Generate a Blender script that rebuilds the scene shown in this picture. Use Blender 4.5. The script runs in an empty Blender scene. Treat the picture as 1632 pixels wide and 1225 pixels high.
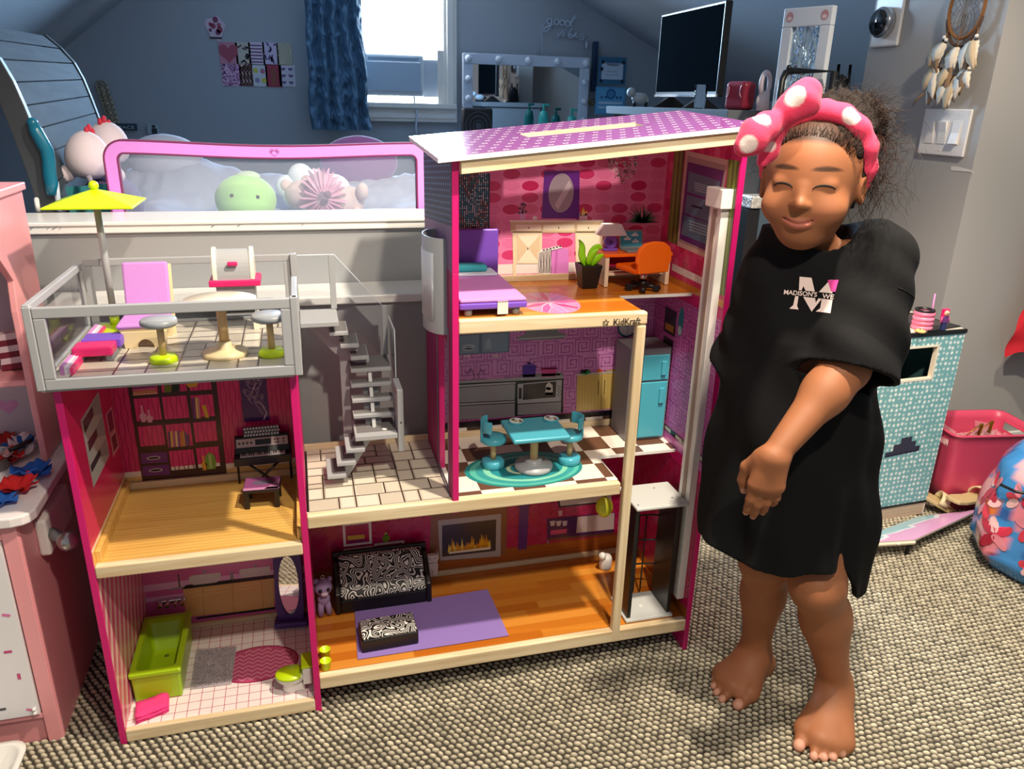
import bpy, bmesh, math, random
import numpy as np
from mathutils import Vector, Matrix, noise
random.seed(7)
SC = bpy.context.scene
COL = SC.collection
R = math.radians
# ------------------------------------------------------------------ camera
F, PITCH, YAW, ROLL = 1231.5, R(20.12), R(15.5), R(1.436)
CAM = Vector((.3986, -1.3115, 1.1852))
FWD = Vector((math.sin(YAW)*math.cos(PITCH), math.cos(YAW)*math.cos(PITCH), -math.sin(PITCH)))
_r0 = Vector((math.cos(YAW), -math.sin(YAW), 0)); _u0 = _r0.cross(FWD)
RGT = _r0*math.cos(ROLL) + _u0*math.sin(ROLL)
UPV = -_r0*math.sin(ROLL) + _u0*math.cos(ROLL)
cd = bpy.data.cameras.new('camera'); cam = bpy.data.objects.new('camera', cd); COL.objects.link(cam)
cd.sensor_width = 36; cd.lens = F/1632*36; cd.clip_start = .02; cd.clip_end = 60
cam.matrix_world = Matrix(((RGT.x, UPV.x, -FWD.x, CAM.x), (RGT.y, UPV.y, -FWD.y, CAM.y), (RGT.z, UPV.z, -FWD.z, CAM.z), (0, 0, 0, 1)))
SC.camera = cam
def P(px, py, X=None, Y=None, Z=None):
    """surveyed point: the pixel's sight line met with a known plane of the room"""
    d = FWD + RGT*((px-816)/F) - UPV*((py-612.5)/F)
    t = (X-CAM.x)/d.x if X is not None else (Y-CAM.y)/d.y if Y is not None else (Z-CAM.z)/d.z
    return CAM + d*t
# ------------------------------------------------------------------ view, world, lights
SC.view_settings.view_transform = 'Standard'; SC.view_settings.look = 'None'
SC.view_settings.gamma = 1; SC.view_settings.use_curve_mapping = False
SC.view_settings.exposure = 0.85
w = bpy.data.worlds.new('room_air'); SC.world = w; w.use_nodes = True
w.node_tree.nodes['Background'].inputs[0].default_value = (.92, .95, 1.0, 1)
w.node_tree.nodes['Background'].inputs[1].default_value = .15
def lamp(name, kind, loc, power, color, size=.1, target=None, spread=None, spot=None):
    d = bpy.data.lights.new(name, kind); d.energy = power; d.color = color
    if kind == 'AREA':
        d.shape = 'DISK'; d.size = size
        if spread: d.spread = R(spread)
    else:
        d.shadow_soft_size = size
        if spot: d.spot_size = R(spot); d.spot_blend = .6
    o = bpy.data.objects.new(name, d); COL.objects.link(o); o.location = loc
    if target is not None:
        o.rotation_euler = (Vector(target)-Vector(loc)).to_track_quat('-Z', 'Y').to_euler()
    return o
WARM = (1.0, .865, .69)
lamp('ceiling_downlight', 'SPOT', (1.07, -.50, 2.20), 104, WARM, .035, (1.02, -.36, 0), spot=118).data.spot_blend = .35
lamp('ceiling_downlight', 'SPOT', (2.05, -.10, 2.05), 42, WARM, .04, (2.0, -.05, 0), spot=150)
lamp('ceiling_downlight', 'SPOT', (.80, -1.25, 2.10), 46, WARM, .035, (.68, -.05, .25), spot=92)
win_l = lamp('window_daylight', 'AREA', (.97, 3.45, 1.72), 40, (.42, .68, 1.0), .55, (.80, .4, .9), spread=150)
# ------------------------------------------------------------------ materials
def lin(c):
    if isinstance(c, str): c = tuple(int(c[i:i+2], 16) for i in (0, 2, 4))
    return tuple((x/255/12.92 if x/255 <= .04045 else ((x/255+.055)/1.055)**2.4) for x in c[:3])
MATS = {}
def mat(name, color, rough=.5, metal=0, spec=.5, alpha=None, trans=0, emit=0, bump=None, var=0, sheen=0, coat=0, attr=False, ior=None):
    m = bpy.data.materials.new(name); m.use_nodes = True; nt = m.node_tree; b = nt.nodes['Principled BSDF']
    c = lin(color); I = b.inputs
    I['Base Color'].default_value = (*c, 1); I['Roughness'].default_value = rough; I['Metallic'].default_value = metal
    I['Specular IOR Level'].default_value = spec; I['Transmission Weight'].default_value = trans
    I['Coat Weight'].default_value = coat; I['Coat Roughness'].default_value = .12
    if ior: I['IOR'].default_value = ior
    if sheen: I['Sheen Weight'].default_value = sheen
    if alpha is not None: I['Alpha'].default_value = alpha
    if emit: I['Emission Color'].default_value = (*c, 1); I['Emission Strength'].default_value = emit
    tc = nt.nodes.new('ShaderNodeTexCoord')
    if attr:
        a = nt.nodes.new('ShaderNodeVertexColor'); a.layer_name = 'Col'; nt.links.new(a.outputs[0], I['Base Color'])
    if var:
        n = nt.nodes.new('ShaderNodeTexNoise'); n.inputs['Scale'].default_value = 9; n.inputs['Detail'].default_value = 4
        nt.links.new(tc.outputs['Object'], n.inputs['Vector'])
        mx = nt.nodes.new('ShaderNodeMix'); mx.data_type = 'RGBA'
        mx.inputs[6].default_value = (*[x*(1-var) for x in c], 1); mx.inputs[7].default_value = (*[min(1, x*(1+var)) for x in c], 1)
        nt.links.new(n.outputs[0], mx.inputs[0]); nt.links.new(mx.outputs[2], I['Base Color'])
    if bump:
        n = nt.nodes.new('ShaderNodeTexNoise'); n.inputs['Scale'].default_value = bump[0]; n.inputs['Detail'].default_value = 3
        nt.links.new(tc.outputs['Object'], n.inputs['Vector'])
        bp = nt.nodes.new('ShaderNodeBump'); bp.inputs['Strength'].default_value = bump[1]; bp.inputs['Distance'].default_value = bump[2] if len(bump) > 2 else .002
        nt.links.new(n.outputs[0], bp.inputs['Height']); nt.links.new(bp.outputs[0], I['Normal'])
    MATS[name] = m; return m
def wood(name, c1, c2, scale=(3, 60, 60), rough=.45, planks=None, coat=0):
    """grain stretched along one axis; planks=(axis index across, width)"""
    m = mat(name, c1, rough, coat=coat); nt = m.node_tree; b = nt.nodes['Principled BSDF']
    tc = nt.nodes.new('ShaderNodeTexCoord'); mp = nt.nodes.new('ShaderNodeMapping'); mp.inputs['Scale'].default_value = scale
    nt.links.new(tc.outputs['Object'], mp.inputs[0])
    n = nt.nodes.new('ShaderNodeTexNoise'); n.inputs['Scale'].default_value = 1; n.inputs['Detail'].default_value = 4; n.inputs['Distortion'].default_value = .6
    nt.links.new(mp.outputs[0], n.inputs['Vector'])
    cr = nt.nodes.new('ShaderNodeValToRGB'); cr.color_ramp.elements[0].position = .32; cr.color_ramp.elements[1].position = .68
    cr.color_ramp.elements[0].color = (*lin(c1), 1); cr.color_ramp.elements[1].color = (*lin(c2), 1)
    nt.links.new(n.outputs[0], cr.inputs[0]); nt.links.new(cr.outputs[0], b.inputs['Base Color'])
    bp = nt.nodes.new('ShaderNodeBump'); bp.inputs['Strength'].default_value = .15; bp.inputs['Distance'].default_value = .0005
    nt.links.new(n.outputs[0], bp.inputs['Height']); nt.links.new(bp.outputs[0], b.inputs['Normal'])
    return m
pine = wood('pine', 'ead9b6', 'd0b58a', (4, 70, 70))
pine_v = wood('pine_upright', 'ead9b6', 'd0b58a', (70, 70, 4))
PRINT = mat('print', 'ffffff', .22, attr=True, spec=.5)
VCOL = mat('vertex_colour', 'ffffff', .7, attr=True, spec=.25)
VSOFT = mat('plush_colour', 'ffffff', .95, attr=True, spec=.1, sheen=.3, bump=(400, .5, .002))
magenta = mat('magenta_edge', 'd01a70', .3)
white_pl = mat('white_paint', 'e9e6e2', .4)
black_pl = mat('black_paint', '161517', .35)
black_mt = mat('black_metal', '0d0d0f', .4)
grey_pl = mat('grey_paint', 'a6a8ab', .38)
grey_dk = mat('grey_dark_paint', '7d8084', .4)
chrome = mat('chrome', 'd8d8dc', .15, metal=1)
lime = mat('lime_plastic', 'c3e010', .3)
limeg = mat('leaf_green_plastic', '96e01a', .35)
teal = mat('teal_plastic', '4aa9be', .28)
tealdk = mat('teal_fabric', '2fa0a6', .8)
lilac = mat('lilac_fabric', 'c98bd4', .85, bump=(700, .3))
purple = mat('purple_paint', '7a4fc4', .4)
purple_dk = mat('dark_purple_paint', '4b2a78', .45)
orange = mat('orange_plastic', 'f26a0e', .35)
hotpink = mat('hot_pink_paint', 'e0246e', .35)
clear = mat('clear_acrylic', 'f4f8fc', .03, trans=1.0, ior=1.12, spec=.5)
# ------------------------------------------------------------------ mesh builder
class MB:
    def __init__(s): s.bm = bmesh.new(); s.mi = 0; s.cur = None; s.cl = s.bm.loops.layers.float_color.new('Col')
    def col(s, c): s.cur = (*lin(c), 1) if c is not None else None; return s
    def m(s, i): s.mi = i; return s
    def _f(s, vs, smooth=False):
        try: f = s.bm.faces.new(vs)
        except ValueError: return None
        f.material_index = s.mi; f.smooth = smooth
        if s.cur:
            for l in f.loops: l[s.cl] = s.cur
        return f
    def box(s, x0, x1, y0, y1, z0, z1, M=None):
        vs = [Vector((x, y, z)) for z in (z0, z1) for y in (y0, y1) for x in (x0, x1)]
        if M is not None: vs = [M @ v for v in vs]
        v = [s.bm.verts.new(p) for p in vs]
        for q in ((0, 2, 3, 1), (4, 5, 7, 6), (0, 1, 5, 4), (2, 6, 7, 3), (0, 4, 6, 2), (1, 3, 7, 5)): s._f([v[i] for i in q])
        return s
    def rings(s, rings, close=True, caps=True, smooth=True):
        """rings: lists of points of equal length, skinned one to the next"""
        V = [[s.bm.verts.new(p) for p in r] for r in rings]; n = len(V[0])
        for a, b in zip(V, V[1:]):
            for i in range(n if close else n-1):
                s._f([a[i], a[(i+1) % n], b[(i+1) % n], b[i]], smooth)
        if caps:
            s._f(V[0][::-1]); s._f(V[-1])
        return s
    def cyl(s, p0, p1, r0, r1=None, seg=16, caps=True):
        p0, p1 = Vector(p0), Vector(p1); r1 = r0 if r1 is None else r1
        q = (p1-p0).to_track_quat('Z', 'Y')
        c = [q @ Vector((math.cos(2*math.pi*i/seg), math.sin(2*math.pi*i/seg), 0)) for i in range(seg)]
        return s.rings([[p0+a*r0 for a in c], [p1+a*r1 for a in c]], caps=caps)
    def lathe(s, prof, o=(0, 0, 0), seg=24, sx=1, sy=1, caps=True, M=None):
        o = Vector(o); T = (lambda v: M @ v) if M is not None else (lambda v: v)
        return s.rings([[T(o+Vector((r*sx*math.cos(2*math.pi*i/seg), r*sy*math.sin(2*math.pi*i/seg), z))) for i in range(seg)] for r, z in prof], caps=caps)
    def ball(s, o, r, seg=16, sx=1, sy=1, sz=1, M=None):
        k = seg//2
        return s.lathe([(max(1e-5, r*math.sin(math.pi*j/k)), -r*sz*math.cos(math.pi*j/k)) for j in range(k+1)], o, seg, sx, sy, False, M)
    def tube(s, pts, r, seg=8, closed=False, flat=1.0, nrm=None):
        pts = [Vector(p) for p in pts]; n = len(pts); out = []; pn = None
        rr = r if callable(r) else (lambda t: r)
        for i, p in enumerate(pts):
            a = pts[(i-1) % n] if (closed or i) else p; b = pts[(i+1) % n] if (closed or i < n-1) else p
            t = (b-a).normalized()
            if pn is None: pn = (Vector(nrm) if nrm else t.orthogonal()).normalized()
            pn = (pn - t*pn.dot(t)).normalized(); bn = t.cross(pn); k = rr(i/max(1, n-1))
            out.append([p + pn*(k*math.cos(2*math.pi*j/seg)) + bn*(k*flat*math.sin(2*math.pi*j/seg)) for j in range(seg)])
        if closed: out.append(out[0])
        return s.rings(out, caps=not closed)
    def prism(s, poly, a0, a1, plane='xz'):
        """polygon in a plane, extruded along the third axis from a0 to a1"""
        f = {'xz': lambda u, v, t: (u, t, v), 'yz': lambda u, v, t: (t, u, v), 'xy': lambda u, v, t: (u, v, t)}[plane]
        A = [s.bm.verts.new(f(u, v, a0)) for u, v in poly]; B = [s.bm.verts.new(f(u, v, a1)) for u, v in poly]; n = len(poly)
        s._f(A[::-1]); s._f(B)
        for i in range(n): s._f([A[i], A[(i+1) % n], B[(i+1) % n], B[i]])
        return s
    def poly(s, pts, smooth=False): return s._f([s.bm.verts.new(p) for p in pts], smooth)
    def build(s, name, mats, parent=None, bevel=0, sub=0, seg=2, solid=0, kind=None, label=None, fix=True):
        if fix: bmesh.ops.recalc_face_normals(s.bm, faces=s.bm.faces[:])
        me = bpy.data.meshes.new(name); s.bm.to_mesh(me); s.bm.free()
        for m in (mats if isinstance(mats, (list, tuple)) else [mats]): me.materials.append(m)
        o = bpy.data.objects.new(name, me); COL.objects.link(o)
        if parent is not None: o.parent = parent
        if solid: md = o.modifiers.new('solid', 'SOLIDIFY'); md.thickness = solid; md.offset = 0
        if bevel: md = o.modifiers.new('bevel', 'BEVEL'); md.width = bevel; md.segments = seg; md.limit_method = 'ANGLE'; md.angle_limit = R(35)
        if sub: md = o.modifiers.new('sub', 'SUBSURF'); md.levels = sub; md.render_levels = sub
        if kind: o['kind'] = kind
        if label: o['label'] = label
        return o
def rot(ax, deg, o=(0, 0, 0)): o = Vector(o); return Matrix.Translation(o) @ Matrix.Rotation(R(deg), 4, ax) @ Matrix.Translation(-o)
def tag(o, label, cat, group=None):
    o['label'] = label; o['category'] = cat
    if group: o['group'] = group
    return o
def thing(name, label, cat, loc=(0, 0, 0), rz=0, group=None):
    o = bpy.data.objects.new(name, None); COL.objects.link(o); o.location = loc; o.rotation_euler = (0, 0, R(rz)); o.empty_display_size = .02
    return tag(o, label, cat, group)
def struct(o): o['kind'] = 'structure'; return o
def dup(root, loc=None, rz=None, label=None):
    r = root.copy(); COL.objects.link(r)
    if loc is not None: r.location = loc
    if rz is not None: r.rotation_euler = (0, 0, R(rz))
    if label: r['label'] = label
    for ch in list(root.children):
        c = ch.copy(); COL.objects.link(c); c.parent = r
        for g in list(ch.children):
            d = g.copy(); COL.objects.link(d); d.parent = c
    return r
class Print:
    """flat printed graphics on one panel: coloured shapes in (u, v) metres, each layer a hair prouder"""
    def __init__(s, o, u, v, step=.00012):
        s.o, s.u, s.v = Vector(o), Vector(u), Vector(v); s.n = s.u.cross(s.v); s.k = 1; s.step = step; s.mb = MB(); s.clip = None; s.hp = []
    def pt(s, a, b): return s.o + s.u*a + s.v*b + s.n*(s.step*s.k)
    def up(s): s.k += 1; return s
    def poly(s, pts, c):
        if s.clip: pts = clip_rect(pts, s.clip)
        for h in s.hp:
            if len(pts) > 2: pts = clip_half(pts, *h)
        if len(pts) < 3: return s
        s.mb.col(c); s.mb.poly([s.pt(*p) for p in pts]); return s
    def rect(s, a0, b0, a1, b1, c): return s.poly([(a0, b0), (a1, b0), (a1, b1), (a0, b1)], c)
    def ell(s, a, b, ra, rb, c, n=20, t0=0, t1=360): return s.poly([(a+ra*math.cos(R(t0+(t1-t0)*i/n)), b+rb*math.sin(R(t0+(t1-t0)*i/n))) for i in range(n+(t1-t0 < 360))], c)
    def line(s, pts, w, c):
        s.mb.col(c)
        for i in range(len(pts)-1):
            a, b = Vector(pts[i]), Vector(pts[i+1]); d = b-a
            if d.length < 1e-7: continue
            d.normalize(); q = Vector((-d.y, d.x))*w/2; e = d*w*.3
            s.poly([a-e-q, b+e-q, b+e+q, a-e+q], c)
        return s
    def frame(s, a0, b0, a1, b1, w, c):
        s.rect(a0, b0, a1, b0+w, c); s.rect(a0, b1-w, a1, b1, c); s.rect(a0, b0+w, a0+w, b1-w, c); return s.rect(a1-w, b0+w, a1, b1-w, c)
    def build(s, name, parent, m=None, label=None): return s.mb.build(name, m or PRINT, parent, fix=False, label=label)
def clip_rect(p, r):
    for ax, lim, sg in ((0, r[0], 1), (0, r[2], -1), (1, r[1], 1), (1, r[3], -1)):
        q = []
        for i in range(len(p)):
            a, b = p[i-1], p[i]; ia = (a[ax]-lim)*sg >= 0; ib = (b[ax]-lim)*sg >= 0
            if ia != ib:
                t = (lim-a[ax])/(b[ax]-a[ax]); q.append(tuple(a[j]+(b[j]-a[j])*t for j in (0, 1)))
            if ib: q.append(tuple(b))
        p = q
        if not p: break
    return p

def clip_half(p, a, b, c):
    """keep the side a*u + b*v <= c"""
    q = []
    for i in range(len(p)):
        A, B = p[i-1], p[i]; da, db = a*A[0]+b*A[1]-c, a*B[0]+b*B[1]-c
        if (da <= 0) != (db <= 0): t = da/(da-db); q.append((A[0]+(B[0]-A[0])*t, A[1]+(B[1]-A[1])*t))
        if db <= 0: q.append(tuple(B))
    return q
def pieces(name, boxes, m, parent, bevel=0, label=None):
    for bx in boxes:
        b = MB(); b.box(*bx); o = b.build(name, m, parent, bevel=bevel, label=label)
    return o
# ================================================================== THE ROOM
YB = 3.8                                   # gable wall at the end of the attic bedroom
wall_paint = mat('grey_wall_paint', '9b9c9e', .75, bump=(220, .12, .001))
wall_blue = mat('slate_wall_paint', 'a9b1ba', .7, bump=(220, .12, .001))
trim_paint = mat('white_trim_paint', 'e6e3dc', .32)
cap_paint = mat('white_cap_paint', 'e9e7e3', .3)
b = MB(); b.box(-1.6, 3.4, -1.6, YB+.1, -.06, 0); struct(b.build('floor', mat('carpet_backing', '403a31', .95)))
# carpet pile: one loop of yarn per lattice point, nobody could count them
def carpet():
    rng = np.random.default_rng(3)
    dx, dy = .0152, .0124
    xs = np.arange(-.45, 2.75, dx); ys = np.arange(-1.0, .95, dy)
    X, Y = np.meshgrid(xs, ys); X = X + (np.arange(len(ys)) % 2)[:, None]*dx/2
    X, Y = X.ravel(), Y.ravel()
    keep = ~((X > .02) & (X < 1.19) & (Y > .12) & (Y < .30)) & ~((Y > .37) & (X < 1.22))
    X, Y = X[keep], Y[keep]; n = len(X)
    X = X + rng.normal(0, .0005, n); Y = Y + rng.normal(0, .0005, n)
    k = 8; a = np.arange(k)/k*2*np.pi
    ring = lambda r, z: np.stack([r*np.cos(a)*.0076, r*np.sin(a)*.0047, np.full(k, z)], 1)
    tpl = np.concatenate([ring(1.0, -.001), ring(.86, .0032), ring(.45, .0052), np.array([[0, 0, .0056]])])
    ang = rng.normal(-.5, .16, n); s = rng.normal(1, .06, n)
    ca, sa = np.cos(ang)*s, np.sin(ang)*s
    V = np.empty((n, len(tpl), 3))
    V[:, :, 0] = X[:, None] + tpl[None, :, 0]*ca[:, None] - tpl[None, :, 1]*sa[:, None]
    V[:, :, 1] = Y[:, None] + tpl[None, :, 0]*sa[:, None] + tpl[None, :, 1]*ca[:, None]
    V[:, :, 2] = tpl[None, :, 2]*rng.normal(1, .12, n)[:, None]
    fs = []
    for j in range(2):
        for i in range(k): fs.append((j*k+i, j*k+(i+1) % k, (j+1)*k+(i+1) % k, (j+1)*k+i))
    tf = [(2*k+i, 2*k+(i+1) % k, 3*k) for i in range(k)]
    m = len(tpl); off = (np.arange(n)*m)[:, None, None]
    q = (np.array(fs)[None]+off).reshape(-1, 4); t = (np.array(tf)[None]+off).reshape(-1, 3)
    me = bpy.data.meshes.new('carpet_pile'); me.vertices.add(n*m); me.vertices.foreach_set('co', V.ravel())
    nl = q.size+t.size; me.loops.add(nl); me.loops.foreach_set('vertex_index', np.concatenate([q.ravel(), t.ravel()]))
    me.polygons.add(len(q)+len(t)); ls = np.concatenate([np.arange(len(q))*4, len(q)*4+np.arange(len(t))*3])
    me.polygons.foreach_set('loop_start', ls); me.polygons.foreach_set('use_smooth', np.ones(len(ls), bool)); me.update()
    at = me.attributes.new('Col', 'FLOAT_COLOR', 'POINT')
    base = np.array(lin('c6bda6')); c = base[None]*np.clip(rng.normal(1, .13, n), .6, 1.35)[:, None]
    lev = np.concatenate([np.full(k, .30), np.full(k, .74), np.full(k, 1.), [1.03]])   # roots darkened in the colour, painting the shade between loops
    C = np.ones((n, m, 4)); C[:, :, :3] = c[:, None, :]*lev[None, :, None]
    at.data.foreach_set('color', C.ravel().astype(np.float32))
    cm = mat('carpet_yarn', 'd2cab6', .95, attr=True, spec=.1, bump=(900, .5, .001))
    me.materials.append(cm); o = bpy.data.objects.new('carpet_pile', me); COL.objects.link(o)
    o['kind'] = 'stuff'; tag(o, 'grey and beige looped berber carpet pile covering the floor', 'carpet')
carpet()
# stepped half wall behind the doll house
b = MB(); b.box(-1.6, 1.2, .485, .60, 0, .906); b.box(-.10, 1.2, .362, .486, 0, .764); struct(b.build('wall_half', wall_paint))
b = MB(); b.box(-.10, 1.21, .352, .485, .764, .783); struct(b.build('trim_1', cap_paint, bevel=.003))
b = MB(); b.box(-1.6, 1.21, .472, .628, .922, .930); b.box(-1.6, 1.21, .476, .486, .906, .923); struct(b.build('trim_2', cap_paint, bevel=.002))
# chips in the paint of the cap
pc = Print((0, .4755, 0), (1, 0, 0), (0, 0, 1))
for px, c in ((45, '6d6a66'), (72, '8a8782'), (80, '6a6763'), (92, '77746f'), (335, '55524f'), (377, '6a6763'), (480, '7a7772')):
    q = P(px, 355, Y=.4755); L = random.uniform(.004, .011)
    pc.poly([(q.x, .914), (q.x+L, .918+.001), (q.x+L*1.3, .921), (q.x+.2*L, .917)], c)
struct(pc.build('trim_3', None))
# gable wall, two slopes, side walls
zL = lambda x: 1.405 + (x+.75)*1.0 if False else None
gl = (P(196, 0, Y=YB), P(107, 73, Y=YB)); gr = (P(920, 0, Y=YB), P(1000, 50, Y=YB))
sl = (gl[0].z-gl[1].z)/(gl[0].x-gl[1].x); sr = (gr[0].z-gr[1].z)/(gr[0].x-gr[1].x)
fl = lambda x: gl[0].z + sl*(x-gl[0].x); fr = lambda x: gr[0].z + sr*(x-gr[0].x)
TOP = 2.42
xa = gl[0].x+(TOP-gl[0].z)/sl; xb = gr[0].x+(TOP-gr[0].z)/sr
XL, XR = -1.6, 3.4
b = MB()
poly = [(XL, 0), (XR, 0), (XR, max(.3, fr(XR))), (xb, TOP), (xa, TOP), (XL, max(.3, fl(XL)))]
b.prism(poly, YB, YB+.06, 'xz'); struct(b.build('wall_back', wall_blue))
Y0 = .62
b = MB(); b.prism([(XL, fl(XL)), (xa, TOP), (xa, TOP+.05), (XL-.05, fl(XL)+.03)], Y0, YB+.05, 'xz'); struct(b.build('ceiling_left', wall_blue))
b = MB(); b.prism([(XR, fr(XR)), (XR+.05, fr(XR)+.03), (xb, TOP+.05), (xb, TOP)], 1.40, YB+.05, 'xz'); struct(b.build('ceiling_right', wall_blue))
b = MB(); b.box(xa-.05, xb+.05, Y0, YB+.05, TOP, TOP+.05); struct(b.build('ceiling', wall_blue))
b = MB(); b.box(XL-.05, XL, -.5, YB, 0, 2.42); struct(b.build('wall_left', wall_blue))
b = MB(); b.box(XR, XR+.05, .8, YB, 0, 2.42); struct(b.build('wall_far_right', wall_blue))
# switch wall: ends in the bedroom, turns its corner towards the right
b = MB(); b.box(2.45, 2.58, .74, 1.325, 0, 2.42); b.box(2.58, 3.45, .74, .84, 0, 2.42)
struct(b.build('wall_right', mat('warm_grey_wall_paint', 'a9a7a4', .7, bump=(260, .12, .001))))
b = MB(); b.box(2.46, 3.45, .728, .74, 0, .085); struct(b.build('baseboard_right', trim_paint, bevel=.003))
# window in the gable wall: glass backlit by day, blind, sashes, casing
wx0, wx1 = P(552, 90, Y=YB).x, P(705, 90, Y=YB).x
zs = P(630, 158, Y=YB).z; zmid = P(630, 78, Y=YB).z
glow = mat('daylit_shade', 'f6fbff', .8, emit=7.0)
wroot = bpy.data.objects.new('window_1', None); COL.objects.link(wroot); wroot['kind'] = 'structure'
b = MB(); b.box(wx0, wx1, YB-.012, YB-.006, zmid, 2.38); b.build('window_shade', glow, wroot)
b = MB(); b.box(wx0, wx1, YB-.02, YB-.01, zmid-.055, zmid); b.build('sash_rail', mat('sash_lit', 'eef6ff', .4, emit=1.0), wroot)
cw = .085
for i, (a0, a1, z0, z1, d) in enumerate(((wx0-cw, wx0, zs-.02, 2.40, .035), (wx1, wx1+cw, zs-.02, 2.40, .035), (wx0-cw, wx1+cw, zs-.13, zs-.02, .04))):
    b = MB(); b.box(a0, a1, YB-d, YB, z0, z1)
    if i < 2: b.box(a0+.02, a1-.02, YB-d-.012, YB-d, z0, z1)
    else: b.box(a0+.01, a1-.01, YB-d-.03, YB-d, z1-.03, z1); b.box(a0+.01, a1-.01, YB-d-.008, YB-d, z0+.02, z0+.05)
    b.build('casing', trim_paint, wroot, bevel=.006)
b = MB(); b.box(wx1-.035, wx1, YB-.03, YB-.004, zs-.02, zmid); b.build('sash_stile', trim_paint, wroot)
b = MB(); b.box(wx0, wx1, YB-.008, YB-.002, zs-.02, zs+.02); b.build('daylight_gap', glow, wroot)
# ================================================================== THE DOLL HOUSE
DH = thing('dollhouse', 'tall pink and pine three storey toy dollhouse with a purple roof', 'dollhouse')
D = .302
def zf(ox, oy, s): return lambda x, y: (ox+x/s, oy+y/s)
def BW(p): q = P(p[0], p[1], Y=D-.0002); return (q.x, q.z)
def RW(p): q = P(p[0], p[1], X=1.188); return (-q.y, q.z)
def LW(p): q = P(p[0], p[1], X=.008); return (q.y, q.z)
def FL(z): return lambda p: tuple(P(p[0], p[1], Z=z)[:2])
def back_print(): return Print((0, D-.0002, 0), (1, 0, 0), (0, 0, 1))
def right_print(): return Print((1.1879, 0, 0), (0, -1, 0), (0, 0, 1))
def left_print(x): return Print((x, 0, 0), (0, 1, 0), (0, 0, 1))
def floor_print(z): return Print((0, 0, z), (1, 0, 0), (0, 1, 0))
def roof_z(x, y): return 1.096+.1033*(x-.622)+.055*(y+.02)
# ---- panels
panel_edge = [magenta]
b = MB(); b.box(-.004, .008, 0, D, 0, .736); b.build('side_panel', magenta, DH, bevel=.0012)
b = MB()                                                     # wall between the left tower and the stair hall: a tall doorway behind a narrow jamb
b.box(.3625, .3745, 0, .016, 0, .736); b.box(.3625, .3745, .122, D, 0, .736); b.box(.3625, .3745, .016, .122, 0, .397); b.box(.3625, .3745, .016, .122, .722, .736)
b.build('side_panel', magenta, DH, bevel=.0008)
b = MB(); X0, X1 = .649, .661                                # wall between hall and kitchen, with a doorway
def rz(x, y): return roof_z(x, y)-.008
b.box(X0, X1, 0, .050, .4265, .9); b.box(X0, X1, .148, D, .4265, .9); b.box(X0, X1, .05, .148, .76, .9)
for A in ((.9,),):
    pts = [(0, .9), (D, .9), (D, rz(.655, D)), (0, rz(.655, 0))]; b.prism(pts, X0, X1, 'yz')
b.build('side_panel', magenta, DH, bevel=.0008)
b = MB(); b.prism([(0, 0), (D, 0), (D, rz(1.19, D)), (0, rz(1.19, 0))], 1.188, 1.20, 'yz'); b.build('side_panel', magenta, DH, bevel=.0012)
back_pl = mat('back_board', 'b9a58c', .6)
for x0, x1, z0, zt in ((.008, .3625, 0, .736), (.3745, 1.188, .03, .427), (.661, 1.188, .4265, 1.09)):
    b = MB(); b.box(x0, x1, D, D+.006, z0, zt)
    if zt > 1: b.prism([(x0, zt), (x1, zt), (x1, rz(x1, D)), (x0, rz(x0, D))], D, D+.006, 'xz')
    b.build('back_panel', back_pl, DH)
floor_wood = wood('orange_board_floor', 'd8882c', 'c06a1c', (5, 60, 5), .28, coat=.2)
tan_wood = wood('tan_board_floor', 'ecc06c', 'dcab58', (4, 60, 4), .34, coat=.15)
# ---- floors: board + front rail + back cleat
def deck(x0, x1, zt, zb, m, hole=None, front=True, y0=.016):
    b = MB()
    if hole:
        hx0, hx1, hy1 = hole
        b.box(x0, hx0, y0, D, zt-.006, zt); b.box(hx0, x1, hy1, D, zt-.006, zt)
    else: b.box(x0, x1, y0, D, zt-.006, zt)
    b.build('floor_board', m, DH)
    if front:
        b = MB(); b.box(x0, hole[0] if hole else x1, -.001, y0, zb, zt+.0006); b.build('front_rail', pine, DH, bevel=.0025)
deck(.008, .3625, .0312, .004, white_pl, y0=.012)
deck(.008, .3625, .3974, .374, tan_wood)
deck(.3745, 1.188, .0847, .0553, floor_wood)
deck(.3745, 1.188, .4532, .4273, white_pl, hole=(1.0, 1.188, .131))
deck(.661, 1.188, .8143, .7894, floor_wood, hole=(1.022, 1.188, .131))
def cleat(x0, x1, z, y=D, h=.012, d=.008):
    b = MB(); b.box(x0, x1, y-d, y-.0004, z, z+h); b.build('cleat', pine, DH, bevel=.0015)
cleat(.008, .3625, .0312); cleat(.008, .3625, .3974, h=.016); cleat(.3745, 1.188, .0847, h=.013); cleat(.3745, .649, .4532, h=.014); cleat(.661, 1.187, .4532, h=.013); cleat(.661, 1.187, .8143, h=.014)
for x0, x1, z0 in ((.0082, .017, .3974), (.354, .3622, .3974)):
    b = MB(); b.box(x0, x1, .018, .293, z0, z0+.022); b.build('cleat', tan_wood, DH, bevel=.001)
b = MB(); b.box(.3746, .379, .018, .29, .4532, .4532+.001); b.build('floor_edge', black_pl, DH)
# edge strips of the lift holes
pieces('floor_edge', ((1.022, 1.187, .129, .1315, .8085, .8149), (1.0, 1.187, .129, .1315, .447, .4538), (.9975, 1.0, .016, .1315, .447, .4538)), white_pl, DH)
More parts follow.
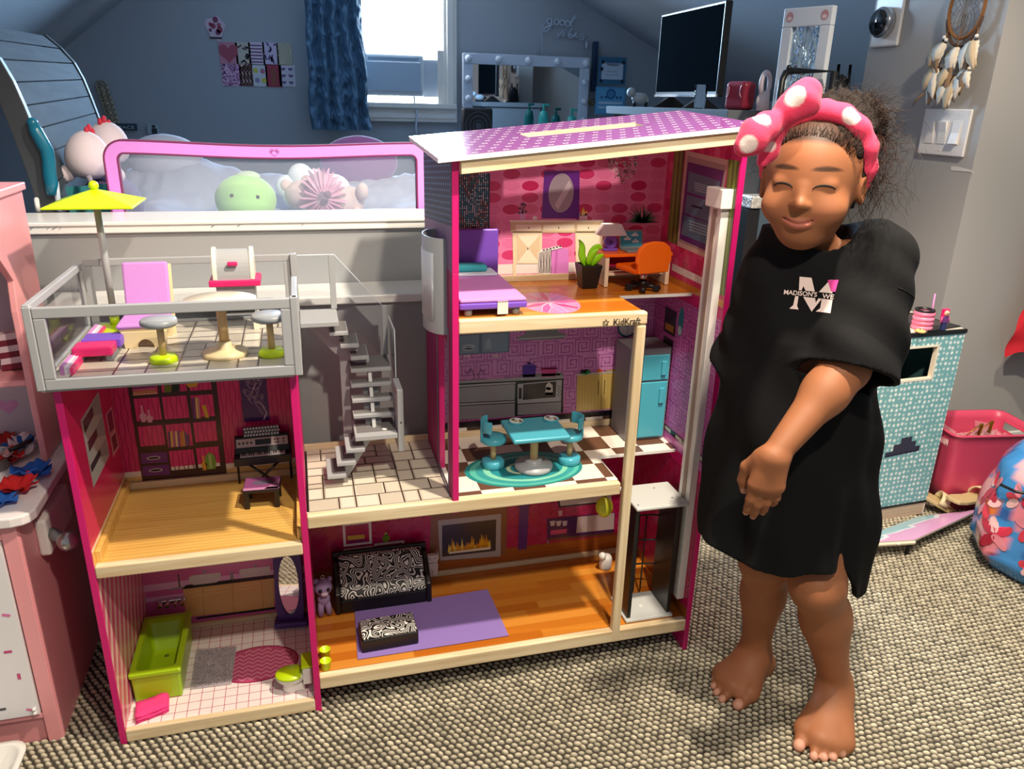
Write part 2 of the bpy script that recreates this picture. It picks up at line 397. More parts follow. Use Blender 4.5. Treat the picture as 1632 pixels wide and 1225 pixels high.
# ---- corner post and its rail with the maker's mark
b = MB(); b.box(1.007, 1.0265, -.0022, .0155, .0553, .7894); b.build('post', pine_v, DH, bevel=.0035)
b = MB(); b.box(1.0055, 1.0275, -.0022, .017, .7894, .8152); b.build('post', pine, DH, bevel=.004, label='pine corner block at the end of the top rail')
def text_mesh(s, size, font_shear=0, res=3):
    c = bpy.data.curves.new('lettering', 'FONT'); c.body = s; c.size = size; c.resolution_u = res; c.align_x = 'LEFT'; c.shear = font_shear; c.offset = size*.018
    o = bpy.data.objects.new('lettering_tmp', c); COL.objects.link(o); dg = bpy.context.evaluated_depsgraph_get()
    me = bpy.data.meshes.new_from_object(o.evaluated_get(dg)); bpy.data.objects.remove(o); bpy.data.curves.remove(c); return me
def lettering(name, s, size, o, u, v, m, parent=None, fit=None, shear=0, thick=0):
    """flat lettering lying in the plane (u, v) at o; fit = wanted width"""
    me = text_mesh(s, size, shear); u, v, o = Vector(u), Vector(v), Vector(o); n = u.cross(v)
    xs = [q.co.x for q in me.vertices]; k = fit/(max(xs)-min(xs)) if fit else 1; x0 = min(xs)
    for q in me.vertices: q.co = o + u*((q.co.x-x0)*k) + v*q.co.y + n*.0004
    ob = bpy.data.objects.new(name, me); COL.objects.link(ob); me.materials.append(m)
    if parent is not None: ob.parent = parent
    if thick: md = ob.modifiers.new('s', 'SOLIDIFY'); md.thickness = thick; md.offset = 1
    return ob
ink = mat('brown_ink', '3a2a22', .6)
a, c = P(978, 518, Y=-.0012), P(1019, 513, Y=-.0012)
lettering('lettering', 'KidKraft', .0175, (a.x-.001, -.0024, a.z+.0005), (1, 0, 0), (0, 0, 1), ink, DH, fit=(c.x-a.x)*1.06)
st = Print((0, -.0026, 0), (1, 0, 0), (0, 0, 1)); sc = P(965, 514, Y=-.0012); ro, ri, wd = .0066, .0029, .0014
for k in range(5):
    t = R(90+72*k); t1, t2 = t-R(36), t+R(36)
    st.line([(sc.x+ri*math.cos(t1), sc.z+ri*math.sin(t1)), (sc.x+ro*.92*math.cos(t-.12), sc.z+ro*.92*math.sin(t-.12))], wd, '3a2a22')
    st.line([(sc.x+ri*math.cos(t2), sc.z+ri*math.sin(t2)), (sc.x+ro*.92*math.cos(t+.12), sc.z+ro*.92*math.sin(t+.12))], wd, '3a2a22')
st.build('emblem', DH)
# ---- roof
roofm = mat('purple_roof_print', '9a4494', .16, spec=.6, coat=.5)
b = MB(); xr0, xr1, y0, y1 = .622, 1.214, -.022, .312
q = [(xr0, y0), (xr1, y0), (xr1, y1), (xr0, y1)]
def slab(b, q, t0, t1):
    A = [b.bm.verts.new((x, y, roof_z(x, y)+t0)) for x, y in q]; B = [b.bm.verts.new((x, y, roof_z(x, y)+t1)) for x, y in q]; n = len(q)
    b._f(A[::-1]); top = b._f(B)
    for i in range(n): b._f([A[i], A[(i+1) % n], B[(i+1) % n], B[i]])
    return top
# four strips round the skylight slot
s0, s1, t0, t1 = .815, 1.048, .122, .175
for strip in ([(xr0, y0), (xr1, y0), (xr1, t0), (xr0, t0)], [(xr0, t1), (xr1, t1), (xr1, y1), (xr0, y1)], [(xr0, t0), (s0, t0), (s0, t1), (xr0, t1)], [(s1, t0), (xr1, t0), (xr1, t1), (s1, t1)]):
    b.m(0); f = slab(b, strip, -.008, 0); f.material_index = 1
b.build('roof', [mat('white_roof_edge', 'f0ede6', .35), roofm], DH)
b = MB(); slab(b, [(.662, -.016), (1.186, -.016), (1.186, .0), (.662, .0)], -.031, -.0082); b.build('roof_fascia', pine, DH, bevel=.001)
b = MB(); slab(b, [(s0, t1-.004), (s1, t1-.004), (s1, t1), (s0, t1)], -.0079, .0012); b.build('skylight_trim', pine, DH)
b = MB(); b.col('ffffff')
for i in range(23):
    for j in range(10):
        x = .635+i*.0262+(j % 2)*.0131; y = -.006+j*.0335
        if x > 1.205 or (s0-.012 < x < s1+.012 and t0-.008 < y < t1+.008): continue
        for dx, dy, rx, ry in ((-.0030, 0, .0026, .0026), (.0030, 0, .0026, .0026), (0, 0, .0024, .0011)):
            b.poly([(x+dx+rx*math.cos(R(60*k)), y+dy+ry*math.sin(R(60*k)), roof_z(x+dx+rx*math.cos(R(60*k)), y+dy+ry*math.sin(R(60*k)))+.0004) for k in range(6)])
b.build('roof_pattern', PRINT, DH, fix=False, kind='stuff')
# ---- outside of the hall wall: dotted tiles over plum, door casing, half-round bay
pr = Print((.649, 0, 0), (0, -1, 0), (0, 0, 1))
pr.poly([(-D, .4532), (-.148, .4532), (-.148, .9), (-D, .9)], 'a02a68').poly([(-.148, .76), (-.05, .76), (-.05, .9), (-.148, .9)], 'a02a68').poly([(-.05, .4532), (-.001, .4532), (-.001, .9), (-.05, .9)], 'a02a68').poly([(-D, .9), (-.001, .9), (-.001, .99), (-D, .955)], '8d6f9c')
pr.up().poly([(-D, .955), (-.001, .982), (-.001, 1.088), (-D, 1.105)], '26335c')
pr.up()
for i in range(15):
    for j in range(13):
        y = -.298+i*.0203+(j % 2)*.010; z = .966+j*.0105+.027*(1+y/.3)-.004
        if z < 1.086 and y < -.006: pr.ell(y, z, .0042, .0022, '86a8dc', 6)
pr.up().frame(-.165, .4545, -.035, .79, .012, '8a7f90')
pr.build('wall_print', DH, mat('matt_print', 'ffffff', .55, attr=True, spec=.25))
b = MB(); b.box(.6492, .6508, .1475, .1492, .4545, .76); b.build('door_casing', magenta, DH)
bay = []
for t, (r, z0, z1) in enumerate(((.043, .775, .952),)):
    b = MB(); yc = .112; seg = 20; R0, R1 = r, r-.004
    for z in (0,):
        def arc(rr, z): return [(.649-rr*.80*math.sin(math.pi*k/seg), yc+.062/.043*rr*math.cos(math.pi*k/seg), z) for k in range(seg+1)]
        b.rings([arc(R0, z0), arc(R0, z1), arc(R1, z1), arc(R1, z0)], close=False, caps=False)
        b._f([b.bm.verts.new(p) for p in arc(R1, z0+.004)])
    o = b.build('bay_balcony', grey_pl, DH)
    b = MB()
    b.rings([[(.649-(R0+.0012)*.80*math.sin(R(a)), yc+.062/.043*(R0+.0012)*math.cos(R(a)), z) for a in range(40, 141, 10)] for z in (.80, .925)], close=False, caps=False)
    b.build('bay_panel', mat('pale_grey_panel', 'c7ccd6', .3), o, solid=.001)
# ---- balcony: grey frame with clear panes round the roof terrace
b = MB(); b.box(-.012, .372, -.018, .291, .735, .757); b.build('floor_board', grey_pl, DH, bevel=.001, label='grey terrace floor board')
bal = bpy.data.objects.new('balcony_frame', None); COL.objects.link(bal); bal.parent = DH
def frame_panel(axis, c0, c1, a0, a1, z0, z1, w, wb, name='frame'):
    b = MB()
    for (p0, p1, q0, q1) in ((a0, a1, z0, z0+wb), (a0, a1, z1-w, z1), (a0, a0+w, z0+wb, z1-w), (a1-w, a1, z0+wb, z1-w)):
        if axis == 'y': b.box(p0, p1, c0, c1, q0, q1)
        else: b.box(c0, c1, p0, p1, q0, q1)
    return b.build(name, grey_pl, bal, bevel=.0016)
frame_panel('y', -.031, -.021, -.003, .375, .742, .875, .017, .018)
frame_panel('y', .292, .300, -.003, .375, .749, .887, .014, .014)
frame_panel('x', -.015, -.005, -.031, .300, .742, .880, .013, .018)
frame_panel('x', .376, .386, -.031, .130, .742, .877, .013, .018)
pieces('corner_post', ((-.0155, -.0035, -.0325, -.019, .742, .877), (.374, .3865, -.0325, -.019, .742, .877), (.3745, .3865, .283, .2995, .749, .889)), grey_pl, bal, .0015)
for bx in ((.012, .360, -.027, -.0255, .758, .860), (.010, .362, .2952, .2966, .762, .874), (-.0108, -.0094, -.018, .287, .758, .868), (.3802, .3816, -.018, .117, .758, .865)):
    b = MB(); b.box(*bx); b.build('pane', clear, bal)
# ---- staircase
ST = bpy.data.objects.new('staircase', None); COL.objects.link(ST); ST.parent = DH
def tread(x0, x1, y0, y1, z, t=.0075, nm='tread'):
    b = MB(); b.box(x0, x1, y0, y1, z-t, z); return b.build(nm, grey_pl, ST, bevel=.0012)
for k, x in enumerate((.417, .437, .456)): tread(x, x+.037, .105, .188, .480+.0267*k)
tread(.475, .558, .104, .192, .560, .010, 'landing')
for k, y in enumerate((.149, .167, .184)): tread(.476, .559, y, y+.030, .587+.0267*k)
tread(.478, .560, .200, .286, .667, .0075, 'landing')
for k, x in enumerate((.479, .460, .440)): tread(x, x+.037, .202, .286, .693+.0267*k)
tread(.386, .459, .183, .287, .7735, .010, 'landing')
tr_dark = mat('grip_strip', '6f6c6c', .8)
b = MB()
for k, x in enumerate((.417, .437, .456)): b.box(x+.009, x+.036, .120, .186, .480+.0267*k, .4804+.0267*k)
for k, y in enumerate((.149, .167, .184)): b.box(.478, .557, y+.009, y+.029, .587+.0267*k, .5874+.0267*k)
for k, x in enumerate((.479, .460, .440)): b.box(x+.002, x+.035, .210, .284, .693+.0267*k, .6934+.0267*k)
b.box(.480, .556, .122, .188, .560, .5604); b.box(.480, .558, .208, .284, .667, .6674)
b.build('grip', tr_dark, ST, kind='stuff')
b = MB()                                                     # stringers under the three flights
b.prism([(.425, .4535), (.458, .4535), (.517, .549), (.478, .549)], .142, .150, 'xz')
b.prism([(.140, .553), (.165, .553), (.232, .660), (.205, .660)], .512, .520, 'yz')
b.prism([(.420, .763), (.388, .763), (.450, .690), (.512, .655), (.520, .672)], .240, .248, 'xz')
b.box(.459, .477, .246, .252, .4535, .70)
b.build('stringer', grey_pl, ST, bevel=.001)
b = MB()
for k, y in enumerate((.158, .176, .193)): b.box(.500, .532, y+.004, y+.008, .560+.0267*k, .580+.0267*k)
b.build('riser_block', grey_dk, ST)
pieces('post', ((.449, .461, .280, .2875, .774, .8865), (.552, .563, .280, .287, .668, .777)), grey_pl, ST, .001)
b = MB(); b.box(.559, .571, .104, .176, .520, .652); b.build('rail_panel', grey_pl, ST, bevel=.0015)
b = MB(); b.cyl((.565, .1039, .583), (.565, .1034, .583), .0016, seg=10); b.build('bolt', black_pl, ST)
b = MB(); b.cyl((.535, .130, .5602), (.535, .130, .5614), .005, seg=16); b.build('button', white_pl, ST)
b = MB(); b.box(.388, .449, .2835, .285, .774, .8865); b.build('pane', clear, ST)
b = MB(); b.prism([(.461, .770), (.461, .886), (.552, .778), (.552, .664)], .2835, .285, 'xz'); b.build('pane', clear, ST)
b = MB(); b.box(.5655, .5668, .180, .284, .652, .752); b.build('pane', clear, ST)
edge_hl = mat('acrylic_edge', 'e2edf6', .15)
b = MB(); b.box(.388, .449, .2833, .2852, .8855, .8870); b.prism([(.461, .8852), (.461, .8868), (.552, .7788), (.552, .7772)], .2833, .2852, 'xz'); b.box(.5653, .567, .1785, .1802, .652, .752); b.box(.5653, .567, .180, .284, .7512, .7528)
b.build('pane_edge', edge_hl, ST)
# ---- lift: white guide post, open car with black sides
b = MB(); b.box(1.171, 1.1875, .020, .066, .128, 1.010); b.build('lift_guide', white_pl, DH, bevel=.001)
b = MB(); b.box(1.164, 1.1875, .012, .074, 1.003, 1.040); b.build('lift_guide_cap', white_pl, DH, bevel=.002)
b = MB(); b.box(1.1695, 1.1712, .036, .050, .13, 1.0); b.build('lift_slot', mat('groove', 'a08a80', .6), DH)
EL = bpy.data.objects.new('lift_car', None); COL.objects.link(EL); EL.parent = DH
lg = mat('lift_grey', 'c9ccca', .35)
b = MB(); b.box(1.047, 1.163, .016, .112, .0855, .0935); b.build('platform', lg, EL, bevel=.003)
b = MB(); b.box(1.049, 1.171, .014, .120, .371, .379); b.build('roof', lg, EL, bevel=.003)
b = MB(); b.box(1.052, 1.061, .024, .108, .0935, .371); b.build('side_wall', black_pl, EL, bevel=.001)
b = MB(); b.box(1.149, 1.158, .024, .108, .0935, .371); b.build('side_wall', black_pl, EL, bevel=.001)
b = MB()
for z in (.17, .235, .300): b.tube([(1.106-.044*math.cos(math.pi*k/10), .104+.012*math.sin(math.pi*k/10), z) for k in range(11)], .0022, 6)
for x in (1.088, 1.106, 1.124): b.cyl((x, .115, .0935), (x, .115, .300), .0020, seg=6)
b.build('cage', black_pl, EL)
b = MB(); b.box(1.158, 1.170, .05, .075, .19, .245); b.build('slide', black_pl, EL, bevel=.002)
b = MB(); b.cyl((1.102, .06, .0936), (1.102, .06, .0946), .0045, seg=14)
b.build('cap', white_pl, EL)
for x, y in ((1.125, .095), (1.145, .045), (1.058, .03)): b = MB(); b.cyl((x, y, .379), (x, y, .3796), .0022, seg=10); b.build('screw', tr_dark, EL)
b = MB(); b.cyl((1.149, .066, .345), (1.1485, .066, .345), .004, seg=12); b.build('magnet', chrome, EL)
# ================================================================== PRINTED WALLS AND FLOORS OF THE DOLL HOUSE
def wavy_lines(pr, x0, x1, z0, z1, step, w, c, amp=.0016, per=.055):
    x = x0; k = 0
    while x < x1:
        n = max(4, int((z1-z0)/.008)); ph = (k % 2)*math.pi
        pr.line([(x+amp*math.sin(2*math.pi*(z0+(z1-z0)*i/n)/per+ph), z0+(z1-z0)*i/n) for i in range(n+1)], w, c); x += step; k += 1
def ovals(pr, x0, x1, z0, z1, sx=.0415, sz=.0243, seed=1):
    rng = random.Random(seed); j = 0; z = z0
    while z < z1:
        x = x0 + (j % 2)*sx*0; i = 0
        while x < x1+sx:
            k = (i*2+j*3+rng.randint(0, 1)) % 4
            if k in (0, 2) and j % 2 == 0 or k == 1: pr.ell(x, z, .0188, .0105, ('c81f5e', 'd23a72', 'dd6a92')[k % 3], 18)
            else:
                for q in range(5):
                    zz = -.0085+q*.0042; hw = .0185*math.sqrt(max(0, 1-(zz/.0105)**2)); pr.line([(x-hw, z+zz), (x+hw, z+zz)], .0007, 'cf2f70')
            x += sx; i += 1
        z += sz; j += 1
def quat(pr, x0, x1, z0, z1, s=.058, c='d84a86', w=.0014):
    """rows of nested lobed lattice lines"""
    j = 0; z = z0
    while z < z1+s:
        x = x0+(j % 2)*s/2
        while x < x1+s:
            for k, w_ in ((1.0, w), (.62, w*.9)):
                pts = []
                for i in range(49):
                    t = 2*math.pi*i/48; r = s*.5*k*(.82+.18*math.cos(4*t)+.05*math.cos(8*t)); pts.append((x+r*math.cos(t), z+r*1.05*math.sin(t)))
                pr.line(pts, w_, c)
            x += s
        z += s*.5; j += 1
def greek(pr, x0, x1, z0, z1, s=.040, c='cb74c0', w=.0030):
    pts = [(0, 0), (0, 1), (1, 1), (1, .18), (.22, .18), (.22, .8), (.78, .8), (.78, .40), (.45, .40), (.45, .6)]
    j = 0; z = z0
    while z < z1:
        x = x0-(j % 2)*s*.6; i = 0
        while x < x1:
            f = [(lambda u, v: (u, v)), (lambda u, v: (1-u, v)), (lambda u, v: (v, u)), (lambda u, v: (u, 1-v))][(i+j*2) % 4]
            pr.line([(x+s*.9*f(*p)[0], z+s*.9*f(*p)[1]) for p in pts], w, c); x += s*1.05; i += 1
        z += s*1.0; j += 1
def q4(f, z, *pts): return [f(z(*p)) for p in pts]
# ------------------------------------------------ bedroom, back wall
B = back_print(); B.clip = (.662, .8143, 1.1875, 1.2)
B.hp = [(-.1033, 1, 1.096-.1033*.622+.055*(D+.02)-.009)]
B.rect(.66, .8, 1.19, 1.2, 'ee84b4').up(); ovals(B, .668, 1.19, .872, 1.18); B.up()
z6 = zf(680, 200, 3.138)
B.rect(.66, .83, 1.19, .852, 'efe6e2').rect(.66, .8, 1.19, .8305, 'e7a6c4').up()
for k in range(24): B.poly([(.66+.023*k, .8), (.668+.023*k, .8), (.664+.023*k, .8305), (.656+.023*k, .8305)], 'd98ab2')
B.up()
a, c = BW(z6(163, 515)), BW(z6(310, 238)); B.rect(a[0]-.003, a[1], c[0]+.003, c[1], '2c3a44').up()
rng = random.Random(5)
for i in range(14):
    for j in range(28):
        x = a[0]+(c[0]-a[0])*(i+.5)/14; z = a[1]+(c[1]-a[1])*(j+.5)/28; t = j/28+.25*math.sin(i*.4)
        col = rng.choice(('3fa5ac', '5fc0c4', 'e3f6f4', '2f8a96', 'ffffff')) if .28 < t < .8 else rng.choice(('c8604a', 'e6b09a', '4da0a6', '7a5a50', 'f6eadc'))
        B.ell(x, z, .0013, .0016, col, 6)
B.poly(q4(BW, z6, (588, 227), (765, 227), (762, 465), (574, 463)), '6d2c93')
B.up(); m0 = BW(z6(672, 337)); rx = BW(z6(734, 337))[0]-m0[0]; rzz = m0[1]-BW(z6(672, 434))[1]
B.ell(m0[0], m0[1], rx, rzz, 'b7a9b4', 36).up().ell(m0[0], m0[1], rx*.94, rzz*.95, 'a99ba7', 36)
B.up().poly([(m0[0]-rx*.5, m0[1]-rzz*.62), (m0[0]-rx*.2, m0[1]-rzz*.84), (m0[0]+rx*.82, m0[1]+rzz*.35), (m0[0]+rx*.6, m0[1]+rzz*.66)], 'cfc4cc')
cream, tan = 'ead9b4', 'd8c39a'
B.poly(q4(BW, z6, (418, 478), (880, 478), (880, 535), (420, 535)), tan).poly(q4(BW, z6, (428, 530), (577, 530), (575, 690), (432, 690)), cream).poly(q4(BW, z6, (742, 530), (880, 530), (880, 690), (745, 690)), cream)
for x0, x1 in ((428, 448), (556, 572), (745, 762)): B.poly(q4(BW, z6, (x0, 690), (x1, 690), (x1-4, 750), (x0+4, 750)), cream)
B.up()
for x0, x1 in ((445, 572), (582, 738), (752, 865)):
    B.poly(q4(BW, z6, (x0, 495), (x1, 495), (x1, 525), (x0, 525)), 'f3e8cd')
B.poly(q4(BW, z6, (450, 545), (565, 545), (562, 685), (452, 685)), 'f3e8cd').poly(q4(BW, z6, (752, 545), (866, 545), (866, 685), (755, 685)), 'f3e8cd').poly(q4(BW, z6, (414, 472), (884, 472), (884, 482), (414, 482)), 'f5ecd6')
B.up()
B.poly(q4(BW, z6, (450, 545), (508, 612), (452, 685)), 'ddc9a4').poly(q4(BW, z6, (565, 545), (508, 612), (562, 685)), 'ddc9a4')
for x in (510, 660, 808): q = BW(z6(x, 511)); B.ell(q[0], q[1], .0014, .002, '4a4038', 10)
q = BW(z6(505, 615)); B.ell(q[0], q[1], .0012, .003, '5a5046', 10)
B.poly(q4(BW, z6, (466, 430), (494, 430), (490, 474), (468, 474)), 'd9a8cf')
for dx, h in ((-14, 62), (-6, 80), (3, 85), (12, 78), (-18, 40), (16, 45)):
    B.line([BW(z6(480, 440)), BW(z6(480+dx, 475-h))], .0012, '6b5a62'); q = BW(z6(480+dx, 475-h)); B.ell(q[0], q[1], .002, .003, '4d3f4a', 8)
q = BW(z6(540, 461)); B.ell(q[0], q[1], .006, .0038, 'efe4e6', 14)
B.poly(q4(BW, z6, (762, 440), (802, 440), (802, 470), (762, 470)), 'e9b9c8').poly(q4(BW, z6, (765, 450), (775, 420), (785, 405), (790, 430), (803, 425), (800, 450)), 'f2b23a')
B.up().poly(q4(BW, z6, (772, 450), (780, 430), (786, 420), (790, 445)), 'fbe9a0')
# string-of-pearls chandelier and the spiky plant
for i in range(300):
    x = rng.uniform(907, 1052); t = abs(x-980)/73; y = rng.uniform(112, 290-70*t**1.5); p = BW(z6(x, y)); B.ell(p[0], p[1], .0017, .0017, rng.choice(('e8cdd2', 'f4e3e2', 'cfa3ae', 'b88894')), 7)
for i in range(26):
    t = R(180*i/25); L = rng.uniform(60, 100); x0, y0 = z6(1078, 478), 0
    b0 = Vector(BW(z6(1078+rng.uniform(-14, 14), 482))); b1 = Vector(BW(z6(1078+L*1.05*math.cos(t), 474-L*abs(math.sin(t))*1.0+8))); d = (b1-b0).normalized(); n_ = Vector((-d.y, d.x))*.0028
    B.poly([b0-n_, b1, b0+n_], rng.choice(('2f5a3a', '3f6e48', '24452e', '56804e')))
# bag hanging by the console: zebra folds and lilac
zz = zf(840, 320, 6.528)
B.up().poly(q4(BW, zz, (112, 540), (150, 505), (260, 478), (352, 462), (362, 492), (252, 522), (244, 768), (110, 748)), 'efe9e6').poly(q4(BW, zz, (250, 515), (372, 484), (430, 500), (430, 768), (246, 768)), 'd884cf')
B.up().poly(q4(BW, zz, (296, 505), (320, 498), (300, 768), (280, 768)), 'c56cbc')
for k in range(9):
    x = 120+k*15; B.poly(q4(BW, zz, (x+6, 535-k*4), (x+13, 532-k*4), (x+4+4*(k % 2), 650), (x+10, 750), (x+2, 748), (x-2, 640)), '1c1418')
for k in range(6): x = 160+k*34; B.poly(q4(BW, zz, (x, 508-k*8), (x+16, 502-k*8), (x+28, 512-k*8), (x+8, 520-k*8)), '1c1418')
B.build('wall_print', DH)
# ------------------------------------------------ bedroom, right wall
W = right_print(); W.clip = (-D, .8143, -.001, 1.2); zR = zf(1040, 220, 4.711)
W.hp = [(.055, 1, roof_z(1.188, 0)-.009)]
W.rect(-.4, .8, 0, 1.2, 'd33a70').up()
for i in range(9):
    for j in range(9): W.ell(-.3+i*.042+(j % 2)*.02, .86+j*.04, .012, .013, ('b92058', 'c22b62', 'dc5a88')[(i+j) % 3], 14)
W.up().poly(q4(RW, zR, (150, 940), (600, 1150), (600, 1215), (145, 990)), 'eadfdc').poly([(-D, .8143), (0, .8143), (0, .829), (-D, .829)], 'c98036').up()
W.poly(q4(RW, zR, (252, 92), (572, 165), (446, 920), (185, 805)), 'c9b0a6').up().poly(q4(RW, zR, (264, 130), (556, 205), (440, 880), (198, 775)), 'a58c8c').up().poly(q4(RW, zR, (268, 178), (540, 245), (436, 860), (205, 755)), '5c2a6e').up()
for quad in (((276, 250), (512, 322), (486, 474), (262, 402)), ((262, 424), (480, 486), (452, 640), (243, 560)), ((238, 575), (452, 646), (430, 806), (220, 722))): W.poly(q4(RW, zR, *quad), '587186')
W.up()
for base in (0, 1, 2, 3): W.poly(q4(RW, zR, (320, 330+base*18), (450, 365+base*18), (448, 374+base*18), (318, 339+base*18)), '8fb0c0').poly(q4(RW, zR, (278, 615+base*22), (430, 665+base*22), (428, 675+base*22), (276, 625+base*22)), '8fb0c0')
W.poly(q4(RW, zR, (298, 500), (375, 518), (373, 535), (296, 515)), '1f2c38')
for k in range(5):
    c = ('6f7a32', '8c9440', '59642a', '7d8838', '4f5a26')[k]
    W.poly(q4(RW, zR, (172+k*15, 55+k*4), (187+k*15, 59+k*4), (128+k*15, 775+k*6), (112+k*15, 768+k*6)), c).poly(q4(RW, zR, (575+k*16, 158+k*3), (591+k*16, 161+k*3), (496+k*13, 1172+k*4), (482+k*13, 1165+k*4)), c)
W.build('wall_print', DH)
# ------------------------------------------------ kitchen, back wall
K = back_print(); K.clip = (.662, .4535, 1.1875, .79); zK = zf(720, 510, 5.44)
K.rect(.6, .4, 1.2, .8, 'e49ad6').up(); greek(K, .66, 1.19, .475, .80); K.up()
K.rect(.66, .474, 1.19, .488, '15131c').rect(.66, .4532, 1.19, .4745, 'efe9e2').up()
for k in range(9): K.poly([(.66+.084*k, .4532), (.70+.084*k, .4532), (.695+.084*k, .4745), (.655+.084*k, .4745)], '4a3a32')
K.rect(.66, .4880, 1.02, .4905, 'b03a86').up()
st, st2, dk = 'a9adb2', 'c9cccf', '2a2a2e'
K.poly(q4(BW, zK, (60, 128), (500, 100), (497, 276), (60, 302)), '6d8296').up()
for quad in (((68, 136), (236, 126), (234, 282), (68, 292)), ((262, 124), (488, 110), (484, 268), (262, 280))): K.poly(q4(BW, zK, *quad), '8ba6ba')
K.up()
for x, y, rx_, ry_ in ((145, 240, 60, 14), (145, 222, 58, 12), (145, 255, 56, 14)): p = BW(zK(x, y)); K.ell(p[0], p[1], rx_/5.44*.00135, ry_/5.44*.00135, 'b9cdd8', 16)
K.poly(q4(BW, zK, (290, 250), (345, 246), (340, 180), (325, 160), (308, 160), (290, 190)), 'a7bfcc')
for x in (130, 380): K.poly(q4(BW, zK, (x-30, 305), (x+30, 302), (x+28, 312), (x-28, 315)), 'f1e4da')
K.poly(q4(BW, zK, (660, 60), (900, 50), (925, 100), (1002, 130), (960, 162), (590, 176), (556, 158), (640, 118)), '8c9196').up().poly(q4(BW, zK, (556, 158), (1002, 130), (985, 146), (590, 170)), 'b9bcc0')
K.poly(q4(BW, zK, (60, 525), (965, 472), (965, 505), (60, 548)), 'b3b3b5').poly(q4(BW, zK, (60, 548), (965, 505), (965, 800), (60, 868)), dk).up()
for quad, c in ((((60, 585), (548, 552), (545, 690), (60, 715)), st), (((60, 745), (545, 718), (545, 835), (60, 862)), st), (((60, 562), (552, 535), (552, 548), (60, 578)), st2), (((60, 722), (548, 698), (548, 710), (60, 738)), st2),
                (((572, 552), (955, 515), (945, 700), (568, 722)), st2), (((570, 730), (948, 706), (944, 800), (570, 820)), st)): K.poly(q4(BW, zK, *quad), c)
K.up().poly(q4(BW, zK, (618, 556), (905, 530), (898, 665), (614, 690)), '4a4644').poly(q4(BW, zK, (580, 585), (606, 583), (604, 680), (578, 682)), dk)
for j in range(3): p = BW(zK(930, 578+j*32)); K.ell(p[0], p[1], .0036, .0036, dk, 12); K.up().ell(p[0], p[1], .0023, .0023, 'e6e6e8', 12)
K.up().poly(q4(BW, zK, (600, 470), (965, 455), (965, 478), (600, 492)), '8d8e92')
K.poly(q4(BW, zK, (815, 560), (840, 535), (872, 560), (876, 645), (806, 645)), 'eeeae0').poly(q4(BW, zK, (806, 625), (876, 622), (876, 645), (806, 645)), 'b9c050').poly(q4(BW, zK, (815, 585), (830, 575), (862, 588), (850, 605), (820, 602)), '3a3a3a')
K.poly(q4(BW, zK, (612, 398), (730, 392), (722, 490), (614, 494)), '5a35a8').poly(q4(BW, zK, (645, 380), (700, 378), (730, 395), (612, 400)), '7a52c8')
p = BW(zK(671, 372)); K.ell(p[0], p[1], .003, .003, '2a1a50', 10)
K.poly(q4(BW, zK, (775, 418), (906, 412), (898, 486), (780, 490)), 'e0509a').poly(q4(BW, zK, (768, 412), (910, 404), (910, 420), (768, 426)), 'c23a84').poly(q4(BW, zK, (905, 452), (935, 450), (935, 474), (905, 476)), 'f0ecea')
for x in (165, 262):
    pts = [BW(zK(x-30+60*i/10*(1 if x < 200 else .8), 470-45*math.sin(math.pi*i/10))) for i in range(11)]; K.line(pts, .0016, '8b6a8e'); K.line([pts[0 if x > 200 else -1], BW(zK(x-30 if x > 200 else x+30, 510))], .002, '8b6a8e')
K.poly(q4(BW, zK, (1085, 478), (1500, 448), (1500, 756), (1076, 788)), 'e3c572').poly(q4(BW, zK, (1080, 465), (1500, 430), (1500, 450), (1080, 480)), 'd6cfc4').up()
for k in range(14): x = 1100+k*28; K.line([BW(zK(x, 480)), BW(zK(x-4, 775))], .0008, 'cfae58')
K.line([BW(zK(1300, 465)), BW(zK(1292, 770))], .0012, '8a6a30').line([BW(zK(1272, 525)), BW(zK(1265, 645))], .0018, '3a2c20').line([BW(zK(1325, 520)), BW(zK(1318, 640))], .0018, '3a2c20')
K.poly(q4(BW, zK, (1110, 462), (1190, 425), (1200, 455), (1160, 470)), '2f8a4e').poly(q4(BW, zK, (1255, 450), (1270, 418), (1300, 430), (1305, 448)), 'e2622c').poly(q4(BW, zK, (1120, 430), (1180, 425), (1160, 455), (1110, 455)), '3a2a3a').poly(q4(BW, zK, (1310, 440), (1480, 410), (1480, 440)), 'e0b060')
p = BW((1000, 520)); K.ell(p[0], p[1], .0255, .0255, '1f5f78', 36).up().ell(p[0], p[1], .0215, .0215, 'dfe6ea', 36).up()
for k in range(12): K.ell(p[0]+.0182*math.cos(R(30*k)), p[1]+.0182*math.sin(R(30*k)), .0009, .0009, '3a4a58', 6)
K.line([p, (p[0], p[1]-.016)], .001, '3a3f48').line([p, (p[0]-.011, p[1]+.003)], .001, '3a3f48')
K.build('wall_print', DH)
# ------------------------------------------------ kitchen, right wall
W = right_print(); W.clip = (-D, .4535, -.001, .789); W.rect(-.4, .4, 0, .8, 'd06ab6').up(); greek(W, -D, 0, .475, .80, c='b5489f')
W.up().rect(-D, .476, 0, .490, '2a2428').up()
for k in range(6): W.rect(-D+.055*k, .478, -D+.03+.055*k, .487, 'c9bfb8')
W.rect(-.245, .700, -.188, .758, '2b1a2a').rect(-.24, .50, -.192, .690, '2b1a2a').up()
for z0 in (.52, .56, .60, .64): W.rect(-.238, z0, -.194, z0+.004, '7a5a8a').rect(-.23, z0+.006, -.20, z0+.024, ('8a3a4a', '6a5a3a', '4a3a6a', '7a4a3a')[int((z0-.5)/.04) % 4])
W.rect(-.238, .706, -.196, .722, 'c07a2a').ell(-.166, .742, .012, .033, '2a7f94', 20).up().ell(-.168, .722, .009, .011, 'b9d0d8', 14)
W.build('wall_print', DH)
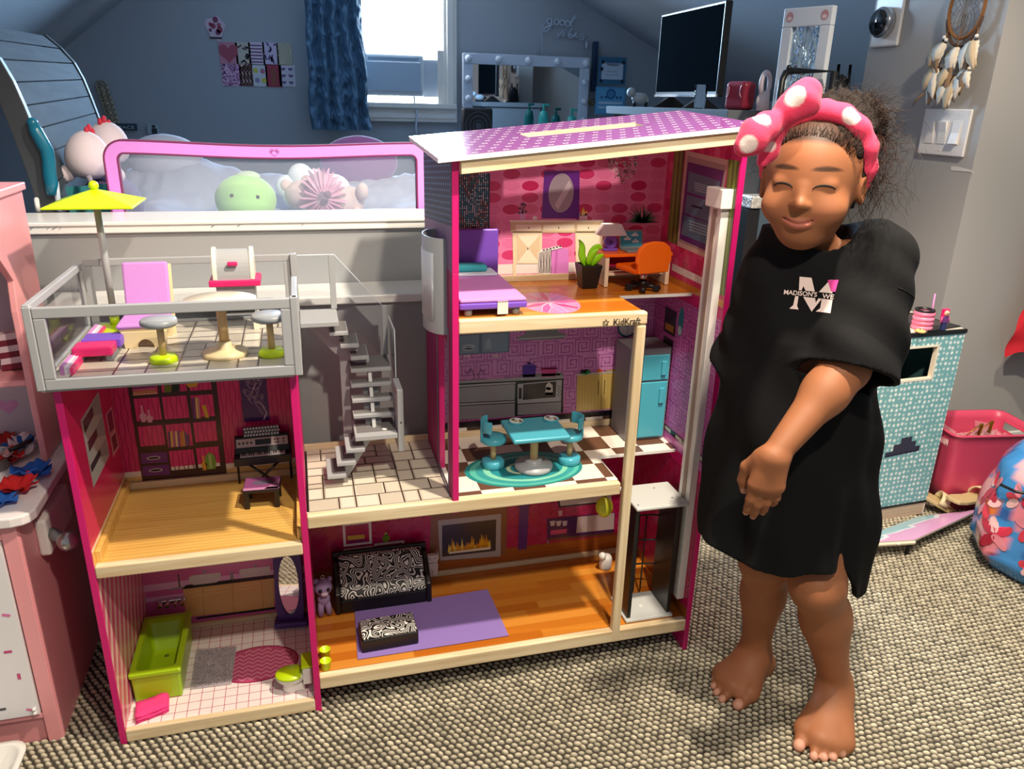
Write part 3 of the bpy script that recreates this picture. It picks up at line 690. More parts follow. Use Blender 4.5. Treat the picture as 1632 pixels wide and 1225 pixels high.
# ------------------------------------------------ left room, back and left walls
B = back_print(); B.clip = (.0085, .3975, .362, .7345); zL_ = zf(200, 590, 5.83)
B.rect(0, .39, .37, .74, 'd22a74').up(); wavy_lines(B, .012, .363, .42, .736, .0092, .0016, 'a80f50'); B.up()
B.rect(0, .424, .37, .436, 'efe4dc').rect(0, .39, .37, .4242, 'e3bf7c').up()
for k in range(30): B.line([(.0+.014*k, .397), (.012+.014*k, .4242)], .0007, 'c79b52')
bl, br_, tr_, tl_ = BW(zL_(140, 1012)), BW(zL_(938, 942)), BW(zL_(845, 85)), BW(zL_(35, 140))
B.up().rect((bl[0]+tl_[0])/2, bl[1]-.004, (br_[0]+tr_[0])/2, .735, '3c1620').up()
cells = dict(a=((80, 265), (315, 245), (335, 455), (100, 470)), b=((340, 245), (565, 232), (595, 435), (365, 455)), c=((600, 232), (808, 222), (832, 418), (630, 440)), d=((115, 520), (345, 508), (370, 690), (140, 705)),
             e=((370, 500), (600, 488), (630, 700), (400, 712)), f=((630, 482), (838, 470), (858, 650), (650, 665)), g=((405, 745), (630, 735), (650, 905), (425, 930)), h=((660, 720), (865, 705), (885, 885), (675, 905)),
             i=((60, 120), (290, 105), (300, 215), (70, 235)), j=((330, 105), (560, 90), (570, 190), (340, 205)), k=((590, 90), (790, 80), (800, 175), (600, 190)))
for n_, quad in cells.items():
    p = q4(BW, zL_, *quad); x0, x1 = (p[0][0]+p[3][0])/2, (p[1][0]+p[2][0])/2; z0, z1 = (p[2][1]+p[3][1])/2, (p[0][1]+p[1][1])/2
    B.rect(x0, z0, x1, z1, 'e0307e'); B.up(); oc = B.clip; B.clip = (x0, z0, x1, min(z1, .7345)); wavy_lines(B, x0-.002, x1+.004, z0, z1, .0092, .0016, 'b01458')
    if n_ in 'gh': B.rect(x0, z0, x1, z0+.008, 'efe4dc')
    B.clip = oc; B.k -= 1
B.up().up()
for quad in (((140, 770), (385, 755), (395, 850), (150, 865)), ((155, 890), (405, 870), (412, 965), (165, 980))): B.poly(q4(BW, zL_, *quad), '6a2a80')
B.up()
for x, y in ((262, 812), (282, 925)): p = BW(zL_(x, y)); B.ell(p[0], p[1], .0135, .0042, 'e2d3e4', 16); B.up().ell(p[0], p[1], .0115, .0028, '2a1030', 16); B.k -= 1
def vase(x, y, h, w_, c):
    pts = [(-.35, 0), (-.25, .1), (-.5, .3), (-.45, .45), (-.12, .58), (-.12, .95), (-.2, 1), (.2, 1), (.12, .95), (.12, .58), (.45, .45), (.5, .3), (.25, .1), (.35, 0)]
    p = Vector(BW(zL_(x, y))); B.poly([(p.x+a*w_, p.y+b_*h) for a, b_ in pts], c)
vase(172, 478, .036, .014, 'e9a8c4'); vase(230, 482, .028, .014, 'e9a8c4'); vase(738, 925, .034, .012, 'e9b23a')
p = Vector(BW(zL_(800, 915))); B.poly([(p.x+a, p.y+b_) for a, b_ in ((-.008, 0), (-.0115, .018), (-.009, .032), (0, .040), (.009, .032), (.0115, .018), (.008, 0))], '7fae48').up().rect(p.x-.003, p.y+.002, p.x+.002, p.y+.034, 'b9d48a')
cs = ('5a3a7a', 'e3c46a', 'b06a8a', 'e8d49a', '8a4a9a', 'd98a2a', 'caa04a', '6a4a8a')
for k in range(9): x = 398+k*22; hh = (145, 150, 140, 150, 152, 140, 150, 140, 118)[k]; B.poly(q4(BW, zL_, (x+8, 712-k*1.5), (x+26, 711-k*1.5), (x+14, 712-hh), (x-4, 712-hh)), cs[k % 8])
for k in range(4): B.poly(q4(BW, zL_, (625+k*19, 445), (642+k*19, 444), (626+k*19, 250), (610+k*19, 252)), ('5a2a6a', '7a3a7a', 'e8cc7a', 'c08a8a')[k])
B.poly(q4(BW, zL_, (745, 440), (778, 437), (745, 318), (708, 325)), 'd9b02e')
for k in range(4): B.poly(q4(BW, zL_, (70, 232-k*20), (295-k*6, 215-k*20), (295-k*6, 202-k*20), (70, 218-k*20)), ('e6b98a', 'c9a05a', 'd8748a', '7a3a9a')[k])
B.poly(q4(BW, zL_, (362, 205), (425, 200), (430, 150), (395, 105), (358, 150)), '6d7a1e').poly(q4(BW, zL_, (430, 200), (505, 192), (500, 100), (430, 105)), '16221a').poly(q4(BW, zL_, (560, 125), (680, 112), (655, 152), (590, 158)), 'd9a62c')
# damask banner
pq = q4(BW, zL_, (1060, 40), (1315, 40), (1330, 465), (1088, 480)); x0, x1, z0 = (pq[0][0]+pq[3][0])/2, (pq[1][0]+pq[2][0])/2, pq[3][1]
B.rect(x0, z0, x1, .735, '4f2468').up(); cx = (x0+x1)/2+.004; lc = 'd3b8d8'
def swirl(cx, cz, r, turns, flip, a0, w_=.0012):
    n_ = 16; B.line([(cx+flip*r*(1-i/n_*.85)*math.cos(a0+turns*2*math.pi*i/n_), cz+r*(1-i/n_*.85)*math.sin(a0+turns*2*math.pi*i/n_)) for i in range(n_+1)], w_, lc)
st_ = [(x1-.012, z0+.003), (x1-.005, z0+.018), (x1-.012, z0+.036), (cx-.001, z0+.048), (cx-.010, z0+.062), (cx-.002, z0+.080), (cx+.008, z0+.095), (cx-.004, z0+.112)]
B.line(st_, .0026, lc)
for (sx_, sz_), r, fl_ in ((st_[1], .008, -1), (st_[2], .010, -1), (st_[3], .009, 1), (st_[3], .011, -1), (st_[4], .009, -1), (st_[4], .010, 1), (st_[5], .010, -1), (st_[5], .009, 1), (st_[6], .009, -1), (st_[7], .009, 1)):
    for q in range(3): swirl(sx_+fl_*(.004+.0035*q), sz_+.004+.002*q, r*(1-.2*q), .8, fl_, -1.2+q*.7)
B.build('wall_print', DH)
W = left_print(.0081); W.clip = (0.001, .3975, D, .7345); zW = zf(100, 590, 6.125)
W.rect(0, .39, .31, .74, 'd5205e').up().rect(0, .39, .31, .4245, 'd9a860').rect(0, .4245, .31, .431, 'efd9c8').up()
W.poly(q4(LW, zW, (345, 205), (455, 830), (298, 1145), (172, 490)), 'b9bfc2').up()
for quad in (((285, 345), (300, 440), (215, 615), (190, 500)), ((325, 565), (340, 640), (258, 800), (240, 700)), ((358, 765), (372, 825), (280, 1000), (268, 930))): W.poly(q4(LW, zW, *quad), '34343a')
for quad in (((340, 240), (380, 420), (300, 440), (275, 340)), ((378, 450), (420, 630), (345, 650), (325, 560)), ((412, 660), (445, 820), (375, 840), (358, 765))): W.poly(q4(LW, zW, *quad), '98a4aa')
W.poly(q4(LW, zW, (475, 350), (512, 565), (452, 640), (415, 430)), 'e3a0b0').poly(q4(LW, zW, (510, 570), (548, 745), (490, 845), (458, 645)), 'e9b4bc').up().poly(q4(LW, zW, (470, 380), (500, 560), (458, 615), (428, 435)), '6a1238').poly(q4(LW, zW, (510, 605), (535, 735), (495, 800), (470, 655)), '6a2030')
W.build('wall_print', DH)
# ------------------------------------------------ living room back and right walls
B = back_print(); B.clip = (.375, .0850, 1.1875, .4262); zV, zV2 = zf(490, 790, 6.044), zf(680, 780, 5.1)
B.rect(.37, .08, 1.19, .43, 'b3114f').up(); quat(B, .39, 1.2, .15, .43); B.up()
p = BW(zV2(700, 470)); B.rect(.37, .08, 1.19, p[1], 'a65a22').up()
for k in range(4): B.rect(.37, .10+.011*k, 1.19, .1008+.011*k, '8a4618')
for quad in (((340, 270), (615, 240), (620, 475), (345, 490)), ((640, 460), (930, 440), (940, 640), (650, 660)), ((350, 510), (625, 490), (640, 690), (360, 710))):
    pq = q4(BW, zV, *quad); x0, x1 = (pq[0][0]+pq[3][0])/2, (pq[1][0]+pq[2][0])/2; B.frame(x0, pq[3][1], x1, pq[0][1], .0058, 'efe6e6')
B.up().poly(q4(BW, zV, (385, 425), (550, 410), (550, 370), (385, 385)), 'd9b24a').poly(q4(BW, zV, (400, 455), (570, 440), (550, 415), (390, 430)), '8a2a6a')
p = BW(zV(758, 440)); B.ell(p[0], p[1]+.009, .0088, .0095, '7a9a2e', 16).rect(p[0]-.003, p[1]+.015, p[0]+.003, p[1]+.025, '9ab048')
B.poly(q4(BW, zV2, (35, 200), (655, 140), (645, 525), (105, 590), (20, 600)), '8a5a3a').up().poly(q4(BW, zV2, (90, 250), (605, 195), (600, 540), (110, 575)), 'b0aaa8').up().poly(q4(BW, zV2, (125, 290), (565, 240), (560, 495), (125, 545)), '3a3634').up()
pq = [(175, 450)]
for k in range(24): x = 175+k*15; pq += [(x+3, 395-rng.uniform(0, 70)), (x+11, 430-rng.uniform(0, 30))]
pq += [(520, 480), (180, 518)]
# flame tongues drawn one by one
for k in range(26): x = 180+k*13.2; h = rng.uniform(40, 125); b0 = 510-k*1.5; B.poly(q4(BW, zV2, (x-9, b0), (x+11, b0-1), (x+7, b0-h*.6), (x+1, b0-h), (x-5, b0-h*.5)), rng.choice(('f0a814', 'f8bc20', 'e8981a', 'fcd850')))
B.up().poly(q4(BW, zV2, (180, 520), (520, 482), (515, 462), (185, 505)), 'f3e6c8')
B.poly(q4(BW, zV2, (752, 120), (832, 110), (812, 480), (742, 490)), '56257a')
B.poly(q4(BW, zV2, (975, 235), (1530, 185), (1520, 345), (980, 405)), '4a1a5e').up()
B.poly(q4(BW, zV2, (1005, 330), (1140, 316), (1136, 350), (1005, 366)), 'd0487e').poly(q4(BW, zV2, (1225, 220), (1525, 188), (1520, 318), (1215, 350)), 'cbbab8').poly(q4(BW, zV2, (985, 395), (1515, 345), (1515, 362), (985, 412)), '6b4a3a').poly(q4(BW, zV2, (980, 400), (992, 398), (990, 440), (978, 440)), 'a08a8a')
for x in (1022, 1072, 1122): B.poly(q4(BW, zV2, (x-22, 255), (x+22, 250), (x+14, 290), (x-14, 295)), 'd3c6cc')
B.up().line([BW(zV2(1312, 212)), BW(zV2(1308, 338))], .0009, '5a4a4a')
B.poly(q4(BW, zV2, (1062, 60), (1500, 30), (1500, 100), (1072, 145)), '2c2026').up().poly(q4(BW, zV2, (1078, 70), (1500, 40), (1500, 88), (1085, 130)), 'cfc0be')
B.poly(q4(BW, zV2, (1065, 170), (1105, 165), (1098, 210), (1072, 213)), 'd5a8ba')
B.build('wall_print', DH)
W = right_print(); W.clip = (-D, .0850, -.001, .4262); W.rect(-.4, .08, 0, .43, 'b3144f').up(); quat(W, -.29, 0, .11, .43, s=.05); W.up().rect(-.4, .08, 0, .11, '9a5420'); W.build('wall_print', DH)
W = left_print(.3746); W.clip = (.001, .0850, D, .4262); W.rect(0, .08, .31, .43, 'b0124e'); W.build('wall_print', DH)
# ------------------------------------------------ bathroom walls
B = back_print(); B.clip = (.0085, .0315, .362, .3735); zB = zf(200, 880, 5.44)
B.rect(0, .03, .37, .38, 'cf5f9c').up().rect(0, .14, .37, .157, 'e3a4cc').rect(0, .19, .37, .235, 'c984b8').rect(0, .235, .37, .242, 'e6bcd8').rect(0, .112, .37, .124, 'dca0c4').up()
p = BW(zB(900, 575)); B.rect(.08, .03, .37, p[1], 'efe4e0').up()
for k in range(12): B.poly([(.09+.03*k, .03), (.0915+.03*k, .03), (.0975+.03*k, p[1]), (.096+.03*k, p[1])], 'b8456a')
B.poly(q4(BW, zB, (500, 318), (1290, 222), (1290, 478), (525, 560)), 'dba868').poly(q4(BW, zB, (610, 562), (1300, 470), (1300, 492), (615, 580)), '1c1014').poly(q4(BW, zB, (488, 318), (525, 282), (1290, 190), (1290, 222)), '241018').up()
for x in (668, 925, 1180): B.line([BW(zB(x, 305-(x-668)*.14)), BW(zB(x+14, 548-(x-668)*.13))], .0012, 'b5823e')
for x0, x1 in ((540, 655), (690, 905), (950, 1150)):
    for dy in (0, 32): B.line([BW(zB(x0, 352+dy-(x0-540)*.13)), BW(zB(x1, 345+dy-(x1-540)*.13))], .001, 'f0cf96')
B.poly(q4(BW, zB, (548, 215), (580, 198), (825, 172), (825, 230), (790, 258), (590, 282), (556, 255)), 'd2c2c2').poly(q4(BW, zB, (985, 155), (1010, 142), (1255, 118), (1255, 190), (1020, 222), (990, 190)), 'd2c2c2')
for x, y0, y1 in ((922, 170, 235), (685, 155, 180), (1125, 105, 125)): B.poly(q4(BW, zB, (x-12, y0), (x+12, y0), (x+16, y1), (x-14, y1)), '8a7f88')
B.line([BW(zB(458, 190)), BW(zB(470, 300))], .003, '5a4650').line([BW(zB(385, 322)), BW(zB(500, 300))], .004, '9a8a96')
B.build('wall_print', DH)
W = left_print(.0081); W.clip = (.001, .0315, D, .3735); W.rect(0, .03, .31, .38, 'e8a6ae').up()
for k in range(-10, 16): W.poly([(.036*k, .03), (.036*k+.017, .03), (.036*k+.20, .38), (.036*k+.183, .38)], 'd9587e')
W.up()
for k in range(0, 26): W.poly([(.036*k-.30, .03), (.036*k-.294, .03), (.036*k-.111, .38), (.036*k-.117, .38)], 'f0d9c0')
W.build('wall_print', DH)
# ------------------------------------------------ floors
# bathroom tiles
f = floor_print(.0312); f.clip = (.0085, .010, .362, .294); f.rect(0, 0, .37, .3, 'efe6e2').up(); s = .0232
for k in range(17): f.rect(.0+s*k, 0, .0011+s*k, .3, 'c23a6a')
for k in range(14): f.rect(0, .004+s*k, .37, .0051+s*k, 'c23a6a')
g = FL(.0312); zb = zf(130, 880, 3.8275); f.up(); e = q4(g, zb, (930, 620), (1325, 660), (1100, 545), (930, 805))
cx, cy = g(zb(1120, 672)); ex, ey = abs(g(zb(1325, 640))[0]-cx), .058
cx -= .016; ex += .016
f.ell(cx, cy, ex, ey, '9c1f4e', 40, 0, 360); f.up().ell(cx, cy, ex-.0035, ey-.0035, 'c8547c', 40).up()
for k in range(-5, 5):
    y0 = cy+k*.0125
    for i in range(-10, 10):
        x0 = cx+i*.0095; up_ = i % 2; a, b_ = (y0, y0+.0075) if up_ else (y0+.0075, y0)
        quad = [(x0, a), (x0+.0095, b_), (x0+.0095, b_+.0055), (x0, a+.0055)]
        if all(((p[0]-cx)/(ex-.004))**2+((p[1]-cy)/(ey-.004))**2 < 1 for p in quad): f.poly(quad, 'dc8aa0')
f.build('floor_print', DH)
# plank lines of the left room
f = floor_print(.3975); f.clip = (.018, .017, .354, .294)
for k in range(26): f.rect(0, .02+.0107*k, .37, .0206+.0107*k, 'b98a3e')
f.build('floor_print', DH)
# stone floor of the hall
f = floor_print(.4532); f.clip = (.376, .0165, .6485, .293); f.rect(.37, 0, .65, .3, '4a382c').up()
rs = random.Random(11)
def stones(x0, y0, x1, y1, d):
    w_, h_ = x1-x0, y1-y0
    if d == 0 or (w_ < .07 and h_ < .05) or (w_ < .03 or h_ < .022):
        g_ = .0014; c = rs.choice(('cfc5b4', 'c2b7a6', 'dbd1c0', 'bfb3a2', 'c9bfae')); f.rect(x0+g_, y0+g_, x1-g_, y1-g_, c); f.up(); f.rect(x0+g_*3, y0+g_*3, x1-g_*3, y1-g_*3, rs.choice(('d6ccba', 'cabfae', 'e0d7c6'))); f.k -= 1; return
    if w_ > h_*1.15: t = x0+w_*rs.choice((.35, .5, .65)); stones(x0, y0, t, y1, d-1); stones(t, y0, x1, y1, d-1)
    else: t = y0+h_*rs.choice((.36, .5, .62)); stones(x0, y0, x1, t, d-1); stones(x0, t, x1, y1, d-1)
for i in range(3):
    for j in range(3): stones(.376+i*.091, .016+j*.0925, .376+(i+1)*.091, .016+(j+1)*.0925, 3)
f.build('floor_print', DH)
# kitchen checks and the round rug
f = floor_print(.4532); f.clip = (.662, .0165, 1.1875, .293); f.hp = []
zk = zf(680, 480, 3.4); g = FL(.4532)
def check(clip):
    f.clip = clip; f.rect(.66, 0, 1.19, .3, 'efe6da'); f.up()
    for i in range(9):
        for j in range(6):
            if (i+j) % 2 == 0: f.rect(.645+.0665*i, -.035+.0665*j, .7115+.0665*i, .0315+.0665*j, '6a4a3a')
    f.k -= 1
check((.662, .0165, .9975, .293)); check((.9975, .1315, 1.1875, .293)); f.clip = (.662, .0165, .9975, .293)
f.up(); c0 = g(zk(528, 905)); rx_, ry_ = .128, .083
for k, (s_, c) in enumerate(((1, '2a8a8a'), (.93, '58b8a8'), (.84, '3a9a9a'), (.72, '86ccb0'), (.62, '2a8a90'), (.48, '1f7a80'), (.36, 'cfe0b8'), (.3, '2a8a90'))): f.up().ell(c0[0]+.004*k*.3, c0[1], rx_*s_, ry_*s_, c, 48)
f.build('floor_print', DH)
# bedroom flower rug
f = floor_print(.8144); f.clip = (.662, .0165, 1.02, .293); g = FL(.8143); z2 = zf(720, 380, 4.8); c0 = g(z2(740, 490)); rx_ = g(z2(965, 485))[0]-c0[0]; ry_ = .085
f.ell(c0[0], c0[1], rx_, ry_, 'd887b4', 40).up()
for k in range(9):
    t = R(40*k); x, y = c0[0]+rx_*.55*math.cos(t), c0[1]+ry_*.55*math.sin(t); pts = [(c0[0]+rx_*r*math.cos(t+d), c0[1]+ry_*r*math.sin(t+d)) for r, d in ((.05, 0), (.5, -.28), (.95, -.1), (.95, .1), (.5, .28))]
    f.poly(pts, ('e0569a', 'c98ac0', 'd8407e')[k % 3]); f.up(); f.line([pts[0], pts[1], pts[2]], .0012, 'efd0e0').line([pts[0], pts[4], pts[3]], .0012, 'efd0e0'); f.k -= 1
f.build('floor_print', DH)
# plank tints of the two orange floors
for zt, x0, x1, ym in ((.0847, .3755, 1.187, .292), (.8143, .662, 1.02, .292)):
    f = floor_print(zt); f.clip = (x0, .017, x1, ym); rs = random.Random(3)
    for j in range(11):
        x = x0-.1*rs.random(); y = .016+.0255*j
        while x < x1: L = rs.uniform(.12, .3); f.rect(x, y, x+L-.0006, y+.0250, rs.choice(('d0822c', 'c87624', 'd88e38', 'c06c1e', 'd48830'))); x += L
    f.build('floor_print', DH, wood_print if 'wood_print' in globals() else None)
# terrace: plum flagstone print
f = floor_print(.7571); f.clip = (-.004, -.018, .372, .290); f.rect(-.1, -.1, .4, .3, '5a4a44').up(); rs = random.Random(4)
for i in range(4):
    for j in range(4): stones(-.004+i*.095, -.022+j*.08, -.004+(i+1)*.095, -.022+(j+1)*.08, 2)
f.build('floor_print', DH)
# ================================================================== TOY FURNITURE
T = .7572
def zebra(name, scale=55, c1='f2efe9', c2='121012'):
    m = mat(name, c1, .55); nt = m.node_tree; b = nt.nodes['Principled BSDF']; tc = nt.nodes.new('ShaderNodeTexCoord')
    n = nt.nodes.new('ShaderNodeTexNoise'); n.inputs['Scale'].default_value = scale; n.inputs['Detail'].default_value = 0; n.inputs['Distortion'].default_value = .4
    nt.links.new(tc.outputs['Object'], n.inputs['Vector'])
    mu = nt.nodes.new('ShaderNodeMath'); mu.operation = 'MULTIPLY'; mu.inputs[1].default_value = 62; nt.links.new(n.outputs[0], mu.inputs[0])
    s = nt.nodes.new('ShaderNodeMath'); s.operation = 'SINE'; nt.links.new(mu.outputs[0], s.inputs[0])
    cr = nt.nodes.new('ShaderNodeValToRGB'); cr.color_ramp.elements[0].position = .58; cr.color_ramp.elements[1].position = .80
    cr.color_ramp.elements[0].color = (*lin(c2), 1); cr.color_ramp.elements[1].color = (*lin(c1), 1)
    mr = nt.nodes.new('ShaderNodeMapRange'); mr.inputs['From Min'].default_value = -1; nt.links.new(s.outputs[0], mr.inputs[0]); nt.links.new(mr.outputs[0], cr.inputs[0])
    nt.links.new(cr.outputs[0], b.inputs['Base Color']); return m
ZEB = zebra('zebra_fabric', 42)
wood_l = mat('birch', 'e6cfa0', .45); cream_m = mat('cream_paint', 'efe6d0', .35); wood_br = wood('dowel', 'd9b684', 'c9a06c', (60, 60, 8), .5)
pink_cl = mat('pink_cloth', 'f0408a', .9, bump=(300, .6, .002)); pale_pink = mat('pale_pink_cloth', 'ee8fc8', .9)
# ---- terrace
p = P(184, 517, Z=T+.006); yp = min(p.y, .275); p = Vector((P(184, 517, Y=yp).x, yp, T))
u = thing('patio_umbrella', 'lime green square toy parasol on a tall grey pole on the terrace', 'parasol', p)
top = P(150, 326, Y=yp).z-T
b = MB(); b.prism([(-.040, -.085), (.010, -.085), (.014, .012), (-.028, .012)], 0, .007, 'xy'); b.build('base', lime, u, bevel=.002)
b = MB(); b.cyl((0, 0, .007), (0, 0, .022), .0085); b.build('socket', lime, u)
b = MB(); b.cyl((0, 0, .01), (0, 0, top+.006), .0062, .0062); b.build('pole', grey_pl, u)
b = MB(); hw = .073; A = [(-hw, -.072), (hw, -.072), (hw, .072), (-hw, .072)]
b.rings([[(x, y, top) for x, y in A], [(x*1.0, y*1.0, top+.0035) for x, y in A], [(x*.04, y*.04, top+.028) for x, y in A]], smooth=False); b.build('canopy', lime, u, bevel=.0012)
b = MB(); b.cyl((0, 0, top-.006), (0, 0, top), .009); b.build('collar', lime, u)
b = MB(); b.ball((0, 0, top+.034), .0088, 16); b.build('finial', lime, u)
def stool(loc, label):
    s = thing('bar_stool', label, 'stool', loc, 0, 'toy stools on the terrace')
    b = MB(); b.lathe([(.001, 0), (.0215, 0), (.0230, .002), (.0225, .009), (.019, .0125), (.001, .013)]); b.build('base', lime, s)
    b = MB(); b.cyl((0, 0, .012), (0, 0, .064), .0058); b.build('post', wood_br, s)
    b = MB(); b.lathe([(.001, .063), (.027, .064), (.030, .067), (.030, .072), (.027, .0755), (.001, .076)], seg=28); b.build('seat', grey_pl, s)
    return s
stool(Vector(P(262, 576, Z=T)[:2]).to_3d()+Vector((0, 0, T)), 'grey topped toy stool on a lime foot left of the terrace table')
stool(Vector(P(434, 566, Z=T)[:2]).to_3d()+Vector((0, 0, T)), 'grey topped toy stool on a lime foot right of the terrace table')
p = P(360, 566, Z=T); t = thing('patio_table', 'round cream topped toy pedestal table on the terrace', 'table', p)
b = MB(); b.lathe([(.001, 0), (.036, 0), (.038, .003), (.037, .009), (.015, .012), (.0125, .014), (.0115, .026), (.001, .027)], seg=32); b.build('base', wood_l, t)
b = MB(); b.cyl((0, 0, .02), (0, 0, .094), .0082); b.build('post', wood_br, t)
b = MB(); b.lathe([(.001, .093), (.056, .094), (.060, .097), (.059, .101), (.001, .102)], seg=40, sx=1.0, sy=.95); b.build('table_top', cream_m, t)
p = P(232, 556, Z=T); t = thing('deck_chair', 'lilac cushioned wooden toy lounge chair behind the grey stool', 'chair', (p.x, p.y+.01, T), 0)
b = MB(); arch = [(.012+.0*k, 0) for k in range(0)]
prof = [(-.034, 0), (-.014, 0)] + [(-.014+.014*(1-math.cos(math.pi*k/8)), .016*math.sin(math.pi*k/8)) for k in range(1, 8)] + [(.014, 0), (.034, 0), (.038, .031), (-.038, .031)]
b.prism(prof, -.004, .004, 'xz'); b.build('side', wood_l, t, bevel=.001)
b = MB(); b.prism(prof, .066, .074, 'xz'); b.build('side', wood_l, t, bevel=.001)
for y in range(5):
    b = MB(); b.box(-.040, .040, -.002+y*.0165, .010+y*.0165, .031, .036); b.build('slat', wood_l, t)
b = MB(); b.box(-.044, .036, -.006, .085, .036, .044); b.build('seat_cushion', lilac, t, bevel=.0035)
M = rot('X', -14, (0, .082, .036)); b = MB(); b.box(-.042, .036, .077, .086, .040, .136, M); b.build('back_cushion', lilac, t, bevel=.004)
b = MB(); b.box(-.040, .0405, .086, .091, .0, .132, M); b.build('back_frame', wood_l, t, bevel=.001)
p = P(150, 570, Z=T); t = thing('toy_lounger', 'low magenta and purple toy lounger on grey feet by the terrace pane', 'lounger', (p.x+.006, p.y+.002, T))
b = MB(); b.box(-.032, .030, -.030, .012, .010, .026); b.build('foot_rest', hotpink, t, bevel=.003)
b = MB(); b.box(-.026, .036, .012, .055, .012, .028); b.build('seat', purple, t, bevel=.002)
for x in (-.022, .024): b = MB(); b.box(x-.006, x+.006, -.026, .05, 0, .011); b.build('leg', grey_dk, t, bevel=.001)
a, c = P(95, 596, Z=T), P(150, 510, Z=T); c.y = min(c.y, .27)
t = thing('toy_surfboard', 'long pink and white striped toy board lying along the left terrace pane', 'board', (a.x+.004, a.y+.006, T))
d = Vector((-.001, .235, 0))
for k, (o_, w_, m_) in enumerate(((0, .006, 'd98fd0'), (.006, .004, 'efe4ea'), (.010, .004, 'd9c9dd'), (.014, .005, 'e83a78'))):
    b = MB(); b.prism([(o_, -.015), (o_+w_, -.015), (d.x+o_+w_, d.y), (d.x+o_, d.y)], 0, .016-.0012*k, 'xy'); b.build('stripe', mat('board_'+m_, m_, .35), t, bevel=.0008)
p = P(372, 470, Y=.235); t = thing('barbecue_grill', 'grey drum toy grill with cream ends on a hot pink tray', 'grill', ((P(335, 455, Y=.235).x+P(415, 440, Y=.235).x)/2, .235, T))
zt = P(340, 448, Y=.22).z-T
for s in (-1, 1):
    b = MB(); b.prism([(.030*math.cos(R(a_)), zt+.004+.058*math.sin(R(a_))*1.0) for a_ in range(0, 181, 12)], s*.0335-.004, s*.0335+.004, 'yz'); b.build('end_panel', cream_m, t, bevel=.0015)
b = MB(); b.prism([(.0285*math.cos(R(a_)), zt+.004+.054*math.sin(R(a_))) for a_ in range(0, 181, 9)], -.030, .030, 'yz'); b.build('lid', grey_pl, t)
b = MB(); b.box(-.009, .009, -.034, -.0275, zt+.031, zt+.039); b.build('handle', hotpink, t, bevel=.002)
b = MB(); b.box(-.045, .047, -.034, .034, zt-.008, zt+.004); b.build('tray', hotpink, t, bevel=.002)
b = MB(); b.box(-.034, .036, -.024, .026, .030, zt-.008); b.build('cabinet', grey_pl, t, bevel=.001)
b = MB(); b.box(-.030, .032, -.026, -.0235, .036, .050); b.build('grate', black_pl, t)
for x in (-.030, .032):
    b = MB(); b.box(x-.005, x+.005, -.024, .026, 0, .032); b.build('leg', cream_m, t, bevel=.001)
# ---- bedroom
Z = .8152
t = thing('toy_bed', 'purple toy bed with lilac mattress against the bedroom wall', 'bed', (.666, .0, Z))
b = MB(); b.box(.0, .136, .275, .284, .012, .118); b.build('headboard', purple, t, bevel=.006, seg=4)
b = MB(); b.box(.0, .127, .018, .276, .0135, .0255); b.build('bed_frame', purple, t, bevel=.003)
b = MB(); b.box(.001, .1255, .019, .272, .0255, .0325); b.build('mattress', lilac, t, bevel=.003)
for x, y in ((.018, .03), (.108, .03), (.108, .255), (.018, .255)): b = MB(); b.cyl((x, y, 0), (x, y, .014), .0075); b.build('leg', grey_dk, t)
b = MB(); b.box(.070, .090, .0165, .0178, .004, .028); b.box(.070, .090, .0165, .03, .0262, .0274); b.build('care_tag', mat('satin_tag', 'e9dcd2', .3), t)
b = MB(); b.box(.0705, .0715, .0158, .0166, .006, .02); b.build('care_print', ink, t) if False else b.bm.free()
o = MB().box(.668, .784, .208, .268, Z+.0328, Z+.0385).build('bed_sheet', mat('pale_blue_sheet', 'c9d8e6', .9), None, bevel=.0025); tag(o, 'pale blue folded toy sheet at the head of the purple bed', 'sheet')
o = MB().box(.669, .766, .222, .262, Z+.039, Z+.052).build('toy_pillow', tealdk, None, bevel=.005, seg=3); tag(o, 'teal toy pillow on the pale sheet of the bed', 'pillow')
o.data.materials[0] = mat('teal_pillow_cloth', '35a3b0', .85)
t = thing('writing_desk', 'orange topped toy desk with cream sides and shelf', 'desk', (1.016, .215, Z))
b = MB(); b.box(0, .158, -.008, .070, .064, .071); b.build('desk_top', orange, t, bevel=.0015)
side_m = mat('desk_side', 'e5cfb2', .45)
b = MB(); b.box(.004, .013, -.005, .066, 0, .064); b.build('side', side_m, t, bevel=.001)
b = MB(); b.box(.146, .155, -.005, .066, 0, .064); b.build('side', side_m, t, bevel=.001)
b = MB(); b.box(.013, .146, .012, .060, .020, .026); b.build('shelf', side_m, t, bevel=.001)
b = MB(); b.box(.013, .146, .060, .064, .030, .060); b.build('back', hotpink, t)
b = MB(); b.box(.013, .146, .02, .06, .040, .044); b.build('shelf', hotpink, t)
t = thing('desk_lamp', 'white shaded toy lamp with a purple ring base on the desk', 'lamp', (1.043, .247, Z+.0712))
b = MB(); b.box(-.016, .016, -.007, .007, 0, .006); b.build('foot', purple, t, bevel=.0015)
b = MB(); b.lathe([(.0085, -.006), (.0145, -.006), (.0145, .006), (.0085, .006), (.0085, -.006)], (0, 0, 0), 24, caps=False, M=Matrix.Translation((0, 0, .019)) @ Matrix.Rotation(R(90), 4, 'X')); b.build('ring', purple, t)
b = MB(); b.cyl((0, .003, .019), (0, -.003, .019), .009, seg=20); b.build('hub', mat('violet_paint', '8a5ac8', .4), t)
b = MB(); b.cyl((0, -.003, .019), (0, -.0042, .019), .004, seg=14); b.build('knob', purple_dk, t)
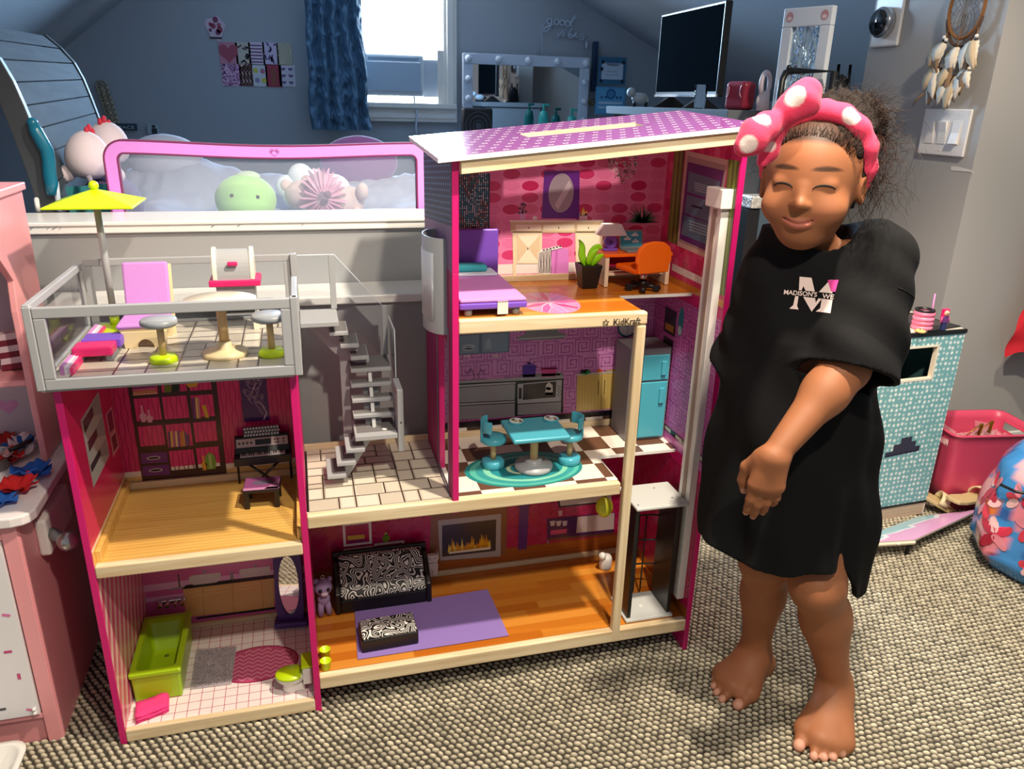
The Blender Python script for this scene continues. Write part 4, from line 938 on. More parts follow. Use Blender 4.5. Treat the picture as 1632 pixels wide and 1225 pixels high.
b = MB(); b.rings([[(x*sx, y*sx, z) for x, y in ((-1, -.55), (1, -.55), (1, .55), (-1, .55))] for sx, z in ((.031, .034), (.031, .0355), (.0195, .058))], smooth=False); b.build('lamp_shade', mat('lampshade', 'f4f0ee', .6), t, bevel=.001)
t = thing('toy_laptop', 'grey toy laptop with white clouds on a blue screen', 'laptop', (1.096, .245, Z+.0712))
b = MB(); b.box(-.026, .026, -.030, .010, 0, .004); b.build('keyboard', grey_dk, t, bevel=.001)
M = rot('X', -12, (0, .01, .003)); b = MB(); b.box(-.027, .027, .008, .012, .003, .042, M); b.build('lid', mat('pewter', '9aa0a2', .35), t, bevel=.001)
pr = Print((0, .0076, .003), (1, 0, 0), (0, math.sin(R(12)), math.cos(R(12)))); pr.rect(-.0245, .004, .0245, .036, '4aa9c4').up()
for cx_, cz_ in ((-.010, .021), (.008, .029), (.009, .015)):
    for dx, dz, r_ in ((0, 0, .0045), (-.005, -.001, .003), (.005, -.001, .0035), (.001, .0025, .0032)): pr.ell(cx_+dx, cz_+dz, r_, r_*.75, 'f2f6f7', 12)
pr.build('screen_picture', t)
t = thing('desk_chair', 'orange toy swivel chair on black casters by the desk', 'chair', (1.092, .172, Z), 12); t.scale = (1.28, 1.28, 1.18)
b = MB()
for k in range(5): a_ = R(72*k+20); b.cyl((0, 0, .010), (.024*math.cos(a_), .024*math.sin(a_), .008), .0045, .0035, 8)
b.cyl((0, 0, .008), (0, 0, .018), .008); b.build('star_base', black_pl, t)
for k in range(5):
    a_ = R(72*k+20); c = Vector((.024*math.cos(a_), .024*math.sin(a_), .0062)); q = Vector((-math.sin(a_), math.cos(a_), 0))*.004
    b = MB(); b.cyl(c-q, c+q, .0062, seg=14); b.build('caster', black_pl, t)
b = MB(); b.cyl((0, 0, .016), (0, 0, .034), .0062); b.build('column', chrome, t)
b = MB(); b.box(-.030, .030, -.020, .040, .033, .043); b.build('seat', orange, t, bevel=.003)
pts = [(-.030, .036), (.030, .036), (.031, .052), (.034, .054), (.0335, .070), (.029, .081), (.018, .089), (0, .0915), (-.018, .089), (-.029, .081), (-.0335, .070), (-.034, .054), (-.031, .052)]
b = MB(); b.prism(pts, -.027, -.019, 'xz'); b.build('backrest', orange, t, bevel=.002)
t = thing('potted_plant', 'bright green curling toy plant in a black tapered pot', 'plant', (.985, .218, Z))
b = MB()
b.rings([[(sx*x, sx*y, z) for x, y in ((-1, -1), (1, -1), (1, 1), (-1, 1))] for sx, z in ((.0165, 0), (.0235, .050), (.020, .050), (.018, .044))], smooth=False); b.build('pot', black_pl, t, bevel=.0015)
def leaf(pts, w_, th): # flat curling plastic leaf
    b = MB(); n = len(pts); pts = [Vector(p_) for p_ in pts]; rings = []
    for i, p_ in enumerate(pts):
        tt = i/(n-1); d = (pts[min(n-1, i+1)]-pts[max(0, i-1)]).normalized(); sd = d.cross(Vector((0, 1, .15))).normalized(); nn = sd.cross(d)
        k = w_*(math.sin(math.pi*min(1, .18+tt*.82))**.7)+.0006
        rings.append([p_+sd*k+nn*0, p_+nn*th, p_-sd*k, p_-nn*th])
    b.rings(rings); return b
leaf([(-.002, 0, .044), (-.012, 0, .056), (-.018, 0, .070), (-.016, 0, .084), (-.019, 0, .094), (-.026, 0, .103)], .0120, .0034).build('leaf', limeg, t, sub=1)
leaf([(.000, 0, .044), (.010, -.004, .056), (.022, -.004, .066), (.034, -.002, .070)], .0150, .0034).build('leaf', limeg, t, sub=1)
leaf([(.002, .004, .048), (.006, .004, .066), (.012, .003, .082), (.022, .001, .088), (.030, 0, .080)], .0150, .0034).build('leaf', limeg, t, sub=1)
leaf([(.001, -.004, .046), (-.004, -.008, .058), (.001, -.011, .070), (.008, -.012, .078), (.018, -.012, .086)], .0125, .003).build('leaf', limeg, t, sub=1)
b = MB(); b.box(-.0185, .0185, -.0185, .0185, .043, .046); b.build('soil', mat('dark_soil', '1f2a16', .9), t)
# ---- kitchen
Z = .4546
p = P(849, 748, Z=Z); t = thing('dining_table', 'square teal toy kitchen table on a grey round foot', 'table', (p.x+.004, p.y+.008, Z))
b = MB(); b.lathe([(.001, 0), (.039, 0), (.041, .003), (.040, .010), (.020, .013), (.018, .016), (.017, .021), (.001, .022)], seg=32); b.build('base', grey_pl, t)
b = MB(); b.cyl((0, 0, .02), (0, 0, .084), .0085); b.build('post', wood_br, t)
b = MB(); b.box(-.0605, .0605, -.056, .056, .083, .093); b.build('table_top', teal, t, bevel=.004, seg=3)
tx, ty = t.location.x, t.location.y
for px, py, fc, nm in ((823, 671, ('6f8f4a', '4a3a2a'), 'left'), (878, 667, ('8a8f94', '2c2c30'), 'right')):
    q = P(px, py, Z=Z+.095); o = thing('toy_plate', 'teal rimmed toy plate with printed food on the %s of the kitchen table' % nm, 'plate', (q.x, q.y, Z+.0932), 0, 'plates on the teal table')
    b = MB(); b.lathe([(.001, 0), (.0165, 0), (.018, .0015), (.0175, .003), (.001, .0032)], seg=28); b.build('rim', teal, o)
    pr = Print((0, 0, .0033), (1, 0, 0), (0, 1, 0)); pr.ell(0, 0, .0148, .0148, 'dfe6e4', 26).up()
    for k in range(5): pr.ell(.008*math.cos(k*2.2), .008*math.sin(k*1.7), .0045, .0032, fc[k % 2], 10)
    pr.build('food_picture', o)
def kchair(loc, side, label):
    s = thing('dining_chair', label, 'chair', loc, 0, 'teal toy chairs at the kitchen table')
    b = MB(); b.lathe([(.001, 0), (.023, 0), (.0245, .002), (.0245, .014), (.022, .0165), (.001, .017)], seg=28); b.build('base', teal, s)
    b = MB(); b.cyl((0, 0, .016), (0, 0, .058), .0062); b.build('post', wood_br, s)
    b = MB(); b.lathe([(.001, .056), (.025, .057), (.0275, .059), (.0275, .067), (.024, .070), (.001, .0705)], seg=28); b.build('seat', teal, s)
    b = MB(); a0 = 180 if side < 0 else 0
    b.rings([[(r_*math.cos(R(a0+a_)), r_*math.sin(R(a0+a_)), z) for r_, z in ((.0285, .058), (.0285, .108), (.0235, .108), (.0235, .058))] for a_ in (-9, -3, 3, 9)]); b.build('back_support', teal, s, bevel=.001)
    b = MB(); b.rings([[(r_*math.cos(R(a0+a_)), r_*math.sin(R(a0+a_)), z) for r_, z in ((.0275, .084), (.0275, .109), (.0215, .109), (.0215, .084))] for a_ in range(-68, 69, 8)]); b.build('backrest', teal, s, bevel=.001)
    return s
p = P(787, 744, Z=Z); kchair((p.x, p.y+.006, Z), -1, 'teal toy pedestal chair on the left of the kitchen table')
p = P(906, 738, Z=Z); kchair((p.x+.003, p.y+.006, Z), 1, 'teal toy pedestal chair on the right of the kitchen table')
t = thing('toy_fridge', 'grey toy refrigerator with two teal doors by the kitchen wall', 'refrigerator', (1.088, .192, Z))
b = MB(); b.box(0, .098, 0, .085, 0, .222); b.build('cabinet', mat('fridge_grey', '77757b', .4), t, bevel=.002)
b = MB(); b.box(.030, .094, -.004, 0, .006, .142); b.build('door', teal, t, bevel=.002)
b = MB(); b.box(.030, .094, -.004, 0, .146, .206); b.build('door', teal, t, bevel=.002)
for z0, z1 in ((.090, .128), (.158, .192)): b = MB(); b.box(.074, .086, -.009, -.004, z0, z1); b.build('handle', teal, t, bevel=.002)
# ---- living room
Z = .0862
r0, r1, r2, r3 = [P(*q, Z=Z) for q in ((568, 973), (770, 921), (811, 1013), (570, 1051))]
o = MB().prism([(r0.x-.004, r0.y), (r1.x, r0.y+.012), (r2.x, r2.y), (r3.x, r3.y)], Z, Z+.0014, 'xy').build('toy_rug', mat('purple_felt', '957ac4', .95, bump=(900, .6, .001)), None, bevel=.0004); tag(o, 'flat purple felt rug under the zebra ottoman', 'rug')
t = thing('toy_sofa', 'black toy sofa with one long zebra print cushion', 'sofa', (.418, .20, Z), 0)
blk = mat('sofa_black', '0f0e10', .4)
b = MB(); b.box(0, .218, .072, .084, 0, .112); b.build('backrest', blk, t, bevel=.003)
b = MB(); b.box(.012, .206, -.004, .072, 0, .034); b.build('seat_base', blk, t, bevel=.003)
for x in (0, .206): b = MB(); b.prism([(-.006, 0), (.078, 0), (.078, .098), (.060, .098), (-.006, .052)], x, x+.012, 'yz'); b.build('armrest', blk, t, bevel=.003)
b = MB(); M = rot('X', 0); b.prism([(-.003, .034), (.010, .034), (.0715, .100), (.0715, .108), (.058, .108), (-.003, .043)], .013, .205, 'yz'); b.build('cushion', ZEB, t, bevel=.004)
t = thing('toy_ottoman', 'low black toy ottoman with a zebra print top on the purple rug', 'ottoman', (.523, .085, Z+.0016), 2)
b = MB(); b.box(-.060, .060, -.034, .034, 0, .030); b.build('base', blk, t, bevel=.003)
b = MB(); b.box(-.058, .058, -.032, .032, .030, .036); b.build('cushion', ZEB, t, bevel=.003)
t = thing('bead_eyed_figure', 'small lilac plush keyring animal standing beside the sofa', 'plush', (.3935, .205, Z), 8)
fm = mat('lilac_plush', 'a58bb8', .95, bump=(900, .8, .001))
b = MB(); b.ball((0, 0, .072), .020, 18, 1.0, .85, 1.05); b.ball((-.015, .002, .089), .0065, 10); b.ball((.015, .002, .089), .0065, 10); b.build('head', fm, t)
b = MB(); b.ball((0, .001, .040), .0145, 14, 1, .8, 1.25); b.build('body', fm, t)
for x in (-.0085, .0085): b = MB(); b.tube([(x*.7, 0, .034), (x, -.002, .018), (x*1.1, -.004, .002)], .0072, 10); b.build('leg', fm, t)
b = MB(); b.ball((0, -.0165, .063), .0075, 10, 1.1, .5, .7); b.build('muzzle', mat('pale_muzzle', 'd9c0d0', .9), t)
for x in (-.0085, .0085): b = MB(); b.ball((x, -.0155, .073), .0042, 10, 1, .6, 1.25); b.build('eye', black_pl, t)
b = MB(); b.tube([(0+.004*math.cos(a_*.7), 0, .098+.004*math.sin(a_*.7)) for a_ in range(10)], .0008, 6); b.build('ring', chrome, t)
t = thing('cat_figure', 'flat white toy cat standing at the back wall beside the sofa', 'figurine', (.651, .283, Z+.013))
cm = mat('cat_white', 'e3d9d2', .5)
b = MB(); b.prism([(-.013, 0), (.013, 0), (.015, .028), (.012, .036), (-.012, .036), (-.015, .028)], -.004, .004, 'xz'); b.build('body', cm, t, bevel=.001)
b = MB(); b.prism([(-.0165, .050), (-.012, .036), (.012, .036), (.0165, .050), (.0150, .066), (.0115, .058), (-.0115, .058), (-.0150, .066)], -.006, .006, 'xz'); b.build('head', cm, t, bevel=.001)
pr = Print((0, -.0062, 0), (1, 0, 0), (0, 0, 1))
pr.line([(-.010, .052), (-.004, .0495)], .0014, '2a2422').line([(.010, .052), (.004, .0495)], .0014, '2a2422').poly([(-.0015, .0465), (.0015, .0465), (0, .0445)], '8a4a4a').poly([(-.0145, .054), (-.0115, .0565), (-.0142, .062)], 'b09088').poly([(.0145, .054), (.0115, .0565), (.0142, .062)], 'b09088')
pr.line([(-.009, .039), (-.003, .0375), (.003, .0375), (.009, .039)], .0012, '4a3a38').line([(-.0005, .004), (-.0005, .02)], .0012, '8a7a74'); pr.build('face', t)
for px, py, lb in ((517, 1046, 'lime green toy cup, the one standing deeper in the living room corner'), (519, 1064, 'lime green toy cup nearest the front rail of the living room')):
    q = P(px, py, Z=Z); o = MB().lathe([(.001, 0), (.0095, 0), (.011, .018), (.0118, .019), (.0105, .019), (.0085, .006), (.001, .005)], (max(q.x, .3885), q.y, Z), 24).build('toy_cup', lime); tag(o, lb, 'cup', 'lime toy cups in the corner')
q = P(963, 808, Y=.075); t = thing('pendant_lamp', 'yellow pear shaped toy lamp hanging under the kitchen floor', 'lamp', (q.x, .075, .4466))
h = .4466-q.z
b = MB(); b.cyl((0, 0, -.002), (0, 0, 0), .007); b.build('ceiling_cap', chrome, t)
b = MB(); b.cyl((0, 0, -h+.02), (0, 0, -.002), .0016, seg=8); b.build('cord', black_pl, t)
b = MB(); b.lathe([(.001, -h-.022), (.010, -h-.0195), (.0175, -h-.009), (.0195, -h+.002), (.016, -h+.014), (.008, -h+.022), (.001, -h+.024)], seg=20); b.build('shade', mat('yellow_shade', 'cfd02a', .35), t)
o = MB().lathe([(.001, 0), (.011, 0), (.012, .004), (.0125, .022), (.011, .026), (.008, .027), (.001, .027)], (1.0, .06, Z), 20)
q = P(985, 888, Y=.2); o.bm.free(); t = thing('white_toy', 'small white rounded toy half hidden behind the pine post', 'toy', (1.083, .235, Z))  # plain white rounded toy, its exact kind unknown
b = MB(); b.lathe([(.001, 0), (.014, 0), (.016, .006), (.016, .030), (.012, .037), (.001, .039)], seg=20); b.build('body', white_pl, t)
b = MB(); b.ball((-.012, -.006, .040), .010, 14); b.build('knob', white_pl, t)
# ---- bathroom
Z = .0324
t = thing('bathtub', 'lime green rectangular toy bathtub along the left wall', 'bathtub', (.0115, .070, Z), 0)
g_ = mat('tub_green', '9fc414', .28)
L_, W_ = .190, .094
def rrect(x0, x1, y0, y1, r, z, n=5): return [(cx+r*math.cos(R(a0+90*i/n)), cy+r*math.sin(R(a0+90*i/n)), z) for cx, cy, a0 in ((x1-r, y1-r, 0), (x0+r, y1-r, 90), (x0+r, y0+r, 180), (x1-r, y0+r, 270)) for i in range(n+1)]
b = MB(); b.rings([rrect(.003, W_-.003, .004, L_, .004, 0), rrect(.001, W_-.001, .002, L_, .004, .060), rrect(-.002, W_+.002, -.002, L_, .005, .062), rrect(-.002, W_+.002, -.002, L_, .005, .070), rrect(.001, W_-.001, .001, L_-.002, .005, .0715),
                    rrect(.009, W_-.009, .010, L_-.012, .012, .0715), rrect(.011, W_-.011, .013, L_-.020, .012, .066), rrect(.019, W_-.019, .030, L_-.052, .012, .018), rrect(.024, W_-.024, .036, L_-.060, .010, .0145)], smooth=False)
b.build('tub', g_, t, bevel=.0012)
b = MB(); b.cyl((.047, .12, .0146), (.047, .12, .0154), .005, seg=14); b.build('drain', chrome, t)
fa = thing('bath_faucet', 'small chrome toy tap set above the lime bathtub', 'faucet', (.060, .285, Z+.075))
for x in (-.020, -.005, .012, .026):
    b = MB(); b.cyl((x, .010, .006), (x, -.008, .004), .0045 if x != .012 else .0035, seg=12); b.build('tap', chrome, fa)
b = MB(); b.box(-.026, .032, .006, .014, .002, .010); b.build('bar', chrome, fa, bevel=.002)
t = thing('bath_towel', 'hot pink folded toy towel on the bathroom floor by the tub', 'towel', (.052, .0445, Z), 8)
b = MB()
for k, (z, dx, dy) in enumerate(((0, 0, 0), (.0048, .001, -.001), (.0096, -.001, .0015))):
    rg = []
    for i in range(9):
        u_ = -1+2*i/8; rg.append([(u_*.029+dx+.0012*math.sin(9*v_+k), v_*.022+dy+.001*math.sin(7*u_+k)+.006*u_, z+(.0044 if top_ else 0)+.0011*math.sin(5*u_+3*v_+k)) for top_, v_ in ((0, -1), (0, -.3), (0, .4), (0, 1), (1, 1), (1, .4), (1, -.3), (1, -1))])
    b.rings(rg)
b.build('folded_cloth', pink_cl, t)
rs = random.Random(2); b = MB(); m_ = mat('grey_shag', 'b9aeb2', .95)
b.prism([(.116, .088), (.196, .085), (.199, .203), (.114, .215)], Z, Z+.002, 'xy')
for i in range(2600):
    x, y = rs.uniform(.116, .197), rs.uniform(.089, .205); a_ = rs.uniform(0, 6.28); h_ = rs.uniform(.0025, .0055); d_ = Vector((math.cos(a_), math.sin(a_), 0)); p0 = Vector((x, y, Z+.002))
    b.poly([p0-d_*.0010, p0+d_*.0010, p0+Vector((rs.gauss(0, .0016), rs.gauss(0, .0016), h_))])
o = b.build('bath_mat', m_, fix=False); tag(o, 'fluffy grey shag bath mat beside the bathtub', 'mat')
t = thing('toilet', 'white toy toilet with a lime lid by the bathroom side panel', 'toilet', (.330, .043, Z), 0)
b = MB(); b.lathe([(.001, 0), (.0155, 0), (.0165, .003), (.0145, .012), (.016, .018), (.022, .024), (.0265, .032), (.026, .036), (.001, .036)], (-.012, 0, 0), 24, 1.15, .85); b.build('bowl', white_pl, t)
b = MB(); b.box(-.016, .014, -.012, .012, 0, .018); b.build('foot', white_pl, t, bevel=.003)
b = MB(); b.lathe([(.001, .036), (.0265, .0362), (.028, .0385), (.0265, .042), (.001, .0435)], (-.012, 0, 0), 28, 1.12, .86); b.build('lid', lime, t)
b = MB(); b.box(.012, .030, -.022, .022, .022, .062); b.build('tank', white_pl, t, bevel=.003)
b = MB(); b.box(.010, .0315, -.023, .023, .062, .068); b.build('tank_lid', lime, t, bevel=.002)
b = MB(); b.cyl((.010, -.019, .0395), (.010, .019, .0395), .003, seg=10); b.build('hinge', white_pl, t)
t = thing('standing_mirror', 'oval toy mirror in a dark purple upright frame', 'mirror', (.3205, .262, Z))
b = MB(); b.box(-.040, .036, -.024, .020, 0, .014); b.build('base', purple_dk, t, bevel=.004)
mx, mz, ma, mb_ = -.004, .098, .0225, .074
b = MB(); N = 40
outer = []
for i in range(N):
    a_ = 2*math.pi*i/N; c_, s_ = math.cos(a_), math.sin(a_); k = min(.031/abs(c_) if abs(c_) > 1e-6 else 9, (.086 if s_ > 0 else .085)/abs(s_) if abs(s_) > 1e-6 else 9); outer.append((mx+c_*k, mz+s_*k))
inner = [(mx+ma*math.cos(2*math.pi*i/N), mz+mb_*math.sin(2*math.pi*i/N)) for i in range(N)]
b.rings([[(x, -.006, z) for x, z in outer], [(x, -.006, z) for x, z in inner], [(x, .004, z) for x, z in inner], [(x, .006, z) for x, z in outer], [(x, -.006, z) for x, z in outer]], caps=False, smooth=False); b.build('frame', purple_dk, t)
b = MB(); b.prism(inner, -.002, .003, 'xz'); b.build('glass', mat('mirror_glass', 'e9e4e8', .03, metal=1), t)
t['label'] = 'oval toy mirror in a dark purple upright frame'; t.rotation_euler = (R(-7), 0, R(-6))
# ---- left room
Z = .3985
t = thing('toy_keyboard', 'black toy keyboard on crossed legs under the damask banner', 'keyboard', (.290, .262, Z), 2)
b = MB(); b.box(-.058, .058, -.030, .026, .060, .078); b.build('case', black_pl, t, bevel=.002)
b = MB(); b.prism([(-.006, .078), (.024, .078), (.024, .108), (.012, .108)], -.055, .055, 'yz'); b.build('control_panel', black_pl, t, bevel=.001)
M_ = (0, .018, .030); v_ = Vector(M_).normalized()
pr = Print((0, -.0062, .078), (1, 0, 0), v_); pr.rect(-.052, .013, .052, .031, 'c9b9b4').up(); pr.rect(-.014, .016, .018, .028, '1a1416')
for x in (-.046, -.038, -.030, -.022): pr.ell(x, .022, .0024, .0024, '2a2022', 10)
for x in (.024, .030, .042): pr.rect(x, .017, x+.004, .020, '3a2426'); pr.rect(x, .023, x+.004, .027, '6a1f2a')
pr.build('control_print', t)
b = MB()
for k in range(20): b.box(-.045+.0045*k, -.0409+.0045*k, -.026, -.008, .078, .0795)
b.build('keys', mat('white_keys', 'efeaea', .3), t, kind='stuff')
b = MB()
for k in range(19):
    if k % 7 not in (2, 6): b.box(-.0418+.0045*k, -.0395+.0045*k, -.019, -.008, .0795, .0808)
b.build('black_keys', black_mt, t, kind='stuff')
for s in (-1, 1):
    b = MB(); b.cyl((s*.034, -.014, .060), (-s*.030, -.014, 0), .0028, seg=8); b.build('leg', black_pl, t)
    b = MB(); b.cyl((s*.054, .016, .060), (s*.054, .016, 0), .0025, seg=8); b.build('leg', black_pl, t)
pr = Print((0, .0105, .108), (1, 0, 0), (0, .18, .98)); pr.rect(-.036, 0, .036, .021, '141214').up(); rs = random.Random(9)
for i in range(12):
    for j in range(3): x = -.033+.0060*i; z = .0035+.0070*j; pr.ell(x+.002*(j % 2), z, .0022, .0026, 'efeaec', 10); pr.up().ell(x+.002*(j % 2), z, .0010, .0013, '141214', 8); pr.k -= 1
pr.build('music_sheet', t)
t = thing('piano_bench', 'small black toy bench with a plum patterned seat', 'bench', (.288, .176, Z), -3); t.scale = (1.12, 1.12, 1.05)
b = MB(); b.box(-.032, .032, -.022, .030, .034, .040); b.build('seat', black_pl, t, bevel=.001)
pr = Print((0, 0, .0402), (1, 0, 0), (0, 1, 0)); pr.rect(-.031, -.021, .031, .029, '8a4a7a').up().rect(-.031, -.021, .031, -.012, 'c98ab4').ell(0, .008, .018, .010, '6a5a70', 20).poly([(.005, -.02), (.03, -.02), (.03, .02)], 'b47aa0'); pr.build('seat_print', t)
for x, y in ((-.026, -.016), (.026, -.016), (.026, .024), (-.026, .024)): b = MB(); b.box(x-.004, x+.004, y-.004, y+.004, 0, .034); b.build('leg', black_pl, t)
# ================================================================== THE ATTIC BEDROOM BEHIND
def PW(px, py, wd): return CAM + (FWD + RGT*((px-816)/F) - UPV*((py-612.5)/F))*wd
def facing(a, b):
    """yaw (deg) that lays local +x along a->b"""
    return math.degrees(math.atan2(b.y-a.y, b.x-a.x))
def cloth(name, f, nu, nv, m, parent=None, solid=0, label=None):
    """grid surface f(u, v) -> point, u and v in 0..1"""
    b = MB(); V = [[b.bm.verts.new(f(i/nu, j/nv)) for i in range(nu+1)] for j in range(nv+1)]
    for j in range(nv):
        for i in range(nu): b._f([V[j][i], V[j][i+1], V[j+1][i+1], V[j+1][i]], True)
    return b.build(name, m, parent, solid=solid, fix=False, label=label)
def nz(x, y=0, z=0): return noise.noise(Vector((x, y, z)))
grey_wd = wood('grey_wash_wood', '434e57', '363f47', (70, 4, 30), .85); grey_fr = mat('charcoal_paint', '3b4045', .5)
bed = thing('sleigh_bed', 'grey bed with a tall curved plank headboard behind the half wall', 'bed', (0, 0, 0))
prof = [(-.255, 1.318), (-.218, 1.283), (-.188, 1.243), (-.170, 1.198), (-.158, 1.151), (-.147, 1.102), (-.136, 1.050), (-.126, .99), (-.116, .92), (-.110, .80)]
for i in range(len(prof)-1):
    (x0, z0), (x1, z1) = prof[i], prof[i+1]; g = .0012
    b = MB(); ring = []
    for y, dx, dz in ((.672, 0, 0), (1.47, -.042, .018)):
        ring.append([(x0+dx, y, z0+dz-g), (x1+dx, y, z1+dz+g), (x1+dx-.014, y, z1+dz+g), (x0+dx-.014, y, z0+dz-g)])
    b.rings(ring, smooth=False); b.build('plank', grey_wd, bed, bevel=.0015)
for y0, dx, dz in ((.652, 0, 0), (1.468, -.042, .018)):
    b = MB(); out = [(x+dx+.004, z+dz+.003) for x, z in prof]; inn = [(x+dx-.034-.010*k/9, z+dz-.008) for k, (x, z) in enumerate(prof)]
    b.rings([[(a[0], y0, a[1]), (a[0], y0+.022, a[1]), (c[0], y0+.022, c[1]), (c[0], y0, c[1])] for a, c in zip(out, inn)], smooth=False); b.build('side_post', grey_fr, bed, bevel=.002)
b = MB(); b.box(-.10, 1.25, .690, 1.46, .45, .828); b.build('mattress', mat('mattress_cover', 'b9bccb', .9), bed, bevel=.03, seg=4)
b = MB(); b.box(-.11, 1.28, 1.462, 1.49, .3, .80); b.build('side_rail', grey_fr, bed)
sheet_m = mat('bluish_sheet', 'aab2c6', .9, bump=(30, .3, .004))
def duv(u, v):
    x = -.09+1.30*u; y = .70+.76*v
    hgt = .850+.012*nz(x*9, y*9)+.02*max(0, nz(x*4+3, y*4))
    hgt += .135*math.exp(-((y-1.33)/.16)**2)*(.75+.25*math.sin(x*7+1)+.18*nz(x*6, y*3, 5))+.015*abs(nz(x*22, y*14, 2))*(1 if y > .95 else .3)
    hgt += .05*math.exp(-((x-.02)/.10)**2-((y-1.05)/.16)**2)
    return (x, y, hgt)
o = cloth('duvet', duv, 110, 70, sheet_m); tag(o, 'rumpled pale blue bedding heaped on the grey bed', 'bedding')
# purple pillow at the far end of the bed
def pil(b, c, sx, sy, sz, seg=20):
    b.ball(c, 1, seg, sx, sy, sz); return b
b = MB(); pil(b, (.60, 1.36, .985), .13, .06, .085); o = b.build('violet_pillow', mat('violet_velvet', '7d4a8c', .8, sheen=.4), sub=1); tag(o, 'violet pillow peeping over the pink rail beside the curtain', 'pillow')
b = MB(); pil(b, (.02, 1.30, 1.0), .11, .07, .07); o = b.build('white_pillow', mat('white_pillowcase', 'c9cede', .9), sub=1); tag(o, 'white pillow beside the chicken plush at the head of the bed', 'pillow')
# bed rail with mesh panel
rail = thing('bed_rail', 'pink framed bed guard rail with a see-through mesh panel', 'bed rail', (0, .66, 0))
pinkf = mat('orchid_fabric', 'd98ae2', .75); pinkd = mat('plum_piping', '7a2a58', .8)
X0, X1, zb_, zt_ = -.016, .716, .80, 1.086
def rloop(off, n=8, r=.045):
    x0, x1, z1 = X0+off, X1-off, zt_-off; pts = [(x0, zb_)]
    r = max(.006, r-off)
    for cx, cz, a0 in ((x0+r, z1-r, 180), (x1-r, z1-r, 90)): pts += [(cx+r*math.cos(R(a0-90*i/n)), cz+r*math.sin(R(a0-90*i/n))) for i in range(n+1)]
    return pts+[(x1, zb_)]
def sag(x): return -.010*math.sin(math.pi*(x-X0)/(X1-X0))**2
def dens(P_): # subdivide the long top edge
    out = []
    for a, c in zip(P_, P_[1:]):
        n = max(1, int(abs(c[0]-a[0])/.04)); out += [(a[0]+(c[0]-a[0])*i/n, a[1]+(c[1]-a[1])*i/n) for i in range(n)]
    return out+[P_[-1]]
A, B_ = dens(rloop(0)), rloop(.031); 
def zipat(off): return [(x, 0, z+(sag(x) if z > 1.0 else 0)) for x, z in dens(rloop(off))]
def bandq(o0, o1, y, m, nm, th=.006):
    p0, p1 = rloop(o0), rloop(o1); q0, q1 = [], []
    for (a, c), (d, e) in zip(zip(p0, p0[1:]), zip(p1, p1[1:])):
        n = max(1, int(abs(c[0]-a[0])/.04))
        q0 += [(a[0]+(c[0]-a[0])*i/n, a[1]+(c[1]-a[1])*i/n) for i in range(n)]; q1 += [(d[0]+(e[0]-d[0])*i/n, d[1]+(e[1]-d[1])*i/n) for i in range(n)]
    q0.append(p0[-1]); q1.append(p1[-1]); f = lambda x, z, yy: (x, yy, z+(sag(x) if z > 1.0 else 0))
    b = MB(); b.rings([[f(*a, y-th), f(*c, y-th), f(*c, y+th), f(*a, y+th)] for a, c in zip(q0, q1)], smooth=False); return b.build(nm, m, rail, bevel=.002)
bandq(.003, .029, 0, pinkf, 'padded_frame', .009)
bandq(0, .0045, 0, pinkd, 'piping', .010); bandq(.0275, .032, 0, pinkd, 'piping', .0095)
mesh_m = mat('bed_rail_mesh', 'b8c4dd', .6, alpha=.28)
b = MB(); x0, x1 = X0+.03, X1-.03
b.rings([[(x0+(x1-x0)*i/16, 0, zb_) for i in range(17)], [(x0+(x1-x0)*i/16, 0, zt_-.031+sag(x0+(x1-x0)*i/16)) for i in range(17)]], close=False, caps=False); b.build('mesh_panel', mesh_m, rail, fix=False)
pr = Print((.352, -.0095, 1.058), (1, 0, 0), (0, 0, 1), .0004)
for dx, dz, r_ in ((0, 0, .006), (-.005, .007, .0025), (.005, .007, .0025), (-.0085, .003, .0022), (.0085, .003, .0022)): pr.line([(dx+r_*math.cos(R(30*i)), dz+r_*math.sin(R(30*i))) for i in range(13)], .0009, 'b0559c')
pr.build('stitched_emblem', rail)
# plush toys
def blob(name, parts, m, parent, sub=0, noise_amp=0):
    b = MB()
    for c, r, s in parts: b.ball(c, r, 18, *s)
    return b.build(name, m, parent, sub=sub)
frog = thing('frog_plush', 'round green frog plush on the bed, shade painted on its underside', 'plush', (.262, .93, .853))
b = MB(); nn = 26
def frogr(cth): return 1
b.ball((0, 0, .066), .078, 28, 1.02, .9, .86)
o = b.build('body', VSOFT, frog); at = o.data.color_attributes['Col']
for pol in o.data.polygons:
    for li in pol.loop_indices:
        co = o.data.vertices[o.data.loops[li].vertex_index].co; at.data[li].color = (*lin('a9e08a' if co.z > .022+.006*math.sin(co.x*30) else '8cba74'), 1)  # one green plush; the darker underside is shade painted into its colour
blob('eye_bump', [((.010, .0, .126), .022, (1.5, .9, .7))], mat('pale_green_plush', 'b9d0b4', .9), frog)
blob('eye', [((-.030, -.062, .084), .005, (1, .6, 1))], black_pl, frog); blob('eye', [((.034, -.062, .080), .005, (1, .6, 1))], black_pl, frog)
chick = mat('cream_plush', 'e9d9dc', .95, bump=(300, .4, .001)); red_f = mat('red_felt', 'd8384a', .9)
ck = thing('chicken_plush', 'cream round chicken plush with a red comb in front of the headboard', 'plush', (-.078, .80, .985))
b = MB(); b.lathe([(.001, 0), (.034, .004), (.050, .026), (.053, .052), (.046, .078), (.030, .100), (.012, .110), (.001, .112)], seg=28); b.build('body', chick, ck, sub=1)
for s in (-1, 1): b = MB(); b.ball((s*.052, -.004, .014), .022, 14, 1.15, .8, .9, M=rot('Y', s*25, (s*.05, 0, .014))); b.build('wing', chick, ck)
